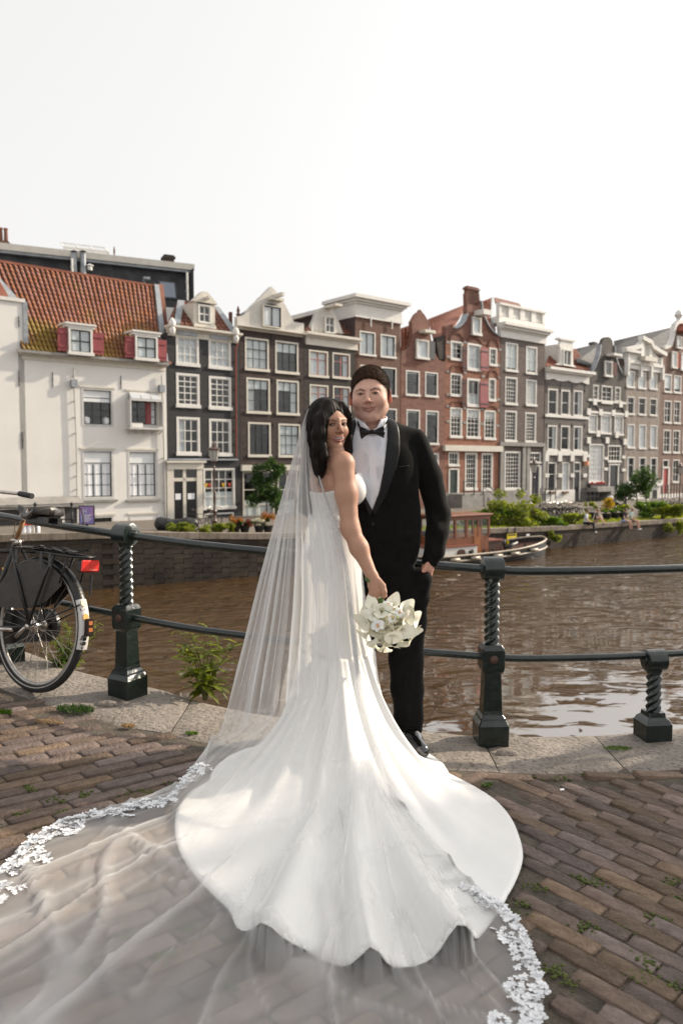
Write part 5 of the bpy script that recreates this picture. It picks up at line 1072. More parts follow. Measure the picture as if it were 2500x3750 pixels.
# ------------------------------------------------------------------ cast iron railing
IRON = mat('green_iron', (0.0045, 0.010, 0.009), (0.015, 0.026, 0.022), rough=0.24, scale=14, bump=0.12, bscale=45, spec=.6, coat=.2, noise_lo=.4, noise_hi=.75)
ROSET = mat('rusty_iron', (0.035, 0.03, 0.024), (0.10, 0.035, 0.02), rough=.5, scale=20)
rail_root = thing('iron_railing', 'dark green cast iron railing with twisted posts and two round rails along the canal edge', 'railing', G3(-1.16, 4.09))
def rl(p): return Vector(p) - Vector(rail_root.location)
def post(x, y, ang, short=False):
    b = G3(x, y); mb = MB(); mb.M = Matrix.Translation(rl(b)) @ Matrix.Rotation(ang, 4, 'Z')
    def sq(prof):
        vs = []; fs = []
        for (w_, z) in prof:
            c = w_ * .07
            for (i, j) in ((-1, -1), (1, -1), (1, 1), (-1, 1)):
                if i * j > 0: vs += [(i * w_, j * (w_ - c), z), (i * (w_ - c), j * w_, z)] if i > 0 else [(i * w_, j * (w_ - c), z), (i * (w_ - c), j * w_, z)]
                else: vs += [(i * (w_ - c), j * w_, z), (i * w_, j * (w_ - c), z)]
        k = len(prof)
        for a in range(k - 1):
            for q in range(8): fs.append((a * 8 + q, a * 8 + (q + 1) % 8, a * 8 + 8 + (q + 1) % 8, a * 8 + 8 + q))
        fs.append(tuple(range((k - 1) * 8, k * 8))); mb.add(vs, fs)
    if short: z0 = .085; sq([(.070, -.04), (.070, .085), (.066, .092), (.060, .105), (.046, .118), (.043, .14)]); zt0, zt1, kz, kr = .135, .355, .405, .056
    else:
        sq([(.075, -.04), (.077, .10), (.073, .108), (.064, .125), (.062, .135), (.050, .15), (.047, .17), (.041, .355), (.052, .368), (.056, .385), (.056, .475), (.052, .487), (.042, .50)]); zt0, zt1, kz, kr = .495, .83, .878, .06
    sqm = mb; mb = MB(); mb.M = sqm.M; po = sqm.build('post', IRON, rail_root)
    NT = 84; n_ = 24; prof = []
    vs = []; fs = []
    for i in range(NT + 1):
        z = zt0 + (zt1 - zt0) * i / NT; tw = (z - zt0) * 2 * math.pi * 4.6
        for j in range(n_):
            a = 2 * math.pi * j / n_; r = .0325 + .0060 * math.cos(4 * a - (z - zt0) * 165) + (.006 if i in (0, NT) else 0); vs.append((r * math.cos(a), r * math.sin(a), z))
    for i in range(NT):
        for j in range(n_): fs.append((i * n_ + j, i * n_ + (j + 1) % n_, (i + 1) * n_ + (j + 1) % n_, (i + 1) * n_ + j))
    mb.add(vs, fs)
    mb.lathe([(.035, zt1 - .02), (.045, zt1), (.043, kz - .01)], 16)
    mb.lathe([(kr * .8, -.054), (kr, -.048), (kr, .048), (kr * .8, .054)], 22, (0, 0, kz), axis='x')
    for sx in (-.054, .054): mb.lathe([(.028, -.006), (.030, 0), (.028, .006)], 16, (sx, 0, kz), axis='x')
    mb.build('twisted_shaft', IRON, po, smooth=True); o = po
    if not short:
        for sy in (-1, 1):
            q = MB(); q.M = mb.M; q.ball((0, sy * .056, .432), .022, 12, 6, (1, .6, 1)); q.build('rosette', ROSET, o, smooth=True)
    else: o['label'] = 'half height post holding only the lower rail'
    return o
PO = [(-3.05, 5.5, R(-40), 0), (-2.02, 4.58, R(-36), 1), (-1.16, 4.09, R(-31), 0), (.75, 3.78, R(3), 0), (1.60, 3.86, R(8), 1), (2.75, 4.18, R(22), 0)]
for x, y, a, s_ in PO: post(x, y, a, s_)
def railing(pts, h, r, name):
    P = []
    for i in range(len(pts) - 1):
        p0 = Vector(pts[max(i - 1, 0)]); p1 = Vector(pts[i]); p2 = Vector(pts[i + 1]); p3 = Vector(pts[min(i + 2, len(pts) - 1)])
        for k in range(10):
            t = k / 10; q = .5 * ((2 * p1) + (p2 - p0) * t + (2 * p0 - 5 * p1 + 4 * p2 - p3) * t * t + (3 * p1 - p0 - 3 * p2 + p3) * t ** 3); P.append(q)
    P.append(Vector(pts[-1])); mb = MB(); mb.tube([rl(G3(q.x, q.y, h)) for q in P], r, 14); return mb.build(name, IRON, rail_root, smooth='all')
path = [(-3.05, 5.5), (-2.02, 4.60), (-1.16, 4.09), (-.45, 3.84), (.75, 3.78), (1.60, 3.86), (2.75, 4.18)]
railing(path, .873, .0215, 'top_rail'); railing(path, .432, .0185, 'bottom_rail')
mb = MB()
for (x, y, s_) in ((.80, 3.62, .045), (-1.22, 3.9, .05)): mb.ball(rl(G3(x, y, .0)), s_, 10, 6, (1.3, .8, .45))
o = mb.build('mortar_lump', granite, pav, smooth='all'); o.location = rail_root.location

# ------------------------------------------------------------------ plants on the edge
def leaf(mb, p, d, L, W, up=Vector((0, 0, 1)), lobes=0, droop=.25):
    d = d.normalized(); s_ = d.cross(up); s_ = s_.normalized() if s_.length > .01 else Vector((1, 0, 0)); u = s_.cross(d)
    K = 6 if lobes else 3; vs = []; 
    for i in range(K + 1):
        t = i / K; c = p + d * L * t - Vector((0, 0, 1)) * droop * L * t * t; ww = W * math.sin(math.pi * min(t * .9 + .08, 1)) * (1 if not lobes or i % 2 else .45)
        vs += [c - s_ * ww / 2 + u * ww * .15, c, c + s_ * ww / 2 + u * ww * .15]
    fs = []
    for i in range(K): a = i * 3; fs += [(a, a + 1, a + 4, a + 3), (a + 1, a + 2, a + 5, a + 4)]
    mb.add([tuple(v) for v in vs], fs)
LEAFG = leaf_mat('bright_leaf', (0.050, 0.105, 0.012), (0.095, 0.17, 0.022), .5)
LEAFD = leaf_mat('dark_leaf', (0.022, 0.055, 0.012), (0.05, 0.10, 0.02), .4)
LEAFY = leaf_mat('yellow_leaf', (0.11, 0.15, 0.018), (0.17, 0.20, 0.03), .5)
STEM = mat('green_stem', (0.10, 0.12, 0.03), (0.16, 0.14, 0.05), rough=.6)
TWIG = mat('dry_twig', (0.10, 0.06, 0.045), (0.18, 0.12, 0.09), rough=.8)
def weed(name, label, loc, stems, hgt, spread, nleaf, LL, LW, lm, lobes=1, seed=1, cat='plant'):
    r = random.Random(seed); root = thing(name, label, cat, loc); ms = MB(); ml = MB()
    for s_ in range(stems):
        a = r.uniform(0, 6.28); dx = math.cos(a) * spread * r.uniform(.3, 1); dy = math.sin(a) * spread * r.uniform(.3, 1) * .6; H = hgt * r.uniform(.55, 1)
        P = [Vector((dx * t ** 1.3 + .01 * math.sin(9 * t + a), dy * t ** 1.3, H * t - .03)) for t in [i / 7 for i in range(8)]]
        ms.tube(P, [.0055 * (1 - .75 * i / 7) for i in range(8)], 5)
        for k in range(nleaf):
            t = r.uniform(.08, 1); q = P[0].lerp(P[-1], t); i = min(int(t * 7), 6); q = P[i].lerp(P[i + 1], t * 7 - i)
            aa = r.uniform(0, 6.28); d = Vector((math.cos(aa), math.sin(aa) * .8, r.uniform(-.1, .7))); leaf(ml, q, d, LL * r.uniform(.5, 1.15) * (1.2 - .6 * t), LW * r.uniform(.7, 1.1) * (1.2 - .6 * t), lobes=lobes, droop=r.uniform(.1, .6))
    ms.build('stem', STEM, root, smooth='all'); ml.build('leaves', lm, root, fixn=False); return root
p = ground('S', 752, 2545); weed('thistle_weed', 'tall green weed with jagged leaves growing from the kerb edge behind the veil', p, 9, .48, .24, 17, .15, .06, LEAFY, 1, 3)
p = ground('S', 262, 2428); weed('leafy_weed', 'yellow green weed with small leaves behind the bicycle wheel', p, 12, .32, .26, 26, .06, .03, LEAFY, 0, 5)
p = ground('S', 215, 2440); weed('low_weed', 'low bushy green weed seen through the bicycle spokes', p, 8, .17, .14, 16, .04, .02, LEAFG, 0, 8)
root = thing('dried_plant', 'dried brown seed head plant at the left edge behind the bicycle', 'plant', G3(-2.12, 4.6)); r = random.Random(4); ms = MB(); mh = MB()
for k in range(9):
    tip = Vector((r.uniform(-.2, .22), r.uniform(-.1, .1), r.uniform(.6, .87))); P = [Vector((0, 0, 0)).lerp(tip, t) + Vector((0, 0, 0)) for t in (0, .4, .75, 1)]; ms.tube(P, [.005, .004, .003, .002], 4)
    for j in range(9):
        b0 = P[1].lerp(P[3], r.random()); e0 = b0 + Vector((r.uniform(-.06, .06), r.uniform(-.03, .03), r.uniform(.02, .08))); ms.tube([b0, e0], .0014, 3)
        mh.ball(e0, r.uniform(.005, .008), 5, 4, (1, 1, 1.5))
ms.build('stem', TWIG, root); mh.build('seed_heads', mat('seed_head', (.30, .16, .06), (.42, .25, .10), rough=.8), root)
p = ground('S', 1552, 2662, 0); root = thing('bare_twig', 'bare thin branching twig leaning over the kerb beside the groom\'s leg', 'twig', p); ms = MB(); r = random.Random(9)
main = [Vector((0, .0, 0)), Vector((.06, .05, .08)), Vector((.14, .08, .17)), Vector((.22, .1, .23))]; ms.tube(main, [.003, .0025, .002, .001], 4)
for (i, d) in ((1, (-.03, 0, .14)), (1, (.02, .02, .10)), (2, (-.07, 0, .14)), (2, (.05, 0, .10)), (2, (-.03, 0, .08)), (0, (.08, 0, .02)), (2, (.03, 0, -.08))): ms.tube([main[i], main[i] + Vector(d) * .5 + Vector((.008, 0, 0)), main[i] + Vector(d)], [.002, .0015, .0008], 4)
ms.build('branches', TWIG, root)
def grass_tuft(c, x, y, rad, h, n_, m, seed, label, name='grass_tuft', ex=1.0):
    p = ground(c, x, y); r = random.Random(seed); mb = MB()
    for i in range(n_):
        a = r.uniform(0, 6.28); q = rad * math.sqrt(r.random()); b0 = Vector((math.cos(a) * q * ex, math.sin(a) * q * .6, 0)); b0.z = gz(p.x + b0.x) - gz(p.x); d = Vector((r.uniform(-1, 1) * .6 * h, r.uniform(-1, 1) * .5 * h, h * r.uniform(.4, 1))); sd = Vector((r.uniform(-1, 1), r.uniform(-1, 1), 0)).normalized() * .0018
        mb.add([b0 - sd, b0 + sd, b0 + d * .6 + sd, b0 + d + Vector((0, 0, -.2 * h)), b0 + d * .6 - sd], [(0, 1, 2, 3, 4)])
    o = mb.build(name, m, None, fixn=False); o.location = p; tag(o, label, 'grass' if name != 'moss_tuft' else 'moss', kind=None); o['kind'] = 'stuff'; return o
DRYG = leaf_mat('dry_grass', (.28, .19, .09), (.38, .28, .14), .3)
grass_tuft('N', 480, 352, .075, .035, 420, LEAFD, 1, 'green grass tuft between bricks in front of the kerb by the railing post', ex=1.2)
grass_tuft('N', 35, 370, .03, .03, 160, LEAFG, 2, 'small grass tuft at the left edge of the brick paving'); grass_tuft('N', 315, 425, .05, .012, 200, DRYG, 3, 'dry yellow grass lying between bricks left of the kerb', ex=1.4)
grass_tuft('N', 815, 455, .03, .02, 180, DRYG, 4, 'dry straw clump at the foot of the cracked kerb stone'); grass_tuft('N', 1225, 500, .03, .015, 150, LEAFG, 5, 'green growth in the kerb joint beside the veil')
grass_tuft('Q', 1150, 245, .045, .012, 260, LEAFG, 6, 'moss and grass in the joint of the right kerb stones', ex=1.6)
# moss growing in the joints
MOSS = mat('moss', (.045, .062, .012), (.11, .13, .028), rough=.95, scale=40); mb = MB(); r = random.Random(12)
for (c, x, y) in [('N', 110, 920), ('N', 180, 850), ('N', 210, 842), ('N', 350, 920), ('N', 410, 990), ('N', 540, 885), ('N', 740, 885), ('N', 800, 870), ('N', 940, 868), ('N', 240, 1080), ('N', 30, 1100), ('N', 1110, 820), ('N', 160, 1010), ('Q', 620, 1130), ('Q', 905, 1068), ('Q', 985, 1105), ('Q', 1065, 1078), ('Q', 1220, 1165), ('Q', 1000, 1360), ('Q', 940, 1385), ('Q', 1215, 1400), ('Q', 1390, 1325), ('Q', 1330, 1590), ('Q', 1290, 1680), ('Q', 1340, 1700), ('Q', 820, 1725), ('Q', 690, 1655), ('Q', 760, 1665), ('Q', 1500, 1090), ('Q', 1530, 1200), ('Q', 1540, 1740), ('Q', 470, 1290), ('Q', 500, 1235), ('Q', 680, 425), ('Q', 790, 430), ('Q', 980, 405), ('S', 600, 3500), ('S', 700, 3400), ('S', 300, 3560), ('S', 820, 3600), ('S', 450, 3420), ('S', 900, 3450), ('S', 200, 3300), ('S', 1250, 3640), ('S', 1450, 3650), ('S', 330, 3060), ('S', 520, 3250)]:
    p = ground(c, x, y)
    for k in range(26):
        q = Vector((p.x + r.gauss(0, .022), p.y + r.gauss(0, .014), 0)); s_ = r.uniform(.002, .0055); mb.ball((q.x, q.y, gz(q.x) - .004 + r.uniform(0, .003)), s_, 5, 3, (1.4, 1.2, .7))
o = mb.build('moss', MOSS, None, smooth='all', fixn=False); tag(o, 'green moss in the joints of the brick paving', 'moss', kind='stuff')
p = ground('Q', 318, 482); root = thing('small_dandelion', 'small green rosette plant between bricks right of the dress', 'plant', p); ml = MB(); r = random.Random(2)
for k in range(16): a = k * 2.4; leaf(ml, Vector((0, 0, .0)), Vector((math.cos(a), math.sin(a), r.uniform(.2, .8))), r.uniform(.025, .045), .012, droop=.3)
ml.build('leaves', LEAFG, root, fixn=False)
p = ground('Q', 795, 515); mb = MB(); mb.slab([(-.009, -.005, .004), (.009, -.004, .004), (.010, .007, .008), (-.007, .006, .007)], .0006); o = mb.build('paper_scrap', CURT); o.location = p; tag(o, 'tiny white paper scrap between the bricks right of the dress', 'litter')
# ------------------------------------------------------------------ bicycle leaning on the railing
BLK = mat('black_bike_paint', (0.010, 0.010, 0.010), (0.030, 0.022, 0.018), rough=0.35, scale=18, noise_lo=.5, noise_hi=.8, bump=.1)
RUB = mat('tyre_rubber', (0.012, 0.012, 0.012), (0.022, 0.021, 0.020), rough=0.75, scale=20, bump=.3, bscale=200)
CHR = mat('worn_chrome', (0.55, 0.52, 0.48), (0.22, 0.11, 0.06), rough=0.28, metal=.9, scale=12, noise_lo=.5, noise_hi=.72)
RIMM = mat('rim_metal', (0.45, 0.44, 0.43), (0.30, 0.27, 0.24), rough=0.35, metal=.8, scale=15)
RUST = mat('rusty_post', (0.26, 0.13, 0.04), (0.10, 0.05, 0.03), rough=.5, metal=.4, scale=30, stretch=(1, 1, .4))
VINYL = mat('dark_vinyl', (0.020, 0.017, 0.015), (0.032, 0.027, 0.024), rough=.45, scale=5, bump=.15)
WPAINT = mat('chipped_white_paint', (0.62, 0.60, 0.58), (0.06, 0.05, 0.06), rough=.5, scale=28, noise_lo=.60, noise_hi=.64)
LEATH = mat('saddle_leather', (0.016, 0.013, 0.011), (0.035, 0.028, 0.024), rough=.38, scale=9, bump=.1, bscale=90)
def bike(loc, rz, lean, label, name='bicycle', full=True, group=None):
    root = thing(name, label, 'bicycle', loc, group=group, rot=(Matrix.Rotation(rz, 3, 'Z') @ Matrix.Rotation(lean, 3, 'X')).to_euler())
    Rw = .333; ZH = .353
    def wheel(x):
        mb = MB(); N = 56 if full else 18
        mb.tube([(x + Rw * math.cos(2 * math.pi * i / N), 0, ZH + Rw * math.sin(2 * math.pi * i / N)) for i in range(N)], .021 if full else .018, 10 if full else 4, closed=True); w_ = mb.build('wheel', RUB, root, smooth='all')
        if not full:
            mb = MB()
            for k in range(8): a = k * math.pi / 4; mb.tube([(x, 0, ZH), (x + (Rw - .01) * math.cos(a), 0, ZH + (Rw - .01) * math.sin(a))], .004, 3)
            mb.build('spokes', RIMM, w_); return w_
        mb = MB(); mb.tube([(x + (Rw - .024) * math.cos(2 * math.pi * i / N), 0, ZH + (Rw - .024) * math.sin(2 * math.pi * i / N)) for i in range(N)], .0125, 8, closed=True); mb.build('rim', RIMM, w_, smooth='all')
        mb = MB()
        for sy in (-.0215, .0215): mb.tube([(x + (Rw - .008) * math.cos(2 * math.pi * i / N), sy * .93, ZH + (Rw - .008) * math.sin(2 * math.pi * i / N)) for i in range(N)], .003, 5, closed=True)
        mb.build('reflective_stripe', mat('stripe_white', (.45, .43, .40), rough=.4), w_, smooth='all')
        for k in range(36):
            a = k * 2 * math.pi / 36; s_ = -1 if k % 2 else 1; b2 = a + (.55 if (k // 2) % 2 else -.55)
            q = MB(); q.tube([(x + .028 * math.cos(b2), s_ * .03, ZH + .028 * math.sin(b2)), (x + (Rw - .03) * math.cos(a), s_ * .003, ZH + (Rw - .03) * math.sin(a))], .0011, 4); q.build('spoke', RIMM, w_)
        q = MB(); q.lathe([(.008, -.06), (.009, -.045), (.034, -.035), (.034, -.028), (.02, -.025), (.02, .025), (.034, .028), (.034, .035), (.009, .045), (.008, .06)], 16, (x, 0, ZH), axis='y'); q.build('hub', CHR, w_, smooth=True)
        return w_
    wheel(0); wheel(1.12)
    BB = (.46, 0, .29); SC = (.235, 0, .80)
    mb = MB(); mb.tube([SC, (.36, 0, .52), BB], .0155, 10); mb.build('seat_tube', BLK, root, smooth='all')
    mb = MB(); HT = (.90, 0, .86); HB = (.93, 0, .66)
    mb.tube([BB, (.7, 0, .42), HB], .0145, 8); mb.tube([(.25, 0, .74), (.55, 0, .72), (.905, 0, .80)], .013, 8); mb.tube([HT, HB], .018, 8)
    mb.build('frame_tubes', BLK, root, smooth='all')
    mb = MB()
    for s_ in (-.055, .055): mb.tube([(BB[0], s_ * .5, BB[2]), (.3, s_, .31), (.0, s_, ZH)], .010, 8); mb.tube([(SC[0], s_ * .5, SC[2] - .04), (.14, s_, .62), (.0, s_, ZH)], .0085, 8)
    mb.build('rear_stays', BLK, root, smooth='all')
    mb = MB(); mb.tube([(.26, 0, .755), (.195, 0, .915)], .0125, 10); mb.build('seat_post', RUST, root, smooth='all')
    mb = MB(); mb.tube([(SC[0], -.04, SC[2] + .0), (SC[0], .04, SC[2] + .0)], .008, 8); mb.tube([(SC[0] - .008, 0, .775), (SC[0] + .008 - .016, 0, .805)], .021, 10); mb.build('seat_clamp', CHR, root, smooth='all')
    # saddle
    N = 20; vs = []; fs = []; K = 9
    for i in range(N + 1):
        t = i / N; x = .085 - .26 * (1 - t) + .08 + .0; x = -.095 + t * .275
        ww = .105 * (1 - .82 * max(0, min(1, (t - .12) / .75)) ** .9) * min(1, math.sqrt(max(t, 0) / .10 + .02)) ; ww = max(ww, .018) * (1 if t < .97 else .6)
        top = .985 + .018 * math.cos(t * 5.2) - .004 + (.012 if t > .8 else 0)
        dp = .045 * (1 - .35 * t)
        for k in range(K):
            a = math.pi * k / (K - 1); vs.append((x + .06, -ww * math.cos(a) * 1.0, top - dp * (1 - math.sin(a) ** .6) - .010 * (math.cos(a * 2) * .5 + .5) * 0))
        for k in range(K):
            a = math.pi * (1 - k / (K - 1)); vs.append((x + .06, -ww * .86 * math.cos(a), top - dp - .006 - .0 * k))
    M2 = 2 * K
    for i in range(N):
        for k in range(M2): fs.append((i * M2 + k, i * M2 + (k + 1) % M2, (i + 1) * M2 + (k + 1) % M2, (i + 1) * M2 + k))
    fs.append(tuple(range(M2))); fs.append(tuple(N * M2 + k for k in range(M2))[::-1])
    mb = MB(); mb.add(vs, fs); sd = mb.build('saddle', LEATH, root, smooth='all')
    if full:
        mb = MB(); mb.box(.0, .12, -.035, .035, .905, .94); mb.box(-.05, .0, -.06, -.03, .90, .935); mb.box(-.05, .0, .03, .06, .90, .935); mb.build('saddle_springs', BLK, sd)
        text_mesh('C', .022, .0006, CURT, sd, 'saddle_mark', (.055, .094, .955), (R(80), 0, R(172)))
    # mudguard
    def guard(x, a0, a1, m, name, w_=.032, rr=.372):
        vs = []; fs = []; N = 26; K = 6
        for i in range(N + 1):
            a = a0 + (a1 - a0) * i / N
            for k in range(K + 1):
                t = k / K * 2 - 1; r_ = rr - .012 * t * t * (1 if abs(t) < .9 else 1.6); vs.append((x + r_ * math.cos(a), w_ * t, ZH + r_ * math.sin(a)))
            for k in range(K, -1, -1):
                t = k / K * 2 - 1; r_ = rr - .003 - .012 * t * t * (1 if abs(t) < .9 else 1.6); vs.append((x + r_ * math.cos(a), w_ * t, ZH + r_ * math.sin(a)))
        M_ = 2 * K + 2
        for i in range(N):
            for k in range(M_): fs.append((i * M_ + k, i * M_ + (k + 1) % M_, (i + 1) * M_ + (k + 1) % M_, (i + 1) * M_ + k))
        fs.append(tuple(range(M_))[::-1]); fs.append(tuple(N * M_ + k for k in range(M_))); mb = MB(); mb.add(vs, fs); return mb.build(name, m, root, smooth=True)
    guard(0, R(25), R(152), BLK, 'mudguard')
    if not full:
        mb = MB(); mb.tube([(.86, 0, 1.05), (.80, .1, 1.06), (.74, .27, 1.05), (.64, .29, 1.04)], .012, 5); mb.tube([(.86, 0, 1.05), (.80, -.1, 1.06), (.74, -.27, 1.05), (.64, -.29, 1.04)], .012, 5); mb.tube([(.86, 0, 1.05), HT], .014, 5); mb.build('handlebar', CHR, root)
        mb = MB(); mb.tube([HB, (1.12, 0, ZH)], .014, 5); mb.build('fork', BLK, root); mb = MB(); mb.box(-.38, .12, -.06, .06, .715, .73); mb.build('carrier', BLK, root); return root
    wg = guard(0, R(152), R(193), WPAINT, 'white_mudguard_tail', .0325, .3725); wg['label'] = 'chipped white painted tail of the mudguard'
    for a, col_, sz in ((R(156), (.62, .33, .06), .017), (R(167), (.65, .36, .08), .018)):
        q = MB(); q.M = Matrix.Translation((.3745 * math.cos(a), .006, ZH + .3745 * math.sin(a))) @ Matrix.Rotation(-(a - math.pi), 4, 'Y') @ Matrix.Rotation(R(-90), 4, 'Y'); q.lathe([(sz, -.0012), (sz, .0012)], 18); q.build('sticker', mat('orange_sticker', col_, rough=.4), wg)
    for a in (R(184), R(187.5)):
        q = MB(); q.M = Matrix.Translation((.374 * math.cos(a), .01, ZH + .374 * math.sin(a))) @ Matrix.Rotation(-(a - math.pi), 4, 'Y'); q.cbox((0, 0, 0), (.0012, .010, .008)); q.build('sticker', BLK, wg)
    q = MB(); a = R(175); q.M = Matrix.Translation((.385 * math.cos(a), 0, ZH + .385 * math.sin(a))) @ Matrix.Rotation(-(a - math.pi), 4, 'Y'); q.chbox(-.014, .008, -.019, .019, -.045, .045, .004); tl = q.build('tail_lamp', mat('smoked_plastic', (.02, .012, .01), rough=.15), root)
    for z in (-.022, .012): q2 = MB(); q2.M = q.M; q2.box(-.0165, -.0141, -.012, .012, z, z + .02); q2.build('lamp_lens', mat('amber_lens', (.40, .14, .05), rough=.2), tl)
    guard(1.12, R(10), R(160), BLK, 'front_mudguard')
    # carrier
    mb = MB(); zt = .742
    mb.tube([(.17, -.055, zt + .02), (-.28, -.065, zt), (-.345, -.045, zt), (-.355, 0, zt), (-.345, .045, zt), (-.28, .065, zt), (.17, .055, zt + .02)], .0068, 8)
    for y in (-.03, 0, .03): mb.tube([(.15, y, zt + .018), (-.35, y, zt)], .004, 6)
    for x in (-.26, -.12, .08): mb.tube([(x, -.063, zt), (x, .063, zt)], .004, 6)
    mb.tube([(.17, -.055, zt + .02), (.17, .055, zt + .02)], .006, 6); cr_ = mb.build('carrier', BLK, root, smooth='all')
    mb = MB()
    for s_ in (-.068, .068): mb.tube([(-.16, s_ * .95, zt), (-.10, s_, .62), (.0, s_, ZH)], .0075, 8); mb.tube([(-.26, s_ * .95, zt - .0), (-.22, s_, .60)] , .005, 6); mb.tube([(-.345, s_ * .5, .50), (.0, s_, ZH)], .0045, 6)
    mb.build('carrier_struts', BLK, root, smooth='all')
    rr_ = random.Random(3); mb = MB()
    for k in range(5):
        y0 = -.055 + k * .027; P = [Vector((.17 - .08 * i, y0 + rr_.uniform(-.012, .012), zt + .018 + rr_.uniform(.0, .016))) for i in range(7)]
        for p0, p1 in zip(P, P[1:]): mb.slab([p0 + Vector((0, -.013, rr_.uniform(-.006, .006))), p1 + Vector((0, -.013, rr_.uniform(-.006, .006))), p1 + Vector((0, .013, rr_.uniform(-.004, .01))), p0 + Vector((0, .013, rr_.uniform(-.004, .01)))], .003)
    for x in (.13, -.07, -.14): mb.slab([(x, .068, zt + .01), (x - .012, .070, zt - .075 + rr_.uniform(-.02, .02)), (x + .012, .072, zt - .055), (x + .018, .068, zt + .01)], .002)
    mb.build('torn_strap', mat('torn_rubber', (.014, .013, .013), (.05, .045, .042), rough=.4, scale=40), cr_)
    mb = MB(); mb.chbox(-.350, -.322, -.060, .052, zt - .078, zt - .010, .008); rf_ = mb.build('reflector_housing', BLK, root)
    redl = mat('red_reflector', (.50, .012, .010), (.72, .03, .02), rough=.18, scale=150, spec=.8, noise_lo=.45, noise_hi=.5)
    mb = MB(); mb.chbox(-.361, -.3505, -.058, .050, zt - .074, zt - .014, .005); mb.build('red_reflector', redl, rf_)
    text_mesh('GAZELLE', .0125, .0003, mat('red_reflector_print', (.85, .35, .30)), rf_, 'reflector_lettering', (-.3618, .004, zt - .066), (R(90), 0, R(-90)))
    mb = MB(); mb.tube([(-.355, -.02, zt - .09), (-.365, -.01, ZH + .19)], .006, 6); mb.build('lamp_bracket', BLK, root)
    # coat guard
    P = [(R(128), .352), (R(112), .352), (R(96), .352), (R(80), .352), (R(64), .352), (R(48), .352), (R(30), .352), (R(12), .345)]
    P = [(r_ * math.cos(a), ZH + r_ * math.sin(a)) for a, r_ in P] + [(.15, ZH + .085), (.02, ZH + .095), (-.10, ZH + .14), (-.215, ZH + .235)]
    for s_ in (-1, 1):
        mb = MB(); mb.prism(P, s_ * .047, s_ * .050); mb.build('coat_guard', VINYL, root)
    # chain case on the far side, hub gear, kick stand
    mb = MB(); mb.lathe([(.08, -.075), (.088, -.072), (.088, -.052), (.08, -.05)], 22, (0, 0, ZH), axis='y'); mb.lathe([(.10, -.075), (.10, -.05)], 22, (BB[0], 0, BB[2]), axis='y'); mb.slab([(0, -.052, ZH + .085), (BB[0], -.052, BB[2] + .1), (BB[0], -.052, BB[2] - .1), (0, -.052, ZH - .085)], .022); mb.build('chain_case', BLK, root, smooth=True)
    mb = MB(); mb.tube([(0, .05, ZH), (.02, .075, ZH - .01), (.07, .085, ZH - .06)], .009, 8); mb.tube([(.0, .062, ZH), (.0, .078, ZH)], .014, 10); mb.tube([(.13, .06, ZH - .03), (.2, .075, ZH - .035), (.42, .08, ZH - .05)], .011, 8); mb.build('kick_stand', CHR, root, smooth='all')
    mb = MB(); mb.lathe([(.045, .062), (.045, .072), (.03, .075)], 16, (.06, 0, ZH - .06), axis='y') if False else mb.tube([(BB[0], .09, BB[2]), (BB[0] - .12, .10, BB[2] - .12)], .01, 8); mb.cbox((BB[0] - .13, .15, BB[2] - .13), (.045, .045, .012)); mb.build('crank', CHR, root)
    # handlebar with grips, bell, fork
    mb = MB(); L_ = [(.90, 0, .86), (.885, 0, 1.03), (.87, 0, 1.05)]; mb.tube(L_, .0125, 10)
    for s_ in (-1, 1): mb.tube([(.87, 0, 1.05), (.90, s_ * .06, 1.062), (.885, s_ * .16, 1.075), (.78, s_ * .25, 1.085), (.68, s_ * .285, 1.08), (.62, s_ * .295, 1.078)], .0115, 10)
    hb = mb.build('handlebar', CHR, root, smooth='all')
    for s_ in (-1, 1):
        mb = MB(); mb.lathe([(.0165, 0), (.0175, .005)] + [(.0165 + .0012 * (i % 2), .01 + i * .006) for i in range(17)] + [(.018, .115), (.017, .12)], 14); mb.M = Matrix.Identity(4); o = mb.build('grip', mat('grip_rubber', (.018, .018, .02), rough=.6, bump=.2), hb, smooth=True); o.location = (.64, s_ * .292, 1.079); o.rotation_euler = (0, R(-96), 0)
    mb = MB(); mb.tube([(.92, -.012, .72), (.98, -.05, .55), (1.12, -.055, ZH)], .011, 8); mb.tube([(.92, .012, .72), (.98, .05, .55), (1.12, .055, ZH)], .011, 8); mb.build('fork', BLK, root, smooth='all')
    mb = MB(); mb.lathe([(.0, -.03), (.04, -.03), (.05, 0), (.045, .04), (.0, .05)], 14, (.97, .0, .93), axis='x'); mb.build('headlamp', CHR, root, smooth=True)
    return root
BX, BY = -1.645, 4.02
bike(G3(BX, BY), math.atan2(.51, -.86), R(7), 'old black city bicycle with red reflector and chipped white mudguard tail leaning on the railing')
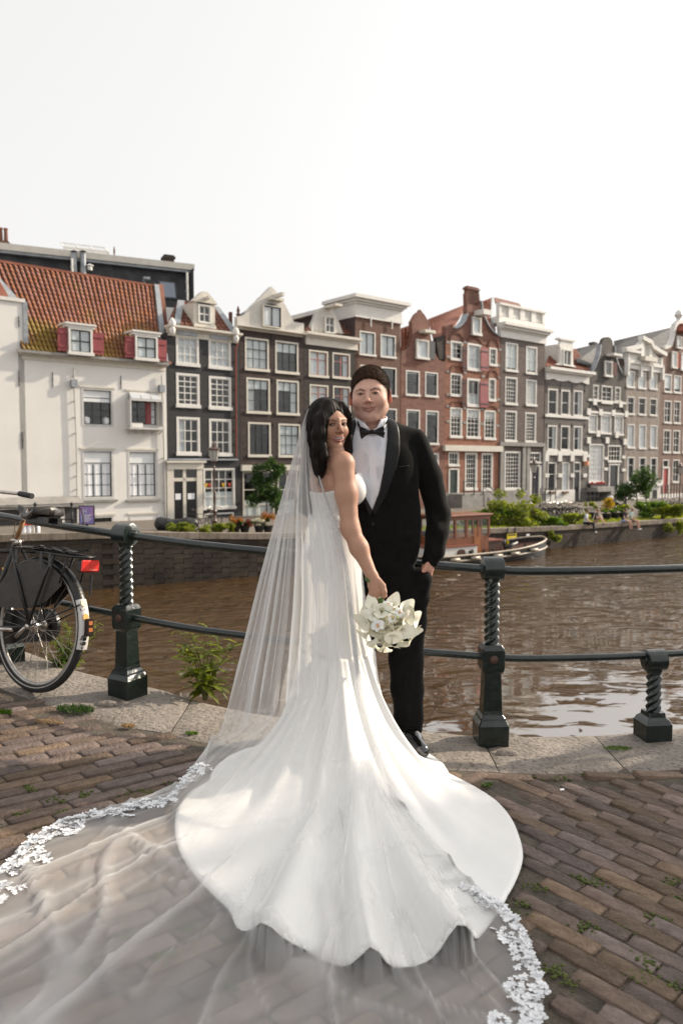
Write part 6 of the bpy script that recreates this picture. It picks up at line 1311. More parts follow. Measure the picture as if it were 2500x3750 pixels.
# ------------------------------------------------------------------ things on the far bank
QD = Vector((.80, .60, 0)); QN = Vector((-.60, .80, 0))
def quay_px(pxs, off=0.0):
    k = (pxs - 1250) / FPX; best = None
    for i in range(len(QUAY) - 1):
        a, b = Vector(QUAY[i]), Vector(QUAY[i + 1]); d = b - a; nn = Vector((-d.y, d.x, 0)).normalized(); a2 = a + nn * off
        den = d.x - k * d.y
        if abs(den) < 1e-9: continue
        t = (k * a2.y - a2.x) / den
        if 0 <= t <= 1: p = a2 + d * t; best = p if best is None else best
    best = best or Vector((0, 40, -2)); 
    if off > .6: best.z = on_street(best.x, best.y).z
    return best
def street_px(c, x, y):
    d = ray(c, x, y); h = STREET_BVH.ray_cast(CO, d)
    if h[0] is None:
        X, _ = px(c, x, y); return quay_px(X, 5)
    return h[0]
def foliage(blobs, n, size, seed, flat=.5):
    r = random.Random(seed); V = []; F = []; tot = sum(b[1][0] * b[1][1] + b[1][0] * b[1][2] for b in blobs)
    for (c, rr) in blobs:
        k = int(n * (rr[0] * rr[1] + rr[0] * rr[2]) / tot)
        for _ in range(k):
            d = Vector((r.gauss(0, 1), r.gauss(0, 1), r.gauss(0, 1))).normalized(); q = r.random() ** .45 * (1 + .22 * noise.noise(d * 2.3 + Vector((seed, 0, 0))))
            p = Vector((c[0] + d.x * rr[0] * q, c[1] + d.y * rr[1] * q, c[2] + d.z * rr[2] * q)); s = size * r.uniform(.5, 1.3)
            u = Vector((r.uniform(-1, 1), r.uniform(-1, 1), r.uniform(-.6, .6))).normalized(); w_ = u.cross(Vector((r.uniform(-1, 1), r.uniform(-1, 1), r.uniform(-1, 1)))).normalized()
            b = len(V); V += [p - u * s, p + w_ * s * .45, p + u * s, p - w_ * s * .45]; F.append((b, b + 1, b + 2, b + 3))
    return V, F
def shrub(name, label, loc, blobs, n, size, lm, seed, cat='shrub', trunk=None, group=None):
    root = thing(name, label, cat, loc, group=group); V, F = foliage(blobs, n, size, seed); np_mesh('crown' if trunk else 'foliage', [tuple(v) for v in V], F, lm, root, False)
    mb = MB(); r = random.Random(seed)
    if trunk: mb.tube([(0, 0, -.1), (.03, 0, trunk * .5), (0, .03, trunk)], [trunk * .05, trunk * .04, trunk * .03], 8)
    for (c, rr) in blobs[:5]:
        mb.tube([(0, 0, trunk or -.1), (c[0] * .5, c[1] * .5, ((trunk or 0) + c[2]) / 2), (c[0], c[1], c[2])], [.05, .035, .015], 5)
    mb.build('trunk' if trunk else 'stems', mat('bark', (.05, .035, .025), (.10, .075, .055), rough=.9, scale=8), root, smooth='all'); return root
def cloudy(cx, cy, cz, w_, d_, h_, k, seed):
    r = random.Random(seed); return [((cx + r.uniform(-.5, .5) * w_, cy + r.uniform(-.5, .5) * d_, cz + r.uniform(.15, .85) * h_), (w_ * r.uniform(.16, .28), max(d_, .5) * r.uniform(.2, .35), h_ * r.uniform(.16, .3))) for _ in range(k)]
# climbing tree in front of the dark brown house
t, z = fac('D', 925, 1200); P = F0 + FD * t - FN * 1.3; zb = on_street(P.x, P.y).z
shrub('climbing_tree', 'narrow bushy green tree against the front of the dark brown house', (P.x, P.y, zb), cloudy(-.0, 0, .3, 1.9, 1.0, 2.0, 9, 3) + cloudy(.05, 0, 1.9, 1.7, 1.0, 1.5, 8, 4) + [((.35, 0, 3.35), (.35, .3, .45)), ((-.5, 0, 3.0), (.4, .3, .35)), ((.95, 0, 3.0), (.35, .3, .3))], 4200, .11, LEAFD, 21, 'tree', 1.0)
# low plants along the left quay edge
for i, (a, b_, hh, lm, lab) in enumerate(((600, 690, .60, LEAFY, 'sunlit yellow green ground plant on the quay edge beside the covered scooter'), (690, 765, .52, LEAFY, 'low bright green plant on the quay edge left of the copper brown lamp'), (770, 842, .62, LEAFY, 'bright green tufted plant around the foot of the copper brown lamp'))):
    p = quay_px((a + b_) / 2, .7); W_ = (b_ - a) / FPX * p.y * 1.15; shrub('quay_plant', lab, p, cloudy(0, 0, -.1, W_, .5, hh, 7, i), 1500, .07, lm, 30 + i, 'plant')
for i, (x, hh, lm, lab) in enumerate(((860, .75, 'o', 'reddish orange potted plant in front of the dark brown house'), (895, .65, 'r', 'dark red leaved potted plant between orange and white flowers'), (948, .62, 'w', 'white hydrangea in a black pot on the quay edge'), (980, .9, 'o', 'tall orange and green potted plant beside the veil'))):
    p = quay_px(x, .9); root = thing('potted_plant', lab, 'potted plant', p); mb = MB(); mb.lathe([(.16, 0), (.24, .3), (.26, .32), (.22, .33)], 12); mb.build('pot', mat('dark_pot', (.02, .018, .017), rough=.5), root, smooth=True)
    lm_ = {'o': leaf_mat('orange_leaf', (.35, .12, .03), (.20, .16, .04), .4), 'r': leaf_mat('red_leaf', (.16, .04, .03), (.10, .06, .03), .4), 'w': leaf_mat('white_flower', (.55, .52, .40), (.7, .68, .55), .3)}[lm]
    V, F = foliage(cloudy(0, 0, .3, .7, .5, hh - .2, 5, i), 500, .06, 60 + i); np_mesh('flowers', [tuple(v) for v in V], F, lm_, root, False); V, F = foliage(cloudy(0, 0, .25, .6, .45, hh - .35, 4, i + 9), 300, .07, 80 + i); np_mesh('leaves', [tuple(v) for v in V], F, LEAFD, root, False)
# covered scooter, bicycles by the door
p = quay_px(655, 2.2); root = thing('covered_scooter', 'scooter under a black tarpaulin parked near the black house', 'scooter', p, R(8)); root.scale = (.95, .9, .60)
f_ = lambda P: smin(smin(ell(P, (-.55, 0, .45), (.5, .32, .5)), ell(P, (.35, 0, .55), (.55, .33, .45)), .25), ell(P, (-.9, 0, .6), (.22, .28, .45)), .3) + .02 * np.sin(P[:, 0] * 14) * np.sin(P[:, 2] * 9)
sdf_obj('tarpaulin', f_, (-1.5, -.7, -.2), (1.3, .7, 1.3), .045, mat('black_tarp', (.012, .012, .013), (.03, .03, .03), rough=.5), root)
mb = MB(); [mb.tube([(x + .22 * math.cos(a * .5236), 0, .22 + .22 * math.sin(a * .5236)) for a in range(12)], .05, 6, closed=True) for x in (-.8, .7)]; mb.build('wheels', BLACKIRON, root)
p = quay_px(700, 3.0)
bike((p.x, p.y, p.z), R(20), R(4), 'dark bicycle standing in front of the cream door surround', full=False)
p = quay_px(760, 2.5)
bike((p.x, p.y, p.z), R(75), R(3), 'dark bicycle standing beside the copper brown lamp post', full=False)
# lamp posts
LAMPM = mat('lamp_iron', (.055, .028, .022), (.10, .05, .035), rough=.3, spec=.8, scale=5); LGL = mat('lamp_glass', (.50, .49, .46), rough=.1, spec=.8)
def lamp(pxs, ytop, off, label):
    p = quay_px(pxs, off); H = CAM_H - p.z + (1700 - ytop) / FPX * p.y * 1.0; s = H / 4.45
    root = thing('street_lamp', label, 'street lamp', p, R(20), 'classic canal lamps'); mb = MB()
    mb.lathe([(q * s, z * s) for q, z in [(.17, 0), (.17, .12), (.13, .2), (.11, .5), (.14, .55), (.09, .62), (.085, 1.0), (.11, 1.04), (.07, 1.12), (.055, 1.9), (.075, 1.94), (.05, 2.0), (.04, 3.1), (.07, 3.14), (.035, 3.2), (.035, 3.34), (.10, 3.42), (.14, 3.46)]], 12); mb.build('pole', LAMPM, root, smooth=True)
    mb = MB(); mb.lathe([(.15 * s, 3.47 * s), (.27 * s, 4.0 * s)], 6); mb.build('lantern_glass', LGL, root)
    mb = MB()
    for k in range(6): a = math.pi * k / 3; mb.tube([(.152 * s * math.cos(a), .152 * s * math.sin(a), 3.46 * s), (.275 * s * math.cos(a), .275 * s * math.sin(a), 4.0 * s)], .014 * s, 4)
    mb.lathe([(.30 * s, 3.99 * s), (.31 * s, 4.03 * s), (.24 * s, 4.10 * s), (.12 * s, 4.16 * s), (.10 * s, 4.2 * s), (.13 * s, 4.22 * s), (.06 * s, 4.28 * s), (.03 * s, 4.34 * s), (.05 * s, 4.38 * s), (.01 * s, 4.45 * s)], 12)
    for k in range(6): a = math.pi * k / 3; mb.ball((.30 * s * math.cos(a), .30 * s * math.sin(a), 4.05 * s), .03 * s, 5, 4)
    mb.build('lantern_top', LAMPM, root, smooth=True); return root
lamp(785, 1614, 1.2, 'copper brown street lamp in front of the black house'); lamp(1953, 1676, 1.2, 'street lamp standing behind the big green bush'); lamp(2487, 1690, 1.2, 'street lamp at the right edge beside the red door')
# railing, poster board and bollards at the far left
p0 = quay_px(-160, .5); p1 = quay_px(262, .5); root = thing('quay_railing', 'thin dark iron railing on the far quay in front of the white wall', 'railing', p0); mb = MB()
for k in range(4):
    q = p0.lerp(p1, k / 3) - p0; m2 = MB(); m2.tube([q, q + Vector((0, 0, 1.05))], .045, 8); m2.ball(q + Vector((0, 0, 1.1)), .075, 8, 6); m2.ball(q + Vector((0, 0, .95)), .065, 8, 6); m2.ball(q + Vector((0, 0, .5)), .06, 8, 6); m2.build('post', LAMPM if False else BLACKIRON, root, smooth='all')
for zz in (.97, .5): m2 = MB(); m2.tube([Vector((0, 0, zz)), p1 - p0 + Vector((0, 0, zz))], .025, 6); m2.build('rail', BLACKIRON, root)
q = p1 - p0; mb = MB(); mb.tube([q + Vector((0, 0, .97)), q + Vector((.35, .1, .9)), q + Vector((.4, .12, .6)), q + Vector((.42, .12, 0))], .03, 6); mb.build('end_scroll', BLACKIRON, root)
p = quay_px(316, .9); Yp = p.y; hh = 63 / FPX * Yp; ww = 49 / FPX * Yp; z0 = CAM_H - (1918 - 1700) / FPX * Yp; root = thing('poster_board', 'blue and purple poster board standing on the far quay', 'sign', (p.x, p.y, z0), R(5)); mb = MB(); mb.box(-ww / 2 - .04, ww / 2 + .04, 0, .06, -.04, hh + .04); mb.box(-.04, .04, .0, .06, p.z - z0, 0); mb.build('frame', BLACKIRON, root)
pm = mat('poster_print', (.16, .20, .55), (.50, .25, .50), rough=.4, scale=1.6, detail=2); mb = MB(); mb.box(-ww / 2, ww / 2, -.012, -.001, 0, hh); po = mb.build('poster', pm, root)
text_mesh('H', hh * .32, .002, CURT, po, 'poster_lettering', (-ww * .28, -.016, hh * .62), (R(90), 0, 0))
for k in range(6): mb = MB(); mb.box(-ww * .38, ww * (.38 - .1 * (k % 3)), -.016, -.0121, hh * (.5 - k * .075), hh * (.5 - k * .075) + .025); mb.build('poster_line', CURT, po)
for i, x in enumerate((85, 104, 120, 135)):
    p = quay_px(x, .55); c_ = i < 2; root = thing('bollard', ['left red topped white marker post on the far quay', 'right red topped white marker post on the far quay', 'plain cream post beside the red topped markers', 'plain grey white post furthest from the red topped markers'][i], 'bollard', p); mb = MB(); mb.lathe([(.10, -.02), (.10, .26), (.08, .3)], 10); mb.build('base', CURT if i != 2 else WHITE2, root, smooth=True); mb = MB(); mb.lathe([(.12, .3), (.12, .34), (.08, .36), (.075, .5), (.03, .55)], 10); mb.build('cap', mat('signal_red', (.55, .04, .03), rough=.4) if c_ else WHITE2, root, smooth=True)
# stoop and stairs of the scroll gable house
t, z = fac('H', 720, 1000); P = F0 + FD * t - FN * .1; zs = on_street(P.x - .4, P.y - 1).z; root = thing('stoop_stairs', 'dark stone stoop with green iron handrail beside the scroll gable house door', 'stairs', (P.x, P.y, zs), FA); 
for k in range(7): mb = MB(); mb.box(-.0 - .0 + k * .28 - 1.2, k * .28 - .92, -1.4, -.05, 0, 1.05 - k * .15); mb.build('step', STONE if k % 2 else GRYW2, root)
mb = MB(); mb.box(-3.6, -1.2, -1.4, -.05, 0, 1.08); mb.build('landing', STONE, root)
GI = mat('green_handrail', (.02, .035, .025), rough=.4); mb = MB(); mb.bar((-1.2, -1.45, 2.05), (.8, -1.45, .95), .06, .08); mb.bar((-1.2, -1.45, 1.6), (.8, -1.45, .5), .04, .04); mb.bar((-3.6, -1.45, 2.05), (-1.2, -1.45, 2.05), .05, .05)
for x in (-3.5, -2.3, -1.2): mb.box(x - .03, x + .03, -1.48, -1.42, 1.0, 2.1)
mb.box(.77, .83, -1.48, -1.42, .0, 1.0); mb.build('handrail', GI, root)
# fences on stoops further along
for i, (c, x0, x1, yb) in enumerate((('G', 395, 520, 745), ('G', 735, 870, 760), ('G', 1395, 1560, 700))):
    t0, z0 = fac(c, x0, yb, -1.5); t1, _ = fac(c, x1, yb, -1.5); P = F0 + FD * t0 - FN * 1.5; z0 = max(z0, on_street(P.x, P.y).z); root = thing('stoop_fence', ['black iron stoop railing left of the grey house', 'black iron stoop railing between grey house and dark bell gable house', 'black iron stoop railing in front of the red door'][i], 'railing', (P.x, P.y, z0), FA)
    n_ = max(3, int((t1 - t0) / .6)); 
    for k in range(n_ + 1): mb = MB(); x = (t1 - t0) * k / n_; mb.box(x - .03, x + .03, -.03, .03, -.4, 1.0); mb.build('post', BLACKIRON, root)
    for zz in (.5, 1.0): mb = MB(); mb.box(0, t1 - t0, -.025, .025, zz - .03, zz + .03); mb.build('rail', BLACKIRON, root)
# bushes and verge
def wpx(a, b, Y): return (b - a) / FPX * Y
p = quay_px(1885, 1.4); Y = p.y; shrub('big_bush', 'large bright yellow green bush on the quay behind the boat', p, cloudy(.2, 0, .0, wpx(1800, 1972, Y) * 1.0, 1.8, 1.55, 16, 5) + [((-.9, 0, 1.9), (.45, .3, .3)), ((.3, 0, 1.9), (.3, .3, .35)), ((1.2, 0, 1.6), (.4, .3, .3))], 5200, .10, LEAFY, 41, 'bush')
p = quay_px(1830, 2.0); shrub('dark_bush', 'darker green bush at the left foot of the big yellow green bush', p, cloudy(-.2, 0, 0, 2.4, 1.4, .95, 10, 6), 2600, .10, LEAFG, 42, 'bush')
p = quay_px(1750, 2.5); shrub('dark_bush', 'low green growth seen behind the boat cabin', p, cloudy(0, 0, 0, 2.2, 1.0, .55, 7, 16), 1400, .09, LEAFG, 47, 'bush')
for i, (a, b_, hh, lab) in enumerate(((1965, 2050, .65, 'low green shrub on the quay between the big bush and the parked bicycles'), (2050, 2135, .75, 'low yellow green shrub in front of the bicycles beside the seated people'))):
    p = quay_px((a + b_) / 2, .8); shrub('low_shrub', lab, p, cloudy(0, 0, -.1, wpx(a, b_, p.y) * 1.2, .7, hh, 8, 50 + i), 1700, .08, LEAFY if i else LEAFG, 51 + i, 'shrub')
p = quay_px(2330, 7.5); shrub('dark_round_tree', 'small dense dark green tree before the pediment house', p, cloudy(0, 0, .7, 2.9, 2.2, 2.6, 14, 7), 3800, .12, LEAFD, 43, 'tree', 1.3)
p = quay_px(2375, 1.6); shrub('green_bush', 'green bush with yellow top behind the hanging vine', p, cloudy(0, 0, .0, 1.9, 1.2, 1.5, 9, 9), 2000, .11, LEAFG, 44, 'bush'); p = quay_px(2420, .8); shrub('leafy_vine', 'bright large leaved vine hanging over the quay edge at the right', p, cloudy(0, 0, -.1, 2.4, .7, 1.3, 9, 10) + [((1.1, -.7, -.5), (.35, .2, .6))], 1800, .13, LEAFY, 45, 'plant')
p = quay_px(2225, 2.2); shrub('yellow_shrub', 'small yellow leaved potted shrub behind the seated people', p, [((0, 0, .95), (.45, .35, .5)), ((.1, 0, 1.2), (.3, .3, .3))], 500, .09, leaf_mat('gold_leaf', (.28, .20, .02), (.36, .28, .04), .4), 46, 'shrub', .5)
for i, (x, of, lab) in enumerate(((2222, 1.9, 'black planter under the yellow shrub'), (2252, 2.1, 'round dark planter between the two seated couples'), (2282, 2.0, 'dark planter with green plant left of the right couple'), (2160, 3.0, 'pale leafed planter behind the man in the white shirt'))):
    p = quay_px(x, of); root = thing('planter', lab, 'planter', p); mb = MB(); mb.lathe([(.22, 0), (.33, .4), (.35, .42), (.30, .43)], 12); mb.build('pot', mat('dark_pot', (0,) * 3), root, smooth=True); V, F = foliage(cloudy(0, 0, .4, .9, .6, .7 if i > 1 else .35, 5, 90 + i), 260, .10, 91 + i); np_mesh('leaves', [tuple(v) for v in V], F, LEAFY if i > 1 else LEAFG, root, False)
for i, (x, dz, lab) in enumerate(((2020, -.45, 'trailing weed hanging down the quay wall under the low shrub'), (2440, -.5, 'pale dry vine hanging on the wall at the right'))):
    p = quay_px(x, -.12); V, F = foliage([((0, 0, dz), (.55 if i else .2, .12, .35)), ((.3, 0, dz - .25), (.3, .1, .25))], 220, .11, 70 + i); o = np_mesh('hanging_weed', [tuple(v) for v in V], F, LEAFY, None, False); o.location = p; tag(o, lab, 'plant')
# grass verge along the quay
mb = MB(); r = random.Random(5)
for k in range(5200):
    x = r.uniform(4, 30); q = quay_at(x); d = r.uniform(.55, 2.2); P = Vector((q.x, q.y, 0)) + QN * d; P.z = on_street(P.x, P.y).z - .01; h_ = r.uniform(.05, .16); a = r.uniform(0, 3.14); u = Vector((math.cos(a), math.sin(a), 0)) * .05; mb.add([P - u, P + u, P + Vector((r.uniform(-.05, .05), 0, h_))], [(0, 1, 2)])
o = mb.build('grass_verge', LEAFY, None, fixn=False); tag(o, 'short sunlit grass along the top of the far quay', 'grass', kind='stuff')
# signs on the quay wall
def wall_sign(x, ytop, ybot, w_, m, name, label):
    p = quay_px(x, -.06); Y = p.y; zt = CAM_H - (ytop - 1700) / FPX * Y; zb = CAM_H - (ybot - 1700) / FPX * Y; W_ = w_ / FPX * Y * 1.15; a = math.atan2(QD.y, QD.x); root = thing(name, label, 'sign', (p.x, p.y, zb), a); mb = MB(); mb.box(-W_ / 2, W_ / 2, -.05, -.02, 0, zt - zb); mb.build('board', m, root); return root, W_, zt - zb
root, W_, H_ = wall_sign(1873, 1955, 1992, 45, mat('yellow_sign_paint', (.75, .60, .02), rough=.4), 'yellow_sign', 'yellow notice board on the quay wall beside the boat bow')
mb = MB(); mb.box(-W_ * .42, W_ * .42, -.055, -.051, H_ * .80, H_ * .95); mb.build('dark_heading', BLACKIRON, root); mb = MB(); [mb.box(x - .03, x + .03, -.04, .0, H_, H_ + .35) for x in (-W_ * .4, W_ * .4)]; mb.build('hanger', BLACKIRON, root)
for k in range(3): mb = MB(); mb.box(-W_ * .3, W_ * (.1 + .1 * k), -.055, -.051, H_ * (.55 - k * .15), H_ * (.58 - k * .15)); mb.build('print_line', BLACKIRON, root)
wall_sign(1932, 1956, 1973, 15, CURT, 'white_sign', 'small white plate on the dark quay wall right of the yellow board')
# parked bicycles
ORD = 'first second third fourth fifth sixth seventh eighth ninth tenth eleventh twelfth thirteenth'.split()
base = None
for grp, lst in (('bicycles parked on the quay behind the low shrubs', [(1975 + i * 12.5, 2.4 + (i % 3) * .5) for i in range(13)]), ('bicycles parked at the right end of the quay', [(2405 + i * 13, 2.6 + (i % 3) * .6) for i in range(9)])):
    for i, (x, of) in enumerate(lst):
        p = quay_px(x, of); rz = R(125 + (i * 37) % 40 - 20); n_ = len(lst)
        lab = ORD[i] + (' bicycle from the left in the row parked behind the low shrubs' if n_ > 10 else ' bicycle from the left in the row at the right end of the quay')
        if base is None: base = bike((p.x, p.y, p.z), rz, R(5), lab, full=False, group=grp); o = base
        else: o = copy_tree(base)
        o.location = p; o.rotation_euler = (R(random.uniform(-8, 8)), 0, rz); o['label'] = lab; o['group'] = grp; o.scale = (1.08,) * 3
p = quay_px(2265, 6.5); root = thing('parked_moped', 'dark moped with grey top case parked before the dark bell gable house', 'moped', p, R(10)); mb = MB(); [mb.tube([(x + .25 * math.cos(a * .5236), 0, .27 + .25 * math.sin(a * .5236)) for a in range(12)], .05, 6, closed=True) for x in (-.62, .62)]; mb.build('wheels', BLACKIRON, root)
f_ = lambda P: smin(smin(ell(P, (-.4, 0, .6), (.45, .18, .22)), cone(P, (.1, 0, .38), (.5, 0, .45), .14, .12), .15), cone(P, (.5, 0, .4), (.62, 0, 1.0), .13, .07), .12); sdf_obj('body', f_, (-1, -.4, .1), (1, .4, 1.3), .04, BLACKIRON, root)
sdf_obj('top_case', lambda P: ell(P, (-.75, 0, 1.0), (.26, .24, .2)), (-1.1, -.4, .7), (-.4, .4, 1.3), .04, GREYW, root); mb = MB(); mb.tube([(.58, -.3, 1.08), (.62, 0, 1.05), (.58, .3, 1.08)], .02, 6); mb.ball((.68, 0, .95), .08, 8, 6); mb.build('handlebar', CHR, root)

# ---- people sitting on the far quay
def skinm(c): return mat('skin_%d' % int(c[0] * 1000), c, rough=.55)
def sitter(pxs, label, top, bot, shoe, skin, hair, lean, twist, seed, knees=False, longleg=False, off=-.05):
    p = quay_px(pxs, off); root = thing('person', label, 'person', p, math.atan2(QD.y, QD.x) + twist, 'people sitting on the far quay')
    sh = np.array([lean, .12, .52]); hd = sh + np.array([lean * .4, -.05, .25]); hip = np.array([0, .18, .08])
    kn = [np.array([s * .12 + .0, -.30 if not knees else -.12, .06 if not knees else .42]) for s in (-1, 1)]
    ft = [k + np.array([.02, -.06, -.50]) if not knees else np.array([k[0], -.34, .04]) for k in kn]
    hands = [np.array([s * .18 + lean, -.12, .16 if not knees else .32]) for s in (-1, 1)]
    def fbody(P):
        d = ell(P, hd, (.085, .10, .12)); d = smin(d, cone(P, sh, hd, .05, .05), .02)
        for s, hh in zip((-1, 1), hands): a = sh + np.array([s * .19, 0, -.03]); e = (a + hh) / 2 + np.array([s * .08, .03, -.08]); d = smin(d, chain(P, [a, e, hh], [.045, .04, .03], .02), .03); d = smin(d, ell(P, hh, (.04, .05, .03)), .02)
        d = smin(d, chain(P, [hip, sh], [.12, .12], .05), .05)
        for k, f in zip(kn, ft): d = smin(d, chain(P, [hip + np.array([k[0] * .6, 0, 0]), k, f], [.075, .055, .038], .02), .04)
        return d
    sdf_obj('body', fbody, (-.6, -.7, -.7), (.6, .5, 1.1), .026, skinm(skin), root, sm=1)
    sdf_obj('hair', lambda P: smax(ell(P, hd + np.array([0, .02, .025]), (.10, .115, .125)), -(P[:, 2] - hd[2] + .02 + (P[:, 1] - hd[1]) * -1.0), .01), hd - .2, hd + .25, .024, mat('hair_far_%d' % seed, hair, rough=.6), root)
    sdf_obj('top', lambda P: smin(chain(P, [hip + np.array([0, 0, .03]), sh], [.145, .155], .05, ((0, 1, 0), .8)), np.minimum(chain(P, [sh + np.array([-.17, 0, -.02]), sh + np.array([-.26, 0, -.14])], [.07, .06]), chain(P, [sh + np.array([.17, 0, -.02]), sh + np.array([.26, 0, -.14])], [.07, .06])), .05), (-.6, -.3, -.1), (.6, .5, .85), .026, mat('cloth_%d' % seed, top, rough=.9), root)
    def fpants(P):
        d = ell(P, hip, (.17, .15, .12))
        for k, f in zip(kn, ft): e = f if longleg else k + (f - k) * .05; d = smin(d, chain(P, [hip + np.array([k[0] * .6, 0, 0]), k, e] if longleg else [hip + np.array([k[0] * .6, 0, 0]), hip * .4 + k * .6], [.095, .075, .06] if longleg else [.095, .085], .02), .04)
        return d
    sdf_obj('trousers' if longleg else 'shorts', fpants, (-.5, -.7, -.7), (.5, .5, .6), .026, mat('pants_%d' % seed, bot, rough=.9), root)
    for f in ft: mb = MB(); mb.ball(f + np.array([0, -.05, -.03]), .06, 8, 6, (.8, 1.8, .75)); mb.build('shoe', mat('shoe_%d' % seed, shoe, rough=.6), root, smooth='all')
    return root
SK = (.50, .30, .21)
sitter(2155, 'person in white T-shirt and black trousers sitting with legs over the quay wall', (.55, .56, .58), (.012, .012, .013), (.6, .6, .6), SK, (.12, .06, .035), .12, R(35), 1, longleg=True)
sitter(2192, 'blond person with knees drawn up sitting beside the white T-shirt', (.03, .025, .025), (.42, .26, .18), (.55, .4, .3), SK, (.30, .17, .08), .05, R(20), 2, knees=True, off=.3)
sitter(2292, 'person in black top with bare legs leaning on a companion', (.02, .018, .02), (.30, .38, .55), (.05, .05, .05), SK, (.08, .05, .035), .10, R(10), 3)
sitter(2320, 'person in mint green shirt and shorts with white shoes on the quay edge', (.38, .52, .48), (.20, .17, .13), (.75, .75, .75), SK, (.25, .17, .10), .0, R(15), 4)

# ------------------------------------------------------------------ the wooden boat
bow = Vector((11.2, 42.6, WATER_Z)); stern = Vector((2.6, 36.6, WATER_Z)); bl = (bow - stern).length; ba = math.atan2(bow.y - stern.y, bow.x - stern.x)
root = thing('tugboat', 'small old tugboat with varnished wooden cabin moored by the quay', 'boat', stern, ba)
HULL = mat('boat_hull_black', (.014, .013, .013), (.03, .027, .025), rough=.35, scale=2); WOODV = mat('varnished_wood', (.16, .050, .022), (.26, .095, .04), rough=.3, scale=6, stretch=(1, 1, .15), spec=.7); DKW = mat('dark_wood', (.05, .02, .014), (.09, .035, .022), rough=.4, scale=5); RIMW = mat('boat_rim', (.30, .25, .19), (.42, .36, .29), rough=.4)
N = 28; vs = []; fs = []; K = 7
def half(t): return 1.42 * (min(1, t / .16) ** .5 if t < .16 else 1) * (1 if t < .62 else math.sqrt(max(0, 1 - ((t - .62) / .38) ** 2.2)))
def shr(t): return .52 + .42 * max(0, (t - .45) / .55) ** 2 + .12 * max(0, (.2 - t) / .2) ** 2
for i in range(N + 1):
    t = i / N; w_ = max(half(t), .03); zt = shr(t)
    for k in range(K): u = k / (K - 1); vs.append((t * bl, -w_ * (.80 + .20 * math.sin(u * math.pi / 2)), -.5 + (zt + .5) * u))
    for k in range(K - 1, -1, -1): u = k / (K - 1); vs.append((t * bl, w_ * (.80 + .20 * math.sin(u * math.pi / 2)), -.5 + (zt + .5) * u))
M_ = 2 * K
for i in range(N):
    for k in range(M_):
        if k == K - 1: continue
        fs.append((i * M_ + k, i * M_ + (k + 1) % M_, (i + 1) * M_ + (k + 1) % M_, (i + 1) * M_ + k))
fs.append(tuple(range(M_))); mb = MB(); mb.add(vs, fs); mb.build('hull', HULL, root, smooth=True)
mb = MB()
for s_ in (-1, 1): mb.tube([(i / N * bl, s_ * max(half(i / N), .03), shr(i / N) + .02) for i in range(N + 1)], .055, 6)
mb.build('gunwale', RIMW, root, smooth='all'); mb = MB()
for s_ in (-1, 1): mb.tube([(i / N * bl, s_ * (max(half(i / N), .03) + .03), shr(i / N) * .55) for i in range(N + 1)], .05, 6)
mb.build('rubbing_strake', RIMW, root, smooth='all')
mb = MB(); vs = [(i / N * bl, -max(half(i / N) - .06, .01), shr(i / N) - .22) for i in range(N + 1)] + [(i / N * bl, max(half(i / N) - .06, .01), shr(i / N) - .22) for i in range(N + 1)]; mb.add(vs, [(i, i + 1, N + 2 + i, N + 1 + i) for i in range(N)]); mb.build('deck', DKW, root)
def bxp(pxs):     # metres along the boat for a pixel column of the near side
    best = min(range(200), key=lambda i: abs((lambda P: 1250 + FPX * P.x / P.y - pxs)(stern + Vector((math.cos(ba), math.sin(ba), 0)) * bl * i / 200 + Vector((math.sin(ba), -math.cos(ba), 0)) * .8))); return bl * best / 200
cx0, cx1 = bxp(1622), bxp(1788); zd = .42; top = zd + 2.05; mb = MB(); cw = .85
mb.box(cx0, cx1, -cw, cw, zd - .1, zd + .95); cab = mb.build('cabin', WOODV, root); mb = MB()
nx = 4
for s_ in (-1, 1):
    for k in range(nx + 1): x = cx0 + (cx1 - cx0) * k / nx; mb.box(x - .06, x + .06, s_ * cw - .04, s_ * cw + .04, zd + .95, top - .08)
    mb.box(cx0, cx1, s_ * cw - .045, s_ * cw + .045, top - .25, top - .08)
for x in (cx0, cx1):
    for y in (-.3, .3): mb.box(x - .04, x + .04, y - .05, y + .05, zd + .95, top - .08)
mb.build('window_posts', WOODV, cab)
for s_ in (-1, 1):
    for k in range(nx): x0 = cx0 + (cx1 - cx0) * k / nx + .06; x1 = cx0 + (cx1 - cx0) * (k + 1) / nx - .06; mb = MB(); mb.box(x0, x1, s_ * cw - .008, s_ * cw + .008, zd + .97, top - .26); mb.build('pane', GLASS, cab)
mb = MB(); mb.chbox(cx0 - .15, cx1 + .18, -cw - .15, cw + .15, top - .08, top + .03, .03); mb.build('cabin_roof', WOODV, root)
a, b_ = bxp(1575), bxp(1735); mb = MB(); mb.chbox(a, b_, -1.05, .9, zd - .1, zd + .50, .02); wc = mb.build('white_coaming', WHITE, root); mb = MB(); mb.box(a - .05, b_ + .05, -1.1, .95, zd + .50, zd + .56); mb.build('coaming_top', mat('oxide_red', (.22, .07, .045), rough=.5), wc)
q = bxp(1677); mb = MB(); mb.prism([(q - .28, zd + .02)] + [(q + .28 * math.cos(t_), zd + .22 + .16 * math.sin(t_)) for t_ in [math.pi * k / 8 for k in range(9)]][::-1] + [(q + .28, zd + .02)], -1.075, -1.051); mb.build('arched_port', DKW, wc); q = bxp(1717); mb = MB(); mb.lathe([(.11, -1.08), (.11, -1.051)], 14, (q, 0, zd + .22), axis='y'); mb.build('round_port', BLACKIRON, wc)
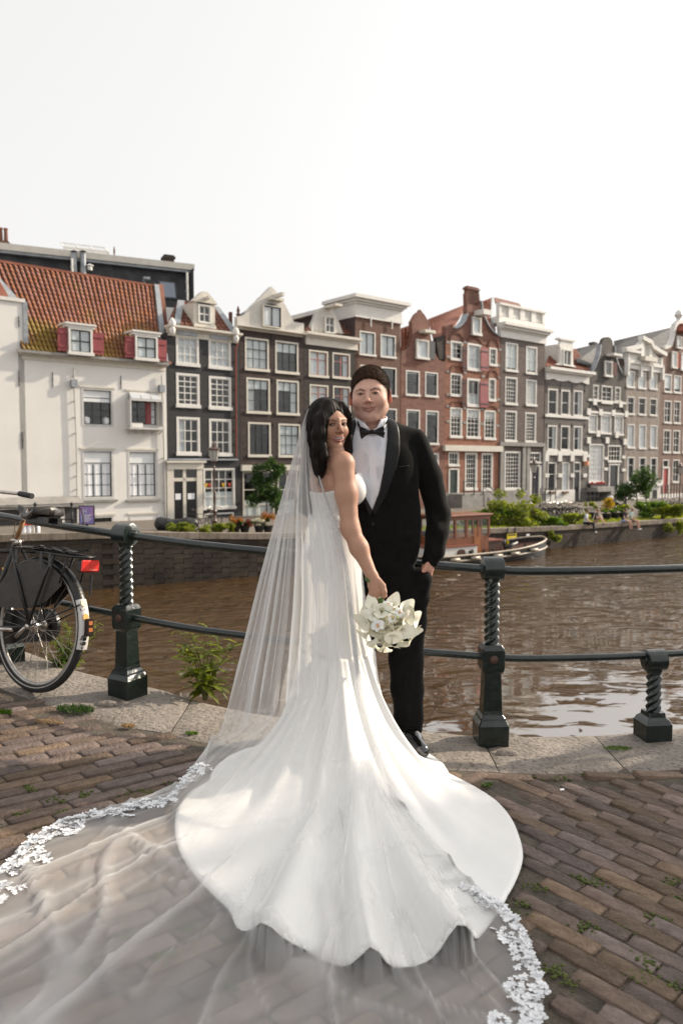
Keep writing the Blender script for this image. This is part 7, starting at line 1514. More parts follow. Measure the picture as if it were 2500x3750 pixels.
a, b_ = bxp(1765), bxp(1842); mb = MB(); mb.chbox(a, b_, -.75, .75, zd - .1, zd + .62, .03); hb_ = mb.build('brown_hatch', DKW, root); mb = MB(); mb.box(a - .05, b_ + .05, -.8, .8, zd + .62, zd + .68); mb.build('hatch_top', mat('oxide_red', (0,) * 3), hb_)
a = bxp(1745); mb = MB(); mb.box(a - .2, a + .25, -.88, -.86, zd - .05, zd + 1.4); mb.build('cabin_door', mat('orange_wood', (.30, .11, .04), (.38, .15, .06), rough=.35), root)
mb = MB()
for x in (1708, 1757, 1790, 1855, 1950): q = bxp(x); mb.lathe([(.05, 0), (.05, .22), (.08, .23), (.08, .27), (.02, .29)], 8, (q, -1.1 if x < 1900 else -.3, zd + .0))
mb.build('mooring_bollards', BLACKIRON, root, smooth=True)
for x in (1632, 1705, 1788, 1850, 1925): q = bxp(x); t_ = q / bl; mb = MB(); mb.tube([(q - .28, -half(t_) - .10, shr(t_) * .72), (q + .28, -half(t_) - .10, shr(t_) * .72)], .085, 8); mb.build('fender', RIMW, root, smooth='all')
mb = MB(); q = bxp(1880); mb.tube([(q, -.2, zd + .1), (q + .9, -.25, zd + .35)], .10, 8); mb.tube([(q + .3, .1, zd), (q + .3, .1, zd + .5)], .05, 6); mb.build('windlass', BLACKIRON, root, smooth='all')
mb = MB(); q = bxp(1640); mb.ball((q, .3, top + .25), .25, 10, 6, (1.4, 1, .7)); mb.build('white_tarp_roll', WHITE, root, smooth='all')

# tree on the near quay, outside the picture to the right; it shades the paving and the train as in the photograph
hs_ = Vector((SDIR.x, SDIR.y, 0)).normalized(); ns_ = Vector((-hs_.y, hs_.x, 0)); C_ = hs_ * 9.0 + ns_ * .55
shrub('quay_tree', 'young broad leaved tree on the near quay that shades the paving', (C_.x, C_.y, gz(C_.x)), [((ns_.x * a + hs_.x * b, ns_.y * a + hs_.y * b, 3.1 + c), (1.0, 1.0, .8)) for a, b, c in ((0, 0, 0), (-1.2, 0, .1), (1.25, .1, .2), (-.4, 1, .6), (.6, -.9, .7), (-1.4, .4, -.7), (.9, .3, -.4), (0, 0, 1.2), (-2.2, 0, -.2), (1.0, .6, 1.2))], 15000, .11, LEAFD, 99, 'tree', 2.2)
# ------------------------------------------------------------------ the couple
def XZ(c, x, y, Y): p = at(c, x, y, Y); return np.array([p.x, p.z])
def V3(c, x, y, Y): return np.array(at(c, x, y, Y))
def poly2(P, poly):          # signed distance in x-z to a polygon (negative inside)
    q = P[:, [0, 2]]; pl = np.asarray(poly, float); n_ = len(pl); d = np.full(len(q), 1e9); ins = np.zeros(len(q), bool)
    for i in range(n_):
        a = pl[i]; b = pl[(i + 1) % n_]; e = b - a; w_ = q - a; t = np.clip((w_ @ e) / max(e @ e, 1e-12), 0, 1); v = w_ - t[:, None] * e; d = np.minimum(d, (v * v).sum(1))
        c = (q[:, 1] >= a[1]) != (q[:, 1] >= b[1]); xi = a[0] + (q[:, 1] - a[1]) / (e[1] if abs(e[1]) > 1e-9 else 1e-9) * e[0]; ins ^= c & (q[:, 0] < xi)
    return np.where(ins, -1, 1) * np.sqrt(d)
def wr(P, s=1.0, seed=0.0):   # cheap cloth wrinkles
    return s * (np.sin(P[:, 2] * 31 + 9 * np.sin(P[:, 0] * 13 + seed) + P[:, 1] * 17) * .5 + np.sin(P[:, 2] * 57 + P[:, 0] * 41 + seed) * .25)
def head_parts(fem):
    up = [(-.029, -.080, -.0475), (-.011, -.0945, -.0500), (0, -.097, -.0515), (.011, -.0945, -.0500), (.029, -.080, -.0475)]; lo = [(-.024, -.084, -.0545), (0, -.0955, -.0610), (.024, -.084, -.0545)]
    if fem: up = [(-.034, -.073, -.0425), (-.014, -.0925, -.0480), (0, -.0965, -.0490), (.014, -.0925, -.0480), (.034, -.073, -.0425)]; lo = [(-.033, -.074, -.0455), (-.018, -.088, -.0615), (0, -.0930, -.0670), (.018, -.088, -.0615), (.033, -.074, -.0455)]
    brow = [[(s * .013, -.094, .0215), (s * .032, -.088, .0290), (s * .051, -.066, .0225)] for s in (-1, 1)]
    return up, lo, brow
def head_sdf(p, fem):
    up, lo, brow = head_parts(fem); d = ell(p, (0, .022, .035), (.077, .094, .088)); w_ = 1.0 if not fem else .9
    d = smin(d, ell(p, (0, -.028, -.012), ((.0745 if not fem else .062), .062, .074)), .03); d = smin(d, ell(p, (0, -.026, -.055), ((.064 if not fem else .054), .052, .052)), .03)
    for s in (-1, 1):
        d = smin(d, cone(p, (s * (.042 if fem else .051), .0, -.054), (s * (.011 if fem else .017), -.062, -.090), .021 if fem else .027, .018 if fem else .021), .025); d = smin(d, ell(p, (s * (.038 if fem else .043), -.058, -.024), (.027, .025, .025)), .02)
    d = smin(d, ell(p, (0, -.077, -.093 - .006 * fem), (.021 * w_, .016, .015)), .016)
    d = smin(d, chain(p, [(-.046, -.064, .027), (0, -.080, .029), (.046, -.064, .027)], [.009] * 3, .005), .014 if not fem else .022)
    for s in (-1, 1):
        d = smax(d, -ell(p, (s * .032, -.098, .009), (.017, .016, .0105)), .010); d = smin(d, ell(p, (s * .0320, -.0735, .009), (.0160, .0138, .0118)), .003)
        h_ = .0043 if fem else .0025; d = smax(d, -ell(p, (s * .0325, -.088, .0088), (.0138, .009, h_)), .0015)
        d = smin(d, chain(p, [(s * .020, -.0870, .0125), (s * .0325, -.0900, .0165), (s * .046, -.0800, .0125)], [.0022, .0030, .0022], .002), .003)
    n_ = .96 if fem else 1.04
    d = smin(d, cone(p, (0, -.084, .024), (0, -.107, -.018), .0068 * n_, .0090 * n_), .010); d = smin(d, ell(p, (0, -.110, -.021), (.0100 * n_, .010, .0088)), .006)
    for s in (-1, 1):
        d = smin(d, ell(p, (s * .0130 * n_, -.097, -.0255), (.0078 * n_, .0095, .0072)), .005); d = smax(d, -ell(p, (s * .0068, -.106, -.0325), (.0036, .0065, .0028)), .0015)
        d = smax(d, -chain(p, [(s * .0185, -.099, -.026), (s * .030, -.0895, -.042), (s * .0345, -.0815, -.056)], [.0012, .0016, .0008], .001), .006)
    d = smin(d, chain(p, up, [.0030, .0044, .0042, .0044, .0030], .002), .004); d = smin(d, chain(p, lo, [.0036, .0062, .0036] if not fem else [.003, .0048, .0054, .0048, .003], .002), .004)
    if fem: d = smax(d, -chain(p, [(-.031, -.079, -.0445), (-.016, -.094, -.0540), (0, -.099, -.0570), (.016, -.094, -.0540), (.031, -.079, -.0445)], [.0014, .0054, .0062, .0054, .0014], .001), .001)
    else: d = smax(d, -chain(p, [(-.030, -.084, -.0500), (0, -.102, -.0560), (.030, -.084, -.0500)], [.0014, .0022, .0014], .001), .002)
    for s in (-1, 1):
        d = smin(d, ell(p, (s * (.086 if not fem else .080), .012, -.004), (.0095, .021, .034), rotm(R(-8), 0, R(s * 22))), .006); d = smax(d, -ell(p, (s * (.095 if not fem else .0885), .006, .0), (.006, .012, .021), rotm(0, 0, R(s * 22))), .004)
    return d
zl = lambda p: np.interp(p[:, 1] + np.abs(p[:, 0]) * -.0, [-.12, -.068, -.050, -.034, -.010, .022, .045, .09], [.080, .080, .052, .014, .000, .010, -.030, -.06])
def head_tint(p, fem, skin, seed=0):
    up, lo, brow = head_parts(fem); C = np.tile(np.asarray(skin, float), (len(p), 1))
    def mixc(m, c, k=1.0): m = np.clip(m, 0, 1)[:, None] * k; C[:] = C * (1 - m) + np.asarray(c) * m
    for s in (-1, 1): mixc(1 - np.linalg.norm((p - np.array([s * .043, -.06, -.025])) / .034, axis=1), np.array(skin) * [1.12, .68, .62], .55)
    mixc(1 - np.linalg.norm((p - np.array([0, -.11, -.02])) / .02, axis=1), np.array(skin) * [1.1, .72, .66], .5)
    for s in (-1, 1): mixc(1 - np.abs(np.abs(p[:, 0]) - .090) / .02 + (p[:, 1] < -.02) * -9 + (np.abs(p[:, 2]) > .04) * -9, np.array(skin) * [1.25, .60, .52], .45)
    lc = (.46, .20, .16) if not fem else (.36, .15, .125); L = np.minimum(chain(p, up, [.0034, .0050, .0046, .0050, .0034], .002), chain(p, lo, [.0036, .0060, .0036] if not fem else [.003, .0058, .0066, .0058, .003], .002)); mixc((.0016 - L) / .0014, lc, .85)
    cav = ell(p, (0, -.083, -.057), (.024, .0125, .0085)) if fem else chain(p, [(-.029, -.085, -.0500), (0, -.100, -.0560), (.029, -.085, -.0500)], [.0016, .0024, .0016], .001); mixc((.0005 - cav) / .001, (.06, .015, .012), .9 if not fem else .8)
    pf_ = p * [1, 0, 1] + [0, -.08, 0]
    for b in brow: mixc((.0008 - chain(pf_, [(q[0], -.08, q[2]) for q in b], [.0034, .0042, .0016] if not fem else [.0028, .0034, .0012], .002) - 9 * (p[:, 1] > -.03)) / .0030, (.045, .028, .020) if not fem else (.018, .012, .010), .88)
    for s in (-1, 1):
        e = ell(p, (s * .0325, -.085, .0092), (.0165, .016, .0085 if fem else .0062)); mixc((.0012 - e) / .002, (.03, .02, .016) if fem else np.array(skin) * .35, .8 if fem else .6)
        e = ell(p, (s * .0325, -.085, .013), (.020, .02, .013)); mixc((.001 - e) / .006, np.array(skin) * [.55, .45, .42], .6 if fem else .3)
    if not fem: mixc((p[:, 2] - zl(p) + .016) / .02 * (np.abs(p[:, 0]) > .05) * np.clip((np.abs(p[:, 0]) - .055) / .012, 0, 1), (.05, .03, .02), .75)
    if not fem: z = p[:, 2]; st = np.clip((-.030 - z) / .03, 0, 1) * (p[:, 1] < .02) * np.clip((z + .125) / .03, 0, 1); mixc(st * (.85 + .3 * np.sin(p[:, 0] * 900) * np.sin(z * 800)), np.array(skin) * [.62, .62, .66], .42)
    return C
def eyes(root, c, Rm, s, fem, gaze):
    Rm4 = Matrix([list(r) for r in Rm]).to_4x4(); mb = MB(); o = None
    for sx in (-1, 1):
        for nm, r_, y, m_ in (('eye', .0118, 0, mat('eye_white', (.42, .40, .38), rough=.15)), ('iris', .0062, -.0088, mat('iris_brown' if fem else 'iris_hazel', (.03, .015, .008) if fem else (.07, .06, .035), rough=.1)), ('pupil', .0026, -.0120, BLACKIRON)):
            q = MB(); e = np.array([sx * .0322, -.0742, .0088]); g = np.array([gaze, y, 0]) if y else np.zeros(3)
            q.M = Matrix.Translation(c) @ Rm4 @ Matrix.Scale(s, 4) @ Matrix.Translation(e + g * (1 if y else 0)); q.ball((0, 0, 0), r_, 14, 10, (1, 1, 1) if not y else (1, .62 if nm == 'iris' else .5, 1))
            p = q.build(nm, m_, root if nm == 'eye' else o, smooth='all')
            if nm == 'eye': o = p
def fuzz(V, F, n, L, seed, cond=None, down=0.0):
    """short hairs standing on a surface"""
    rs = np.random.RandomState(seed); f = F[rs.randint(0, len(F), n)]; u = rs.rand(n, 1); v = rs.rand(n, 1); A = V[f[:, 0]]; Bv = V[f[:, 1]]; Cv = V[f[:, 3]]; P = A + (Bv - A) * u + (Cv - A) * v
    N = np.cross(Bv - A, Cv - A); N /= np.linalg.norm(N, axis=1, keepdims=True) + 1e-9
    if cond is not None: k = cond(P); P = P[k]; N = N[k]; n = len(P)
    D = N + rs.randn(n, 3) * .45; D[:, 2] -= down; D /= np.linalg.norm(D, axis=1, keepdims=True); S = np.cross(D, rs.randn(n, 3)); S /= np.linalg.norm(S, axis=1, keepdims=True) + 1e-9; l_ = L * (.5 + rs.rand(n, 1)); w_ = .00055
    vs = np.stack([P - S * w_ - N * .001, P + S * w_ - N * .001, P + D * l_], 1).reshape(-1, 3); return vs, np.arange(3 * n).reshape(-1, 3)
SKG = tint_mat('skin_groom', rough=.58, sss=.06, bump=.12, bscale=420, spec=.3); SKB = tint_mat('skin_bride', rough=.52, sss=.06, bump=.10, bscale=420, spec=.35)
SUIT = mat('black_wool', (.0045, .0043, .0044), (.0080, .0076, .0075), rough=.9, scale=30, bump=.08, bscale=500, spec=.12); SATIN = mat('black_satin', (.006, .006, .0065), (.010, .010, .011), rough=.42, scale=4, spec=.22)
n = SUIT.node_tree.nodes['Principled BSDF']; n.inputs['Sheen Weight'].default_value = .06; n.inputs['Sheen Roughness'].default_value = .4
SHIRT = mat('shirt_cotton', (.70, .72, .78), (.76, .78, .83), rough=.8, scale=8, bump=.1)
GF = .02                                             # ---------------- groom
groom = thing('person', 'groom in black shawl collar tuxedo with bow tie, one hand in his pocket', 'person', (.14, 3.64, gz(.2)))
gl_ = lambda o: setattr(o, 'location', (-.14, -3.64, -gz(.2)))
def G_(name, f, lo, hi, h, m, color=None, sm=1, parent=None): o = sdf_obj(name, f, lo, hi, h, m, parent or groom, sm, color); (gl_(o) if parent is None else None); return o
HS = 1.06; HR = rotm(R(3), R(-3), R(-9)); HC = (V3('K', 776, 316, 3.52) - HR @ np.array([0, -.085 * HS, .009 * HS]))
GC = .142; NB = np.array([GC, 3.655, 1.515]); SHR = np.array([.365, 3.665, 1.475]); SHL = np.array([-.075, 3.665, 1.465])
ELR = V3('K', 1355, 1290, 3.70); WRR = V3('L', 1318, 270, 3.62); HDR = V3('L', 1266, 405, 3.62)
LEG = [np.array([.235, 3.67, .92]), V3('L', 1088, 1150, 3.66), V3('L', 1110, 1640, 3.66), V3('L', 1125, 1790, 3.65)]; LEG2 = [np.array([.08, 3.68, .92]), np.array([.085, 3.72, .47]), np.array([.10, 3.78, .08])]
def g_body(P):
    p = (P - HC) @ HR / HS; d = head_sdf(p, False) * HS
    d = smin(d, chain(P, [HC + HR @ np.array([0, .018, -.045]), HC + np.array([0, .03, -.11]), NB - np.array([0, 0, .04])], [.060, .064, .068], .02), .022)
    d = smin(d, cone(P, NB - np.array([0, 0, .08]), (GC, 3.67, 1.0), .12, .12, ((0, 1, 0), .75)), .03); d = smin(d, chain(P, [SHL + (0, 0, -.03), NB - np.array([0, 0, .09]), SHR + (-.01, 0, -.03)], [.03, .055, .03], .02), .04)
    d = smin(d, chain(P, [SHR + (-.01, 0, -.03), ELR, WRR, HDR], [.03, .034, .026, .03], .02), .02); d = smin(d, chain(P, [SHL, (-.12, 3.66, 1.18), (-.02, 3.60, 1.05)], [.045, .038, .03], .02), .02)
    for k, L_ in enumerate((LEG, LEG2)): d = smin(d, chain(P, L_, [.075, .05, .035, .03][:len(L_)], .02), .03)
    d = smin(d, cone(P, (GC, 3.67, 1.0), (GC, 3.67, .92), .12, .11, ((0, 1, 0), .8)), .03)
    for k in range(4): a = HDR + np.array([.012 - .010 * k, -.012 + .008 * k, -.01]); d = smin(d, chain(P, [WRR * .3 + a * .7, a + np.array([.0, 0, -.02]), a + np.array([-.012, .01, -.065])], [.012, .010, .0075], .003), .004)
    d = smin(d, chain(P, [WRR * .5 + HDR * .5 + np.array([-.01, -.02, 0]), HDR + np.array([-.022, -.028, -.01]), HDR + np.array([-.025, -.025, -.045])], [.012, .011, .008], .003), .006)
    return d
def g_tint(V):
    C = head_tint((V - HC) @ HR / HS, False, (.60, .36, .275)); m = V[:, 2] < 1.2; C[m] = (.55, .30, .23); return C
gb = G_('body', g_body, (-.25, 3.35, -.02), (.62, 3.95, 1.87), .0036, SKG, g_tint, sm=1)
eyes(groom, Vector(HC) - Vector(groom.location), HR, HS, False, .0)
def g_hair(P):
    p = (P - HC) @ HR / HS; sh_ = ell(p, (0, .024, .044), (.0825, .101, .093)); fr = np.clip((-p[:, 1]) / .1, 0, 1) * .006 * (p[:, 2] > .05); sh_ = sh_ - fr + .0012 * np.sin(p[:, 0] * 260 + 40 * p[:, 1]) * np.sin(p[:, 1] * 190)
    return smax(sh_, zl(p) + .0025 * np.sin(p[:, 0] * 210 + 1.5 * np.sin(p[:, 0] * 90)) - p[:, 2], .013) * HS
hairV, hairF = sdf_mesh(g_hair, HC - .17, HC + .19, .0036); HAIRG = mat('short_brown_hair', (.016, .009, .006), (.085, .047, .027), rough=.75, scale=120, detail=3, spec=.15)
hg = np_mesh('hair', hairV, hairF, HAIRG, groom); gl_(hg); fv, ff = fuzz(hairV, hairF, 20000, .0075, 3, None, .25); fz = np_mesh('short_hairs', fv, ff, HAIRG, hg, False); fz['kind'] = 'stuff'
# jacket
Yf = 3.50
VP = [XZ('K', *q, Yf) for q in ((700, 380), (690, 540), (655, 700), (640, 800), (665, 930), (712, 1060), (765, 1180), (817, 1278), (868, 1130), (905, 950), (938, 700), (948, 520), (952, 380))]
def torso_g(P, g=0.0):
    d = ell(P, (GC + .005, 3.655, 1.36), (.225 + g, .135 + g, .20 + g)); d = smin(d, ell(P, (GC + .012, 3.66, 1.12), (.226 + g, .135 + g, .28 + g)), .08)
    d = smin(d, chain(P, [SHL + (.02, 0, -.0), NB + (-.08, .0, -.012), NB + (.08, .0, -.012), SHR + (-.012, 0, .006)], [.058 + g, .058 + g, .058 + g, .050 + g], .03, ((0, 1, 0), 1.0)), .045)
    return smin(d, ell(P, (GC + .012, 3.665, .98), (.222 + g, .135 + g, .22 + g)), .05)
def g_jacket(P):
    d = torso_g(P); d = smax(d, .80 + .11 * np.clip(-(P[:, 0] - .34) / .26, 0, 1.2) ** 2 * (P[:, 1] < 3.7) - P[:, 2], .012)
    top = chain(P, [SHR + (-.004, 0, -.022), SHR * .5 + ELR * .5 + (.004, .0, .0), ELR + (-.002, 0, 0), ELR * .5 + WRR * .5 + (.004, -.005, 0), WRR + (.000, 0, .0), WRR * .55 + HDR * .45], [.058, .061, .058, .055, .047, .042], .015); top = top + wr(P, .0050, 1) * np.clip((1.36 - P[:, 2]) * 4, .15, 1)
    d = smin(d, top, .012); d = smin(d, chain(P, [SHL, (-.15, 3.66, 1.18), (-.02, 3.58, 1.03)], [.075, .062, .05], .02), .02)
    d = d + wr(P, .0032, 3) * np.clip((1.2 - P[:, 2]) * 4, 0, 1) - .004 * np.exp(-((P[:, 2] - 1.02 - .25 * (P[:, 0] - .25)) / .012) ** 2) * (P[:, 0] > .2) * (P[:, 1] < 3.6) * (P[:, 0] < .38)
    d = smax(d, -smax(poly2(P, VP), P[:, 1] - 3.64, .002), .003)
    neck = cone(P, HC + np.array([0, .02, -.09]), NB + (0, .0, -.05), .075, .088); d = smax(d, -neck, .004)
    d = smax(d, -(torso_g(P) + .05) - .0 * P[:, 0] - 9 * (P[:, 2] > .84) + 0, .002) if False else d
    return d
jk = G_('jacket', g_jacket, (-.30, 3.42, .74), (.64, 3.90, 1.64), .0052, SUIT)
def lapel(pts, nm):
    PL = [XZ('K', *q, Yf) for q in pts]
    f = lambda P: smax(smax(torso_g(P, .006), -torso_g(P, -.004), .001), smax(poly2(P, PL), P[:, 1] - 3.66, .002), .004); o = G_(nm, f, (-.1, 3.42, .95), (.45, 3.75, 1.64), .0046, SATIN); return o
lapel(((945, 500), (962, 455), (1000, 490), (1040, 580), (1050, 680), (1045, 800), (1010, 950), (930, 1170), (835, 1322), (812, 1275), (868, 1130), (905, 950), (938, 700)), 'lapel')
lapel(((690, 540), (672, 490), (630, 540), (588, 640), (590, 780), (620, 930), (690, 1110), (790, 1330), (822, 1285), (765, 1180), (712, 1060), (665, 930), (642, 800), (655, 690)), 'lapel')
PK = [XZ('K', *q, Yf) for q in ((1035, 913), (1125, 905), (1127, 915), (1036, 924))]; G_('pocket_welt', lambda P: smax(smax(torso_g(P, .005), -torso_g(P, -.004), .001), smax(poly2(P, PK), P[:, 1] - 3.66, .002), .001), (.25, 3.42, 1.2), (.40, 3.7, 1.35), .003, SATIN)
sh = G_('shirt', lambda P: smax(smax(torso_g(P, -.004) + .0015 * np.sin(P[:, 2] * 40 + P[:, 0] * 30), poly2(P, VP) - .03, .003), P[:, 1] - 3.66, .003), (-.06, 3.42, 1.05), (.34, 3.75, 1.62), .0045, SHIRT)
mb = MB()
for i, x in enumerate([738, 748, 758, 768, 778, 836, 846, 856, 866, 876, 886]):
    P_ = []
    for y in range(650, 1230, 40):
        xx = x + (y - 650) * .045; lim = np.interp(y, [700, 950, 1130, 1278], [938, 905, 868, 817]) - 12; lm2 = np.interp(y, [700, 930, 1060, 1180, 1278], [655, 665, 712, 765, 817]) + 12
        if xx > lim or xx < lm2: break
        q = V3('K', xx, y, Yf); pr = np.tile(q, (60, 1)); pr[:, 1] = np.linspace(3.44, 3.66, 60); dd = torso_g(pr, -.0035); k = np.argmax(dd < 0); P_.append((q[0], pr[k, 1] - .001, q[2]))
    if len(P_) > 1:
        for a, b in zip(P_, P_[1:]): mb.bar(a, b, .0016, .0035, up=(0, -1, 0))
o = mb.build('shirt_pleats', SHIRT, sh)
# collar, bow tie
NCK = HC + np.array([0.006, .012, -.105])
cl = lambda P: smax(smax(cone(P, NCK + (0, .012, .045), NCK + (0, .004, -.045), .0725, .080), -cone(P, NCK + (0, .012, .05), NCK + (0, .004, -.05), .067, .0745), .001), smax(P[:, 2] - (XZ('K', 0, 500, 3.55)[1] + np.clip((P[:, 1] - 3.62) * .25, -.1, .03) - .0 * np.abs(P[:, 0] - NCK[0])) , XZ('K', 0, 655, 3.55)[1] - P[:, 2], .002), .002)
NP = [XZ('K', *q, 3.53) for q in ((735, 470), (772, 600), (808, 612), (850, 596), (905, 470))]
G_('shirt_collar', lambda P: smax(cl(P), -smax(poly2(P, NP), P[:, 1] - 3.60, .001), .001), NCK - .13, NCK + .13, .0032, SHIRT)
for nm, pts in (('collar_wing', ((722, 556), (748, 560), (790, 604), (745, 612), (722, 600))), ('collar_wing', ((925, 520), (905, 545), (842, 598), (878, 600), (922, 580)))):
    PW = [XZ('K', *q, 3.50) for q in pts]; G_(nm, lambda P: smax(poly2(P, PW), np.abs(P[:, 1] - (3.545 - .10 * 0 - .055 * np.clip(1 - ((P[:, 0] - NCK[0]) / .085) ** 2, 0, 1))) - .0025, .0015), (.0, 3.44, 1.45), (.3, 3.62, 1.62), .0032, SHIRT)
bt = [[XZ('K', *q, 3.46) for q in ((704, 598), (722, 585), (760, 604), (795, 620), (797, 646), (765, 660), (722, 692), (712, 660))], [XZ('K', *q, 3.46) for q in ((826, 640), (828, 616), (862, 600), (908, 578), (917, 640), (908, 684), (872, 664), (840, 652))], [XZ('K', *q, 3.46) for q in ((792, 612), (830, 612), (830, 650), (792, 652))]]
def f_bt(P):
    d = None
    for i, b in enumerate(bt): cy = 3.462 if i < 2 else 3.456; th = (.011 if i < 2 else .015) * np.clip(1 + .0 * P[:, 0], 0, 2); e = smax(poly2(P, b), np.abs(P[:, 1] - cy - .003 * np.sin(P[:, 2] * 300) * (i < 2)) - th, .010); d = e if d is None else smin(d, e, .003)
    return d
G_('bow_tie', f_bt, (.0, 3.42, 1.38), (.30, 3.52, 1.60), .0028, SATIN)
for nm, pts in (('tie_band', ((686, 538), (700, 545), (722, 600), (706, 606), (688, 572))), ('tie_band', ((946, 508), (918, 560), (912, 582), (940, 552)))):
    PW = [XZ('K', *q, 3.50) for q in pts]; G_(nm, lambda P: smax(poly2(P, PW), np.abs(P[:, 1] - 3.50) - .012, .003), (-.02, 3.44, 1.45), (.3, 3.60, 1.65), .003, SATIN)
def g_trs(P):
    d = smin(smin(ell(P, (GC + .012, 3.675, .93), (.190, .125, .16)), chain(P, [HDR + (-.026, -.008, -.052), HDR + (-.045, .01, -.14), HDR + (-.07, .03, -.3)], [.048, .052, .05], .02), .03), chain(P, [LEG[0] + (.0, 0, -.02), LEG[1] + (.0, 0, .18), LEG[1], LEG[1] * .5 + LEG[2] * .5, LEG[2], LEG[3]], [.105, .093, .082, .078, .068, .058], .02, ((0, 1, 0), 1.1)), .03)
    d = smin(d, chain(P, [LEG2[0], LEG2[1], LEG2[2] + (0, 0, -.01)], [.105, .08, .064], .02), .02); d = d + wr(P, .002, 5) * np.clip((.75 - P[:, 2]) * 3, .3, 1) - .0035 * np.exp(-((P[:, 0] - (LEG[1][0] - .005)) / .006) ** 2) * (P[:, 1] < 3.63) * (P[:, 2] < .8)
    return smax(d, .055 + gz(.2) - P[:, 2] + .0 * P[:, 0], .006)
G_('trousers', g_trs, (-.10, 3.45, .0), (.45, 3.95, 1.12), .0056, SUIT)
SHOEM = mat('patent_leather', (.006, .006, .006), rough=.08, spec=.8, coat=.8)
for (hx, hy), (tx, ty) in (((.305, 3.66), (.372, 3.47)), ((.09, 3.80), (.06, 3.60))):
    z0 = gz(.2); hx_ = np.array([hx, hy, z0 + .045]); tx_ = np.array([tx, ty, z0 + .028]); f = lambda P: smax(smin(chain(P, [hx_, hx_ * .5 + tx_ * .5 + (0, 0, .012), tx_], [.040, .043, .036], .02), cone(P, hx_ + (0, 0, .0), hx_ + (0, 0, .05), .038, .036), .015), z0 + .006 - P[:, 2], .004)
    o = G_('shoe', f, hx_ - .25, hx_ + .25, .005, SHOEM); 
    mb = MB(); d_ = (tx_ - hx_); 
    for k in range(5): c = hx_ + d_ * (.32 + .10 * k) + np.array([0, 0, .058 - .006 * k]); pr = np.cross(d_, (0, 0, 1)); pr = pr / np.linalg.norm(pr) * .02; mb.tube([c - pr, c + (0, 0, .004), c + pr + d_ * .05], .003, 6)
    mb.build('laces', SATIN, o, smooth='all')

# ---------------- bride
bride = thing('person', 'bride with long dark hair in strapless white gown and lace edged veil', 'person', (-.04, 3.45, gz(-.04)))
bl_ = lambda o: setattr(o, 'location', (.04, -3.45, -gz(-.04)))
def B_(name, f, lo, hi, h, m, color=None, sm=1, parent=None): o = sdf_obj(name, f, lo, hi, h, m, parent or bride, sm, color); (bl_(o) if parent is None else None); return o
BS = .97; BR_ = rotm(R(2), R(-3), R(31)); BC = V3('K', 534, 567, 3.385) - BR_ @ np.array([0, -.085 * BS, .009 * BS])
al = R(22); TF = np.array([math.cos(al), math.sin(al), 0]); TS = np.array([math.sin(al), -math.cos(al), 0]); TR = np.stack([TS, TF, [0, 0, 1]], 1)       # near-shoulder axis, facing axis, up
SN = V3('K', 575, 905, 3.36); TC = np.array([SN[0] - TS[0] * .155, SN[1] - TS[1] * .155, 1.27]); SF = TC + TS * -.165 + np.array([0, 0, .09])
EB = V3('K', 632, 1425, 3.31); WB = V3('L', 812, 475, 3.245); KN = V3('L', 850, 600, 3.235); TOPZ = lambda s: 0
def b_torso(P, g=0.0):
    q = TC; d = ell(P, q + (0, 0, .01), (.150 + g, .088 + g, .135 + g), TR); d = smin(d, ell(P, q + TF * .010 + (0, 0, -.15), (.112 + g, .082 + g, .14 + g), TR), .05)
    d = smin(d, ell(P, (-.045, 3.45, .94), (.150 + g, .135 + g, .16 + g), TR), .07)
    for s in (-1, 1): d = smin(d, ell(P, q + TF * .085 + TS * s * .065 + (0, 0, -.035), (.058 + g, .050 + g, .055 + g), TR), .03)
    return d
def b_body(P):
    p = (P - BC) @ BR_ / BS; d = head_sdf(p, True) * BS; nb = TC + np.array([.0, 0, .13]) - TF * .02
    d = smin(d, chain(P, [BC + BR_ @ np.array([0, .02, -.05]), BC * .45 + nb * .55, nb], [.045, .043, .055], .02), .018)
    d = smin(d, smax(b_torso(P), 1.10 - P[:, 2], .004), .04); d = smin(d, chain(P, [SF, nb + (0, 0, -.015), SN + TS * -.01 + (0, 0, .012)], [.045, .048, .050], .02), .035)
    d = smin(d, chain(P, [SN, SN * .55 + EB * .45, EB, EB * .6 + WB * .4, WB], [.047, .0455, .0375, .0365, .0245], .03), .022)
    d = smin(d, chain(P, [SF, SF + TF * .12 + (0, 0, -.2), SF + TF * .25 + (0, 0, -.1)], [.045, .04, .03], .02), .02)
    d = smax(d, -ell(P, V3('K', 455, 900, 3.30) + (0, .0, 0), (.008, .02, .09)), .03)
    # hand: palm and five fingers closed round the bouquet handle
    ax = KN - WB; ax /= np.linalg.norm(ax); rw = V3('L', 905, 585, 3.225) - V3('L', 790, 655, 3.235); rl_ = np.linalg.norm(rw); rw /= rl_
    d = smin(d, chain(P, [WB, WB * .45 + KN * .55, KN], [.0255, .029, .030], .01, ((0, 1, 0), .72)), .012); d = smin(d, cone(P, KN - rw * .026, KN + rw * .026, .017, .017), .012)
    for k in range(4):
        b = KN + rw * (.030 - .020 * k) + np.array([0, -.002, -.004]); L_ = (.030, .034, .032, .026)[k]; m1 = b + ax * L_ * .8 + np.array([0.002, .010, -.006]); m2 = m1 + np.array([-.006, .028, -.002]); t_ = m2 + np.array([-.016, .012, .016])
        d = smin(d, chain(P, [b, m1, m2, t_], [.0115, .0100, .0092, .0080], .003), .005 if k else .004)
    th = [WB * .55 + KN * .45 + rw * .022, V3('L', 898, 548, 3.215), V3('L', 912, 600, 3.205), V3('L', 910, 635, 3.21)]; d = smin(d, chain(P, th, [.014, .0125, .011, .0085], .004), .008)
    return d
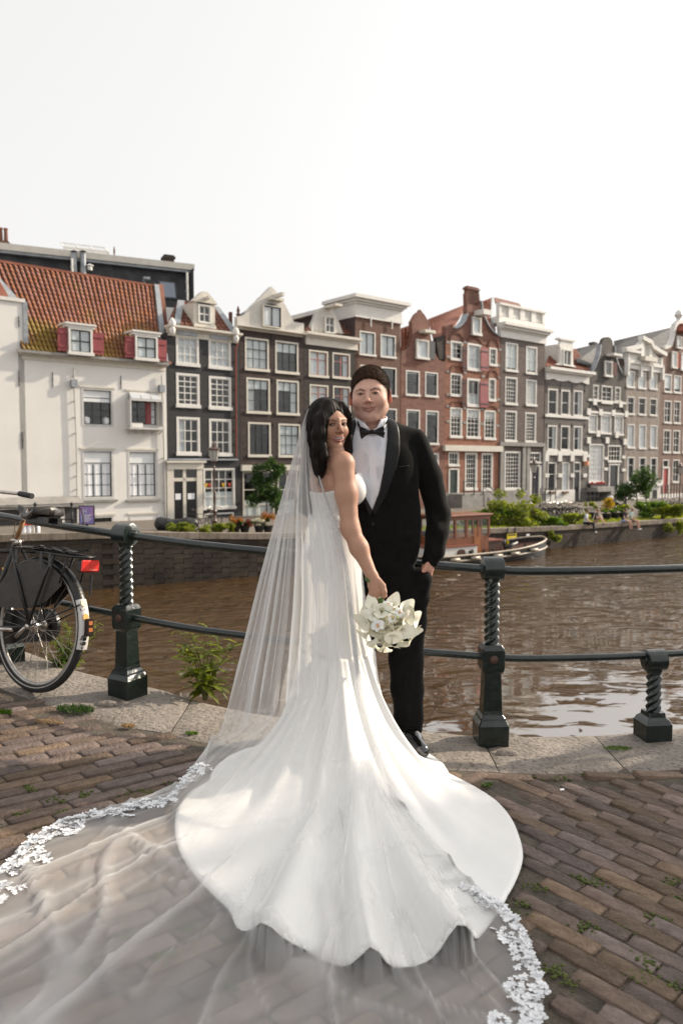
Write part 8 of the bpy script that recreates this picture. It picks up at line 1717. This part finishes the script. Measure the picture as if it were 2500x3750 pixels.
def b_tint(V): C = head_tint((V - BC) @ BR_ / BS, True, (.38, .20, .13)); m = V[:, 2] < 1.43; C[m] = (.46, .255, .175); return C
bb = B_('body', b_body, (-.30, 3.12, .70), (.30, 3.75, 1.72), .0034, SKB, b_tint)
eyes(bride, Vector(BC) - Vector(bride.location), BR_, BS, True, -.003)
mb = MB(); mb.M = Matrix.Translation(Vector(BC) - Vector(bride.location)) @ Matrix([list(r) for r in BR_]).to_4x4() @ Matrix.Scale(BS, 4)
for i in range(10):
    x = (i - 4.5) * .0054; yy = -.0905 + 15 * x * x * .9; zz = -.0510 + 8.5 * x * x; hh = .0068 - .00010 * abs(i - 4.5) ** 2 * 1.2; mb.chbox(x - .0026, x + .0026, yy, yy + .004, zz - hh, zz + .001, .0006)
mb.build('teeth', mat('tooth_enamel', (.72, .69, .64), rough=.2), bride, smooth=True)
# hair
HAIRB = mat('black_hair', (.006, .0045, .004), (.014, .009, .007), rough=.58, scale=60, stretch=(6, 6, .5), spec=.16)
hp = [V3('K', *q) for q in ((400, 475, 3.50), (358, 600, 3.47), (366, 720, 3.44), (380, 820, 3.41), (385, 900, 3.40), (378, 960, 3.40), (392, 1010, 3.41))]; hr = [.042, .045, .042, .038, .032, .024, .008]
hp2 = [V3('K', *q) for q in ((450, 420, 3.42), (395, 530, 3.38), (375, 650, 3.36), (385, 760, 3.355), (412, 830, 3.35), (385, 900, 3.355))]; hr2 = [.030, .032, .032, .027, .020, .006]
hp3 = [V3('K', *q) for q in ((560, 420, 3.45), (603, 500, 3.47), (612, 580, 3.49), (608, 680, 3.50), (600, 790, 3.51), (570, 860, 3.52))]; hr3 = [.022, .020, .018, .022, .026, .02]
def b_hair(P):
    p = (P - BC) @ BR_ / BS; cap = ell(p, (0, .026, .042), (.085, .100, .093)) + 0.0
    face = ell(p, (.0, -.105, -.040), (.066, .072, .106)); cap = smax(cap, -face, .006); cap = smax(cap, -ell(p, (.012, -.110, .040), (.036, .060, .046)), .006); cap = smax(cap, -.075 - p[:, 2] - .3 * p[:, 1] * 0, .02) * BS
    side = smax(ell(p, (-.058, .022, -.01), (.036, .070, .090)), -ell(p, (.0, -.100, -.04), (.078, .080, .115)), .006) * BS; d = smin(cap, side, .015)
    d = smin(d, chain(P, hp, hr, .02), .03); d = smin(d, chain(P, hp2, hr2, .015), .02); d = smin(d, chain(P, hp3, hr3, .01), .012)
    a = np.arctan2(P[:, 1] - BC[1], P[:, 0] - BC[0] + .03); r_ = P[:, 2]
    return d + .0008 * np.sin(a * 37 + np.sin(r_ * 24) * 2.2 + 3 * np.sin(a * 5)) + .0006 * np.sin(a * 83 + np.sin(r_ * 30 + 1) * 3) + .0012 * np.sin(r_ * 50 + a * 3) * (P[:, 2] < 1.46)
hv, hf = sdf_mesh(b_hair, (-.32, 3.2, 1.26), (.12, 3.75, 1.72), .0034); hv = smooth_v(hv, hf, 1); hb2 = np_mesh('hair', hv, hf, HAIRB, bride); bl_(hb2)
mb = MB(); r = random.Random(6)
for (path, rad, n_) in ((hp, hr, 46), (hp2, hr2, 34), (hp3, hr3, 16)):
    for k in range(n_):
        a0 = r.uniform(0, 6.28); tw = r.uniform(-.8, .8); sc_ = r.uniform(.9, 1.12); P_ = []
        for i in range(len(path)):
            a = a0 + tw * i / len(path); q = path[i] + np.array([math.cos(a), math.sin(a) * .8, 0]) * rad[i] * sc_ + np.array([.004 * math.sin(i * 1.7 + a0), 0, 0]); P_.append(q - np.array(bride.location))
        P_.append(P_[-1] + np.array([r.uniform(-.02, .03), 0, -r.uniform(.01, .05)])); PP = []
        for i in range(len(P_) - 1): PP += [P_[i], (P_[i] + P_[i + 1]) / 2 + (P_[i] - P_[max(i - 1, 0)]) * .06]
        PP.append(P_[-1]); mb.tube(PP, [.0013] * (len(PP) - 2) + [.0008, .0003], 4, cap=False)
o = mb.build('loose_strands', HAIRB, hb2, smooth='all', fixn=False); o.location = bride.location; o.location = Vector(bride.location) - Vector(bride.location); hb2_off = Vector((.04, -3.45, -gz(-.04))); o.location = -hb2_off; o['kind'] = 'stuff'
HBV = BVHTree.FromPolygons([Vector(v) for v in hv], [tuple(f) for f in hf]); mb = MB(); r = random.Random(31)
for k in range(420):
    p = Vector(hv[r.randrange(len(hv))])
    if p.z < 1.5: continue
    L_ = [p]; 
    for j in range(r.randint(6, 13)):
        loc, nn, _, _ = HBV.find_nearest(L_[-1]); g = Vector((r.uniform(-.1, .1), r.uniform(-.1, .1), -1)); t = g - nn * g.dot(nn)
        if t.length < .05: break
        q = L_[-1] + t.normalized() * .02; loc, nn, _, _ = HBV.find_nearest(q); L_.append(loc + nn * .0012)
    if len(L_) > 3: mb.tube([q + Vector((.04, -3.45, -gz(-.04))) for q in L_], [.0006] * (len(L_) - 1) + [.0002], 4, cap=False)
o = mb.build('hair_strands', HAIRB, hb2, smooth='all', fixn=False); o.location = -hb2_off; o['kind'] = 'stuff'
mb = MB(); q = V3('K', 816, 1388, 3.505); mb.ball(q - np.array(groom.location), .009, 10, 6, (1, .5, 1)); mb.build('jacket_button', SATIN, groom, smooth='all')
# dress: bodice
GOWN = mat('ivory_satin', (.74, .735, .72), (.79, .785, .775), rough=.42, scale=2.5, spec=.35, bump=.03, bscale=6)
def b_bod(P):
    d = b_torso(P, .0065); s = (P - TC) @ TF; z = 1.232 + np.clip((s + .09) / .19, 0, 1) ** 1.5 * .085; lat = (P - TC) @ TS; z = z - .012 * np.cos(lat * 25) * (s > .04)
    cup = ell(P, TC + TF * .088 + TS * .050 + (0, 0, .0), (.058, .050, .080), TR); d = smin(d, cup, .035)
    return smax(smax(d, P[:, 2] - z, .004), 1.075 - P[:, 2], .004)
B_('bodice', b_bod, (-.25, 3.2, .98), (.25, 3.72, 1.36), .0042, GOWN)
# skirt and train: horizontal sections above the knee, then a sweep out to the hem lying on the ground
SZ = [1.13, 1.06, .99, .91, .828, .685, .586, .50]; SL = [-.150, -.155, -.172, -.187, -.180, -.174, -.178, -.195]; SRr = [.068, .076, .082, .088, .096, .11, .122, .148]; SB = [.128, .140, .155, .165, .165, .165, .17, .185]
HC2 = np.array([-.02, 3.45]); hem = [(480, 1800), (440, 1822), (410, 1860), (402, 1910), (412, 1960), (450, 2020), (495, 2068), (530, 2100), (575, 2145), (607, 2175), (622, 2203), (655, 2212), (700, 2196), (740, 2212), (790, 2232), (835, 2240), (850, 2232), (900, 2238), (945, 2232), (1000, 2216), (1030, 2196), (1060, 2200), (1090, 2172), (1130, 2120), (1165, 2062), (1192, 2012), (1200, 1975), (1188, 1920), (1160, 1868), (1100, 1818), (1030, 1782)]
hw = [ground('V', x, y) for x, y in hem]; ha = [math.atan2(p.y - HC2[1], p.x - HC2[0]) for p in hw]; hr_ = [math.hypot(p.x - HC2[0], p.y - HC2[1]) for p in hw]
ha = [(a + 2 * math.pi) % (2 * math.pi) for a in ha]; od = np.argsort(ha); HA = np.array(ha)[od]; HRR = np.array(hr_)[od]
HA = np.concatenate([[HA[-1] - 2 * math.pi], [math.pi * .2, math.pi * .5, math.pi * .8, math.pi * 1.0], HA, [2 * math.pi + math.pi * .2, 2 * math.pi + math.pi * .5]]); HRR = np.concatenate([[HRR[-1]], [.36, .32, .30, .38], HRR, [.36, .34]]); o_ = np.argsort(HA); HA = HA[o_]; HRR = HRR[o_]
def hemr(th): return np.interp(th % (2 * math.pi), HA, HRR)
NT, NS1, NS2 = 420, 26, 74; TH = np.arange(NT) / NT * 2 * math.pi; V = []
rf = np.random.RandomState(5); ph = rf.rand(8) * 6.28
flut = [(math.atan2(p.y - HC2[1], p.x - HC2[0]), w_, h_) for p, w_, h_ in ((ground('V', 628, 2200), .040, .115), (ground('V', 846, 2236), .026, .095), (ground('V', 1042, 2195), .038, .115), (ground('V', 560, 2130), .03, .014))]
def folds(th, s):
    f = .5 * np.sin(th * 9 + ph[0] + 1.2 * s) + .6 * np.sin(th * 15 + ph[1] - 1.6 * s) + .35 * np.sin(th * 27 + ph[2] + 2 * s) + .3 * np.sin(th * 41 + ph[3]); f = np.abs(f) ** 1.3 * np.sign(f); return f
for i in range(NS1):
    z = SZ[0] + (SZ[-1] - SZ[0]) * i / (NS1 - 1); zz = SZ[::-1]; L_ = np.interp(z, zz, SL[::-1]); R2 = np.interp(z, zz, SRr[::-1]); b_ = np.interp(z, zz, SB[::-1]); k = max(0, (1.0 - z) / .5)
    cx = (L_ + R2) / 2; a_ = (R2 - L_) / 2; rr = 1 + .022 * k * folds(TH, 0) ; V.append(np.stack([cx + a_ * np.cos(TH) * rr, HC2[1] + .01 + .045 * np.clip((z - .8) / .3, 0, 1) + b_ * np.sin(TH) * rr, np.full(NT, z)], 1))
L5, R5, B5 = SL[-1], SRr[-1], SB[-1]; hm = hemr(TH); base = V[-1]
b0 = np.stack([base[:, 0] - HC2[0], base[:, 1] - HC2[1]], 1); r0 = np.linalg.norm(b0, axis=1); E_ = np.stack([np.cos(TH), np.sin(TH)], 1) * hm[:, None]
side = np.abs(np.cos(TH)); fr_ = np.clip(-np.sin(TH), 0, 1)
for j in range(1, NS2 + 1):
    t = j / NS2; k1 = .10 + .05 * fr_; k2 = .36; c0, c1, c2, c3 = (1 - t) ** 3, 3 * t * (1 - t) ** 2, 3 * t * t * (1 - t), t ** 3
    xy = b0 * c0 + (b0 + (E_ - b0) * k1[:, None]) * c1 + (b0 + (E_ - b0) * k2) * c2 + E_ * c3; z = .50 * c0 + (.14 + .06 * fr_) * c1 + .012 * c2 + .006 * c3
    A = .020 * np.sin(min(t * 1.15, 1) * math.pi) ** .8 * (.5 + .5 * fr_) + .003; z = z + A * (folds(TH, t) + .9) * np.clip(hm / .6, 0, 1)
    for (ta, w_, h_) in flut:
        dth = (TH - ta + math.pi) % (2 * math.pi) - math.pi; g = np.exp(-(dth / (w_ * (1.0 + .6 * (1 - t)))) ** 2); z = z + h_ * g * t ** 5; xy = xy * (1 + .035 * (g * t ** 14)[:, None])
    X = HC2[0] + xy[:, 0]; Y = HC2[1] + xy[:, 1]; z = z + np.array([gz(x) for x in X]); V.append(np.stack([X, Y, z], 1))
V = np.array(V); nr = len(V); V = V.reshape(-1, 3)
I = np.arange(NT); F = []
for i in range(nr - 1): F.append(np.stack([i * NT + I, (i + 1) * NT + I, (i + 1) * NT + (I + 1) % NT, i * NT + (I + 1) % NT], 1))
F = np.concatenate(F); sk = np_mesh('skirt', V, F[:, ::-1], GOWN, bride); bl_(sk); so = sk.modifiers.new('cloth', 'SOLIDIFY'); so.thickness = .004; so.offset = -1
DB = BVHTree.FromPolygons([Vector(v) for v in V], [tuple(f) for f in F])
def surf_z(x, y): 
    h_ = DB.ray_cast(Vector((x, y, .7)), Vector((0, 0, -1))); g = gz(x) + .012
    return max(h_[0].z, g) if h_[0] is not None else g
# veil
vm = bpy.data.materials.new('veil_tulle'); vm.use_nodes = True; n = vm.node_tree.nodes; l = vm.node_tree.links; n.remove(n['Principled BSDF'])
df = n.new('ShaderNodeBsdfDiffuse'); df.inputs[0].default_value = (.87, .87, .875, 1); tl_ = n.new('ShaderNodeBsdfTranslucent'); tl_.inputs[0].default_value = (.88, .875, .86, 1); a_ = n.new('ShaderNodeMixShader'); a_.inputs[0].default_value = .5; l.new(df.outputs[0], a_.inputs[1]); l.new(tl_.outputs[0], a_.inputs[2])
tr = n.new('ShaderNodeBsdfTransparent'); mx = n.new('ShaderNodeMixShader'); l.new(tr.outputs[0], mx.inputs[1]); l.new(a_.outputs[0], mx.inputs[2]); l.new(mx.outputs[0], n['Material Output'].inputs[0])
at_ = n.new('ShaderNodeVertexColor'); at_.layer_name = 'dens'; l.new(at_.outputs[0], mx.inputs[0]); VEIL = vm; LACE = mat('lace_white', (.80, .81, .83), (.86, .87, .89), rough=.8, scale=60, bump=.3, bscale=300)
HEMV = [(432, 1812), (395, 1842), (350, 1850), (300, 1858), (250, 1880), (200, 1878), (130, 1902), (60, 1945), (0, 2005), (-90, 2120), (-130, 2260), (-80, 2420), (60, 2560), (320, 2680), (640, 2740), (900, 2700), (1080, 2600), (1200, 2480), (1248, 2352), (1242, 2240), (1205, 2150), (1150, 2090), (1095, 2060)]
EH = [np.array(ground('V', x, y)) for x, y in HEMV]; cum = [0]
for a, b in zip(EH, EH[1:]): cum.append(cum[-1] + np.linalg.norm(b - a))
cum = np.array(cum) / cum[-1]; EH = np.array(EH); hemv = lambda u: np.array([np.interp(u, cum, EH[:, k]) for k in range(3)])
NU, NV = 520, 110; U = np.linspace(0, 1, NU); VV = []; CMB = V3('K', 300, 470, 3.47); rs = np.random.RandomState(8)
pf = rs.rand(10) * 6.28
def vfold(u): return .5 * math.sin(u * 62 + pf[0]) + .5 * math.sin(u * 101 + pf[1]) + .4 * math.sin(u * 173 + pf[2]) + .3 * math.sin(u * 29 + pf[3])
PATHL = [V3('V', *q) for q in ((705, 942, 3.46), (692, 985, 3.49), (662, 1095, 3.52), (628, 1220, 3.50), (592, 1350, 3.47), (562, 1470, 3.43), (530, 1590, 3.38), (499, 1692, 3.30))]
PATHR = [V3('K', *q) for q in ((322, 425, 3.46), (300, 560, 3.455), (325, 800, 3.42), (400, 1080, 3.37))] + [V3('L', *q) for q in ((520, 80, 3.285), (600, 400, 3.215), (640, 800, 3.16), (690, 1250, 3.08))]
DENS = []
for iu, u in enumerate(U):
    E = hemv(u); k = min(u / .62, 1.0); bul = math.sin(k * math.pi)
    P_ = [PL * (1 - k) + PR_ * k + np.array([0, -.10 * bul * min(1, i / 4 + .05), 0]) for i, (PL, PR_) in enumerate(zip(PATHL, PATHR))]
    d_ = np.array([-.15, -.99, 0]); q = P_[-1]; G1 = q * .74 + E * .26; G1[2] = gz(G1[0]) + .03 + .12 * (1 - .5 * k); G2 = q * .40 + E * .60; G2[2] = 0; P_ += [G1, G2, E]
    P_ = np.array(P_); cl_ = np.concatenate([[0], np.cumsum(np.linalg.norm(np.diff(P_, axis=0), axis=1))]); cl_ /= cl_[-1]; tt = np.linspace(0, 1, NV); C3 = np.stack([np.interp(tt, cl_, P_[:, j]) for j in range(3)], 1)
    for _ in range(3): C3[1:-1] = (C3[:-2] + 2 * C3[1:-1] + C3[2:]) / 4
    f = vfold(u)
    for iv, t in enumerate(tt):
        hang = np.clip((C3[iv, 2] - .12) / .3, 0, 1); amp = .004 + .020 * min(t * 3, 1); C3[iv, :2] += d_[:2] * f * amp * hang + np.array([-d_[1], d_[0]]) * math.sin(u * 140 + pf[4]) * .010 * hang * min(t * 3, 1)
    DENS.append(None); VV.append(C3)
VV = np.array(VV); RG = np.zeros((NU, NV))
for iu in range(NU):
    u = U[iu]
    for iv in range(NV):
        x, y, z = VV[iu, iv]
        if z < .70 and y < 3.6:
            s = surf_z(x, y); s += .013 if s > gz(x) + .02 else .004
            if z < .16 or z < s + .01:
                e = max(0, 1 - (z / .16)) if z > 0 else 1; g = noise.noise((x * 2.2, y * 2.2, 3.1)); w1 = 1 - abs(noise.noise((x * 2.6 + .9 * y + g * .5, y * 1.3, 7.7))) * 8; w2 = 1 - abs(noise.noise((x * 4.5 + 1.5 * g, y * 2.2, 2.2))) * 9; rad = 1 - abs(math.sin(u * 34 + 1.0 * g + pf[5])) * 3.5; rg = max(w1, 0) ** 3 * .022 + max(w2, 0) ** 3 * .012 + max(rad, 0) ** 3 * .026 * (1 - iv / NV * .5); RG[iu, iv] = min(rg / .03, 1)
                edge = min(1, (NV - 1 - iv) / 8); z = max(s + rg * (.25 + .75 * edge), z if z > s else s)
        VV[iu, iv, 2] = z
V = VV.reshape(-1, 3); I, J = np.meshgrid(np.arange(NU - 1), np.arange(NV - 1), indexing='ij'); a = (I * NV + J).ravel(); F = np.stack([a, a + 1, a + NV + 1, a + NV], 1)
vl = np_mesh('veil', V, F, VEIL, bride); bl_(vl)
Uu = np.repeat(U, NV); Z = V[:, 2]; dens = np.where(Z > .25, .46, .38) + .26 * np.array([max(-.45, vfold(u)) for u in U]).repeat(NV) * np.clip(Z * 2.5, 0, 1) + (.30 * np.clip(1 - np.abs(np.sin(U * 47 + .6 * np.sin(U * 19))) * 2.2, 0, 1) ** 1.5 * (U < .5)).repeat(NV) * (Z < .2) * (1 - .55 * np.tile(np.linspace(0, 1, NV), NU)) + np.clip((Z - 1.2) * .5, 0, .2); dens = np.where(Z > .25, dens * (1 - .75 * np.clip((Uu - .48) / .14, 0, 1)), dens); dens = np.clip(dens + .42 * RG.ravel(), .10, .78)
ca = vl.data.color_attributes.new('dens', 'FLOAT_COLOR', 'POINT'); ca.data.foreach_set('color', np.stack([dens, dens, dens, np.ones_like(dens)], 1).astype(np.float32).ravel())
# lace flowers along the border
def flower_mesh(seed):
    r = random.Random(seed); mb = MB(); n_ = 5
    for k in range(n_):
        a = 2 * math.pi * k / n_ + r.uniform(-.2, .2); L_ = .018 * r.uniform(.7, 1.2); W_ = .009; d_ = Vector((math.cos(a), math.sin(a), 0)); s = Vector((-d_.y, d_.x, 0)); lift = r.uniform(.05, .35)
        mb.add([Vector((0, 0, 0)), d_ * L_ * .5 - s * W_ * .7 + Vector((0, 0, .003)), d_ * L_ * .95 - s * W_ * .55 + Vector((0, 0, L_ * lift)), d_ * L_ * 1.05 + Vector((0, 0, L_ * lift * .8)), d_ * L_ * .95 + s * W_ * .55 + Vector((0, 0, L_ * lift)), d_ * L_ * .5 + s * W_ * .7 + Vector((0, 0, .003))], [(0, 1, 2, 3), (0, 3, 4, 5)])
    me = bpy.data.meshes.new('lace_flower'); me.from_pydata(mb.v, [], mb.f); me.materials.append(LACE); return me
FM = [flower_mesh(i) for i in range(5)]; r = random.Random(14); VB = BVHTree.FromPolygons([Vector(v) for v in V], [tuple(f) for f in F]); nfl = 0
off = Vector((.04, -3.45, -gz(-.04)))
while nfl < 300:
    z_ = r.random(); u = r.uniform(.0, .30) if z_ < .50 else r.uniform(.74, .995); E = hemv(u); c = np.array([.0, 2.7, 0]); d_ = c - E; d_ /= np.linalg.norm(d_); w_ = (.085 if u < .1 else .12) if u < .5 else .15; cl = .5 + .5 * math.sin(u * 120); q = E + d_ * (.008 + w_ * r.random() ** 1.2 * (.5 + .5 * cl)); q[0] += r.gauss(0, .008); q[1] += r.gauss(0, .008)
    h_ = VB.ray_cast(Vector((q[0], q[1], .6)), Vector((0, 0, -1))); z = (h_[0].z if h_[0] is not None else surf_z(q[0], q[1])) + .003
    if u > .9 and r.random() < .3: continue
    o = bpy.data.objects.new('lace_flower', r.choice(FM)); col.objects.link(o); o.parent = vl; s = r.uniform(.5, 1.0); o.matrix_local = Matrix.Translation((q[0], q[1], z)) @ Euler((r.uniform(-.35, .35), r.uniform(-.35, .35), r.uniform(0, 6.28))).to_matrix().to_4x4() @ Matrix.Scale(s, 4); nfl += 1
st_ = MB(); cnt = 0
while cnt < 1100:
    z_ = r.random(); u = r.uniform(.0, .32) if z_ < .5 else r.uniform(.73, .99); E = hemv(u); c = np.array([.0, 2.7, 0]); d_ = c - E; d_ /= np.linalg.norm(d_); q = E + d_ * (.006 + .14 * r.random() ** 1.4 * (.5 + .5 * math.sin(u * 120))); cnt += 1
    h_ = VB.ray_cast(Vector((q[0], q[1], .6)), Vector((0, 0, -1))); z = (h_[0].z if h_[0] is not None else surf_z(q[0], q[1])) + .002; me = r.choice(FM)
    st_.M = Matrix.Translation((q[0], q[1], z)) @ Euler((r.uniform(-.3, .3), r.uniform(-.3, .3), r.uniform(0, 6.28))).to_matrix().to_4x4() @ Matrix.Scale(r.uniform(.25, .6), 4); st_.add([v.co for v in me.vertices], [tuple(p.vertices) for p in me.polygons])
o = st_.build('lace_trim', LACE, vl, fixn=False); o['kind'] = 'stuff'
# ---------------- bouquet
BQ = V3('L', 975, 880, 3.24); bq_s = .84; bq = thing('bouquet', 'bouquet of white calla lilies, roses and orchids held upside down in the bride\'s hand', 'bouquet', BQ + (-.012, 0, .012)); bq.scale = (bq_s,) * 3; HD = (V3('L', 885, 640, 3.235) - BQ) / bq_s
PET = mat('cream_petal', (.82, .79, .62), (.90, .88, .78), rough=.55, scale=18, sss=.1, rnd=.05); PETW = mat('white_petal', (.84, .84, .81), (.90, .90, .88), rough=.5, scale=18, sss=.1); PETY = mat('rose_petal', (.84, .77, .56), (.88, .84, .70), rough=.55, scale=22, sss=.1); GRN = mat('calla_green', (.20, .28, .06), (.45, .50, .22), rough=.5, scale=30)
SG = mat('flower_stem', (.05, .11, .02), (.10, .18, .04), rough=.45)
mb = MB(); r = random.Random(3)
for k in range(14): a = k * 2.4; o_ = Vector((math.cos(a) * .010, math.sin(a) * .010, 0)); hd_ = Vector(HD); ax_ = (Vector((0, 0, 0)) - hd_).normalized(); e = hd_ - ax_ * .085 * r.uniform(.85, 1.1) + o_ * 1.8 + Vector((-.02, .01, .0)); mb.tube([e, hd_ + o_, hd_ * .45 + o_ * 2.2, Vector((o_.x * 4, o_.y * 4, 0))], .0035, 6)
mb.build('stems', SG, bq, smooth='all'); 
mb = MB(); ax_ = -Vector(HD).normalized(); mb.tube([Vector(HD) - ax_ * .05, Vector(HD) - ax_ * .02, Vector(HD) + ax_ * .012, Vector(HD) + ax_ * .02], [.0165, .019, .020, .015], 14); mb.build('ribbon', WHITE2, bq, smooth='all')
def orient(o, pos, d, roll, s): q = Vector(d).normalized().to_track_quat('Z', 'Y').to_matrix().to_4x4(); o.matrix_local = Matrix.Translation(pos) @ q @ Matrix.Rotation(roll, 4, 'Z') @ Matrix.Scale(s, 4)
def calla(seed):
    vs = []; fs = []; N, K = 20, 9; fi = []
    for j in range(K + 1):
        t = j / K
        for i in range(N + 1):
            a = -math.pi * .97 + 2 * math.pi * .97 * i / N; tip = max(0, math.cos(a)) ** 3; rr = .005 + .020 * t ** 1.5 + .014 * t ** 6; h_ = .062 * t + (.030 * tip - .012 * (1 - math.cos(a)) / 2) * t ** 2; fl = .018 * t ** 7 * (1 + tip)
            vs.append(((rr + fl) * math.cos(a) + .012 * tip * t ** 5, (rr + fl * .7) * math.sin(a) * (1 - .3 * tip * t), h_))
    for j in range(K):
        for i in range(N): q = j * (N + 1) + i; fs.append((q, q + 1, q + N + 2, q + N + 1)); fi.append(1 if j < 2 else 0)
    me = bpy.data.meshes.new('calla_lily'); me.from_pydata(vs, [], fs); me.materials.append(PET); me.materials.append(GRN); me.polygons.foreach_set('material_index', fi); me.polygons.foreach_set('use_smooth', [True] * len(fs)); return me
CM = calla(1)
def rose(seed):
    r = random.Random(seed); mb = MB()
    for ring, (n_, rad, hh, op) in enumerate(((3, .009, .030, .1), (4, .016, .029, .35), (5, .023, .026, .7), (5, .029, .021, 1.1))):
        for k in range(n_):
            a0 = 2 * math.pi * k / n_ + ring * .7; sp = math.pi * 1.25 / n_; vs = []; NN = 5
            for j in range(NN + 1):
                t = j / NN
                for i in range(5): a = a0 + sp * (i / 2 - 1); w_ = math.sin(math.pi * min(.25 + t * .55, .5)); rr = rad * (.25 + .75 * math.sin(t * 1.57)) + op * .010 * t ** 3 - .003 * abs(i - 2) * t; vs.append((rr * math.cos(a), rr * math.sin(a), hh * t - .004 * abs(i - 2) * t * t - op * .004 * t ** 4))
            mb.add(vs, [(j * 5 + i, j * 5 + i + 1, j * 5 + 6 + i, j * 5 + 5 + i) for j in range(NN) for i in range(4)])
    me = bpy.data.meshes.new('rose'); me.from_pydata(mb.v, [], mb.f); me.materials.append(PETY); me.polygons.foreach_set('use_smooth', [True] * len(mb.f)); return me
RM = rose(2)
def orchid():
    mb = MB(); 
    for k, (a, L_, W_) in enumerate(((0, .027, .026), (math.pi, .027, .026), (1.57, .027, .017), (-2.2, .026, .016), (-.95, .026, .016))):
        d_ = Vector((math.cos(a), math.sin(a), 0)); s = Vector((-d_.y, d_.x, 0)); vs = [(0, 0, 0)]
        for j in range(1, 5): t = j / 4; w_ = W_ * .5 * math.sin(math.pi * (.18 + .70 * t)) * 1.15; vs += [tuple(d_ * L_ * t - s * w_ + Vector((0, 0, .004 * t))), tuple(d_ * L_ * t * 1.04 + Vector((0, 0, .008 * math.sin(t * 3)))), tuple(d_ * L_ * t + s * w_ + Vector((0, 0, .004 * t)))]
        fs = [(0, 1, 2), (0, 2, 3)] + [(1 + 3 * j + i, 4 + 3 * j + i, 5 + 3 * j + i, 2 + 3 * j + i) for j in range(3) for i in range(2)]; mb.add(vs, fs)
    mb.cur = 1; mb.ball((0, 0, .006), .005, 8, 5, (1, 1, .9)); mb.ball((0, -.006, .006), .004, 8, 5, (1.6, 1, .6)); me = bpy.data.meshes.new('orchid'); me.from_pydata(mb.v, [], mb.f); me.materials.append(PETW); me.materials.append(mat('orchid_lip', (.60, .30, .10), (.70, .45, .30), scale=60)); me.polygons.foreach_set('material_index', mb.mi); me.polygons.foreach_set('use_smooth', [True] * len(mb.f)); return me
OM = orchid()
def put(me, nm, x, y, dy, d, roll, s): p = V3('L', x, y, 3.24 + dy) - BQ; s *= .66 if nm == 'calla_lily' else 1.0; o = bpy.data.objects.new(nm, me); col.objects.link(o); o.parent = bq; orient(o, p, d, roll, s)
mb = MB(); mb.ball((0, .01, 0), .062, 12, 8, (1, .8, 1)); mb.build('flower_core', mat('pale_core', (.38, .40, .22), (.55, .54, .36), scale=30), bq, smooth='all')
for (x, y, dy, d, ro, s) in ((860, 985, -.03, (-.25, -.3, -1), 1.6, 1.15), (1110, 985, -.03, (1, -.25, -.25), 1.2, 1.25), (1150, 860, -.01, (1, -.3, .25), .4, 1.15), (960, 1040, -.03, (.25, -.3, -1), .8, .95), (815, 740, -.03, (-.25, -.5, .9), 2.0, 1.0), (1000, 730, -.02, (.1, -.5, .8), 1.0, 1.05), (1080, 780, -.02, (.6, -.5, .5), .5, 1.2), (800, 860, -.02, (-.8, -.5, -.1), 2.6, 1.25), (1000, 950, -.07, (.1, -.9, -.55), 1.5, 1.35), (840, 1040, -.01, (-.3, .1, -1), 2.5, 1.05), (1080, 920, -.06, (.5, -.9, -.3), 0, 1.25), (900, 770, -.06, (-.1, -.9, .35), .2, 1.1), (1100, 850, -.05, (.7, -.9, .1), 2, 1.2), (850, 800, -.06, (-.5, -1, .3), 3, 1.0), (1165, 940, -.02, (1, -.2, -.6), .3, 1.1), (790, 960, -.01, (-.9, -.3, -.5), .9, 1.2), (930, 1060, .0, (0, .2, -1), 1.9, 1.2), (1050, 1010, -.02, (.5, -.3, -.9), 2.2, 1.2), (780, 800, .0, (-.9, -.3, .4), 1.1, 1.1), (1120, 800, .0, (.9, -.2, .5), 2.9, 1.2)): put(CM, 'calla_lily', x, y, dy, d, ro, s)
for (x, y, dy, s) in ((905, 820, -.055, 1.5), (935, 905, -.06, 1.3), (1040, 880, -.055, 1.25), (960, 1000, -.045, 1.35), (860, 930, -.045, 1.3), (985, 810, -.06, 1.2), (1050, 960, -.05, 1.3)): p = V3('L', x, y, 3.24) - BQ; put(RM, 'rose', x, y, dy + .02, (p[0] * 4, -.5, p[2] * 4), x, s)
for (x, y, dy, d, ro, s) in ((860, 895, -.10, (-.25, -1, -.1), .5, 1.35), (1005, 815, -.095, (.1, -1, .2), 1.1, 1.15), (1070, 775, -.08, (.4, -1, .4), 2, 1.05), (960, 700, -.05, (0, -.8, .8), 2.5, 1.0), (1190, 850, -.03, (.9, -.7, .1), .3, 1.0), (1020, 990, -.08, (.3, -1, -.4), .9, .9)): put(OM, 'orchid', x, y, dy, d, ro, s)
mb = MB(); P_ = [V3('L', *q) - BQ for q in ((925, 750, 3.13), (985, 775, 3.115), (1040, 800, 3.12), (1055, 825, 3.13))]; mb.tube(P_, .0018, 5); mb.build('orchid_spray', SG, bq); mb = MB()
for q in ((1010, 832, 3.12), (1055, 828, 3.125), (905, 740, 3.14)): mb.ball(V3('L', *q) - BQ, .007, 8, 6, (1, 1, 1.4))
mb.build('buds', mat('pale_bud', (.42, .46, .24)), bq, smooth='all')
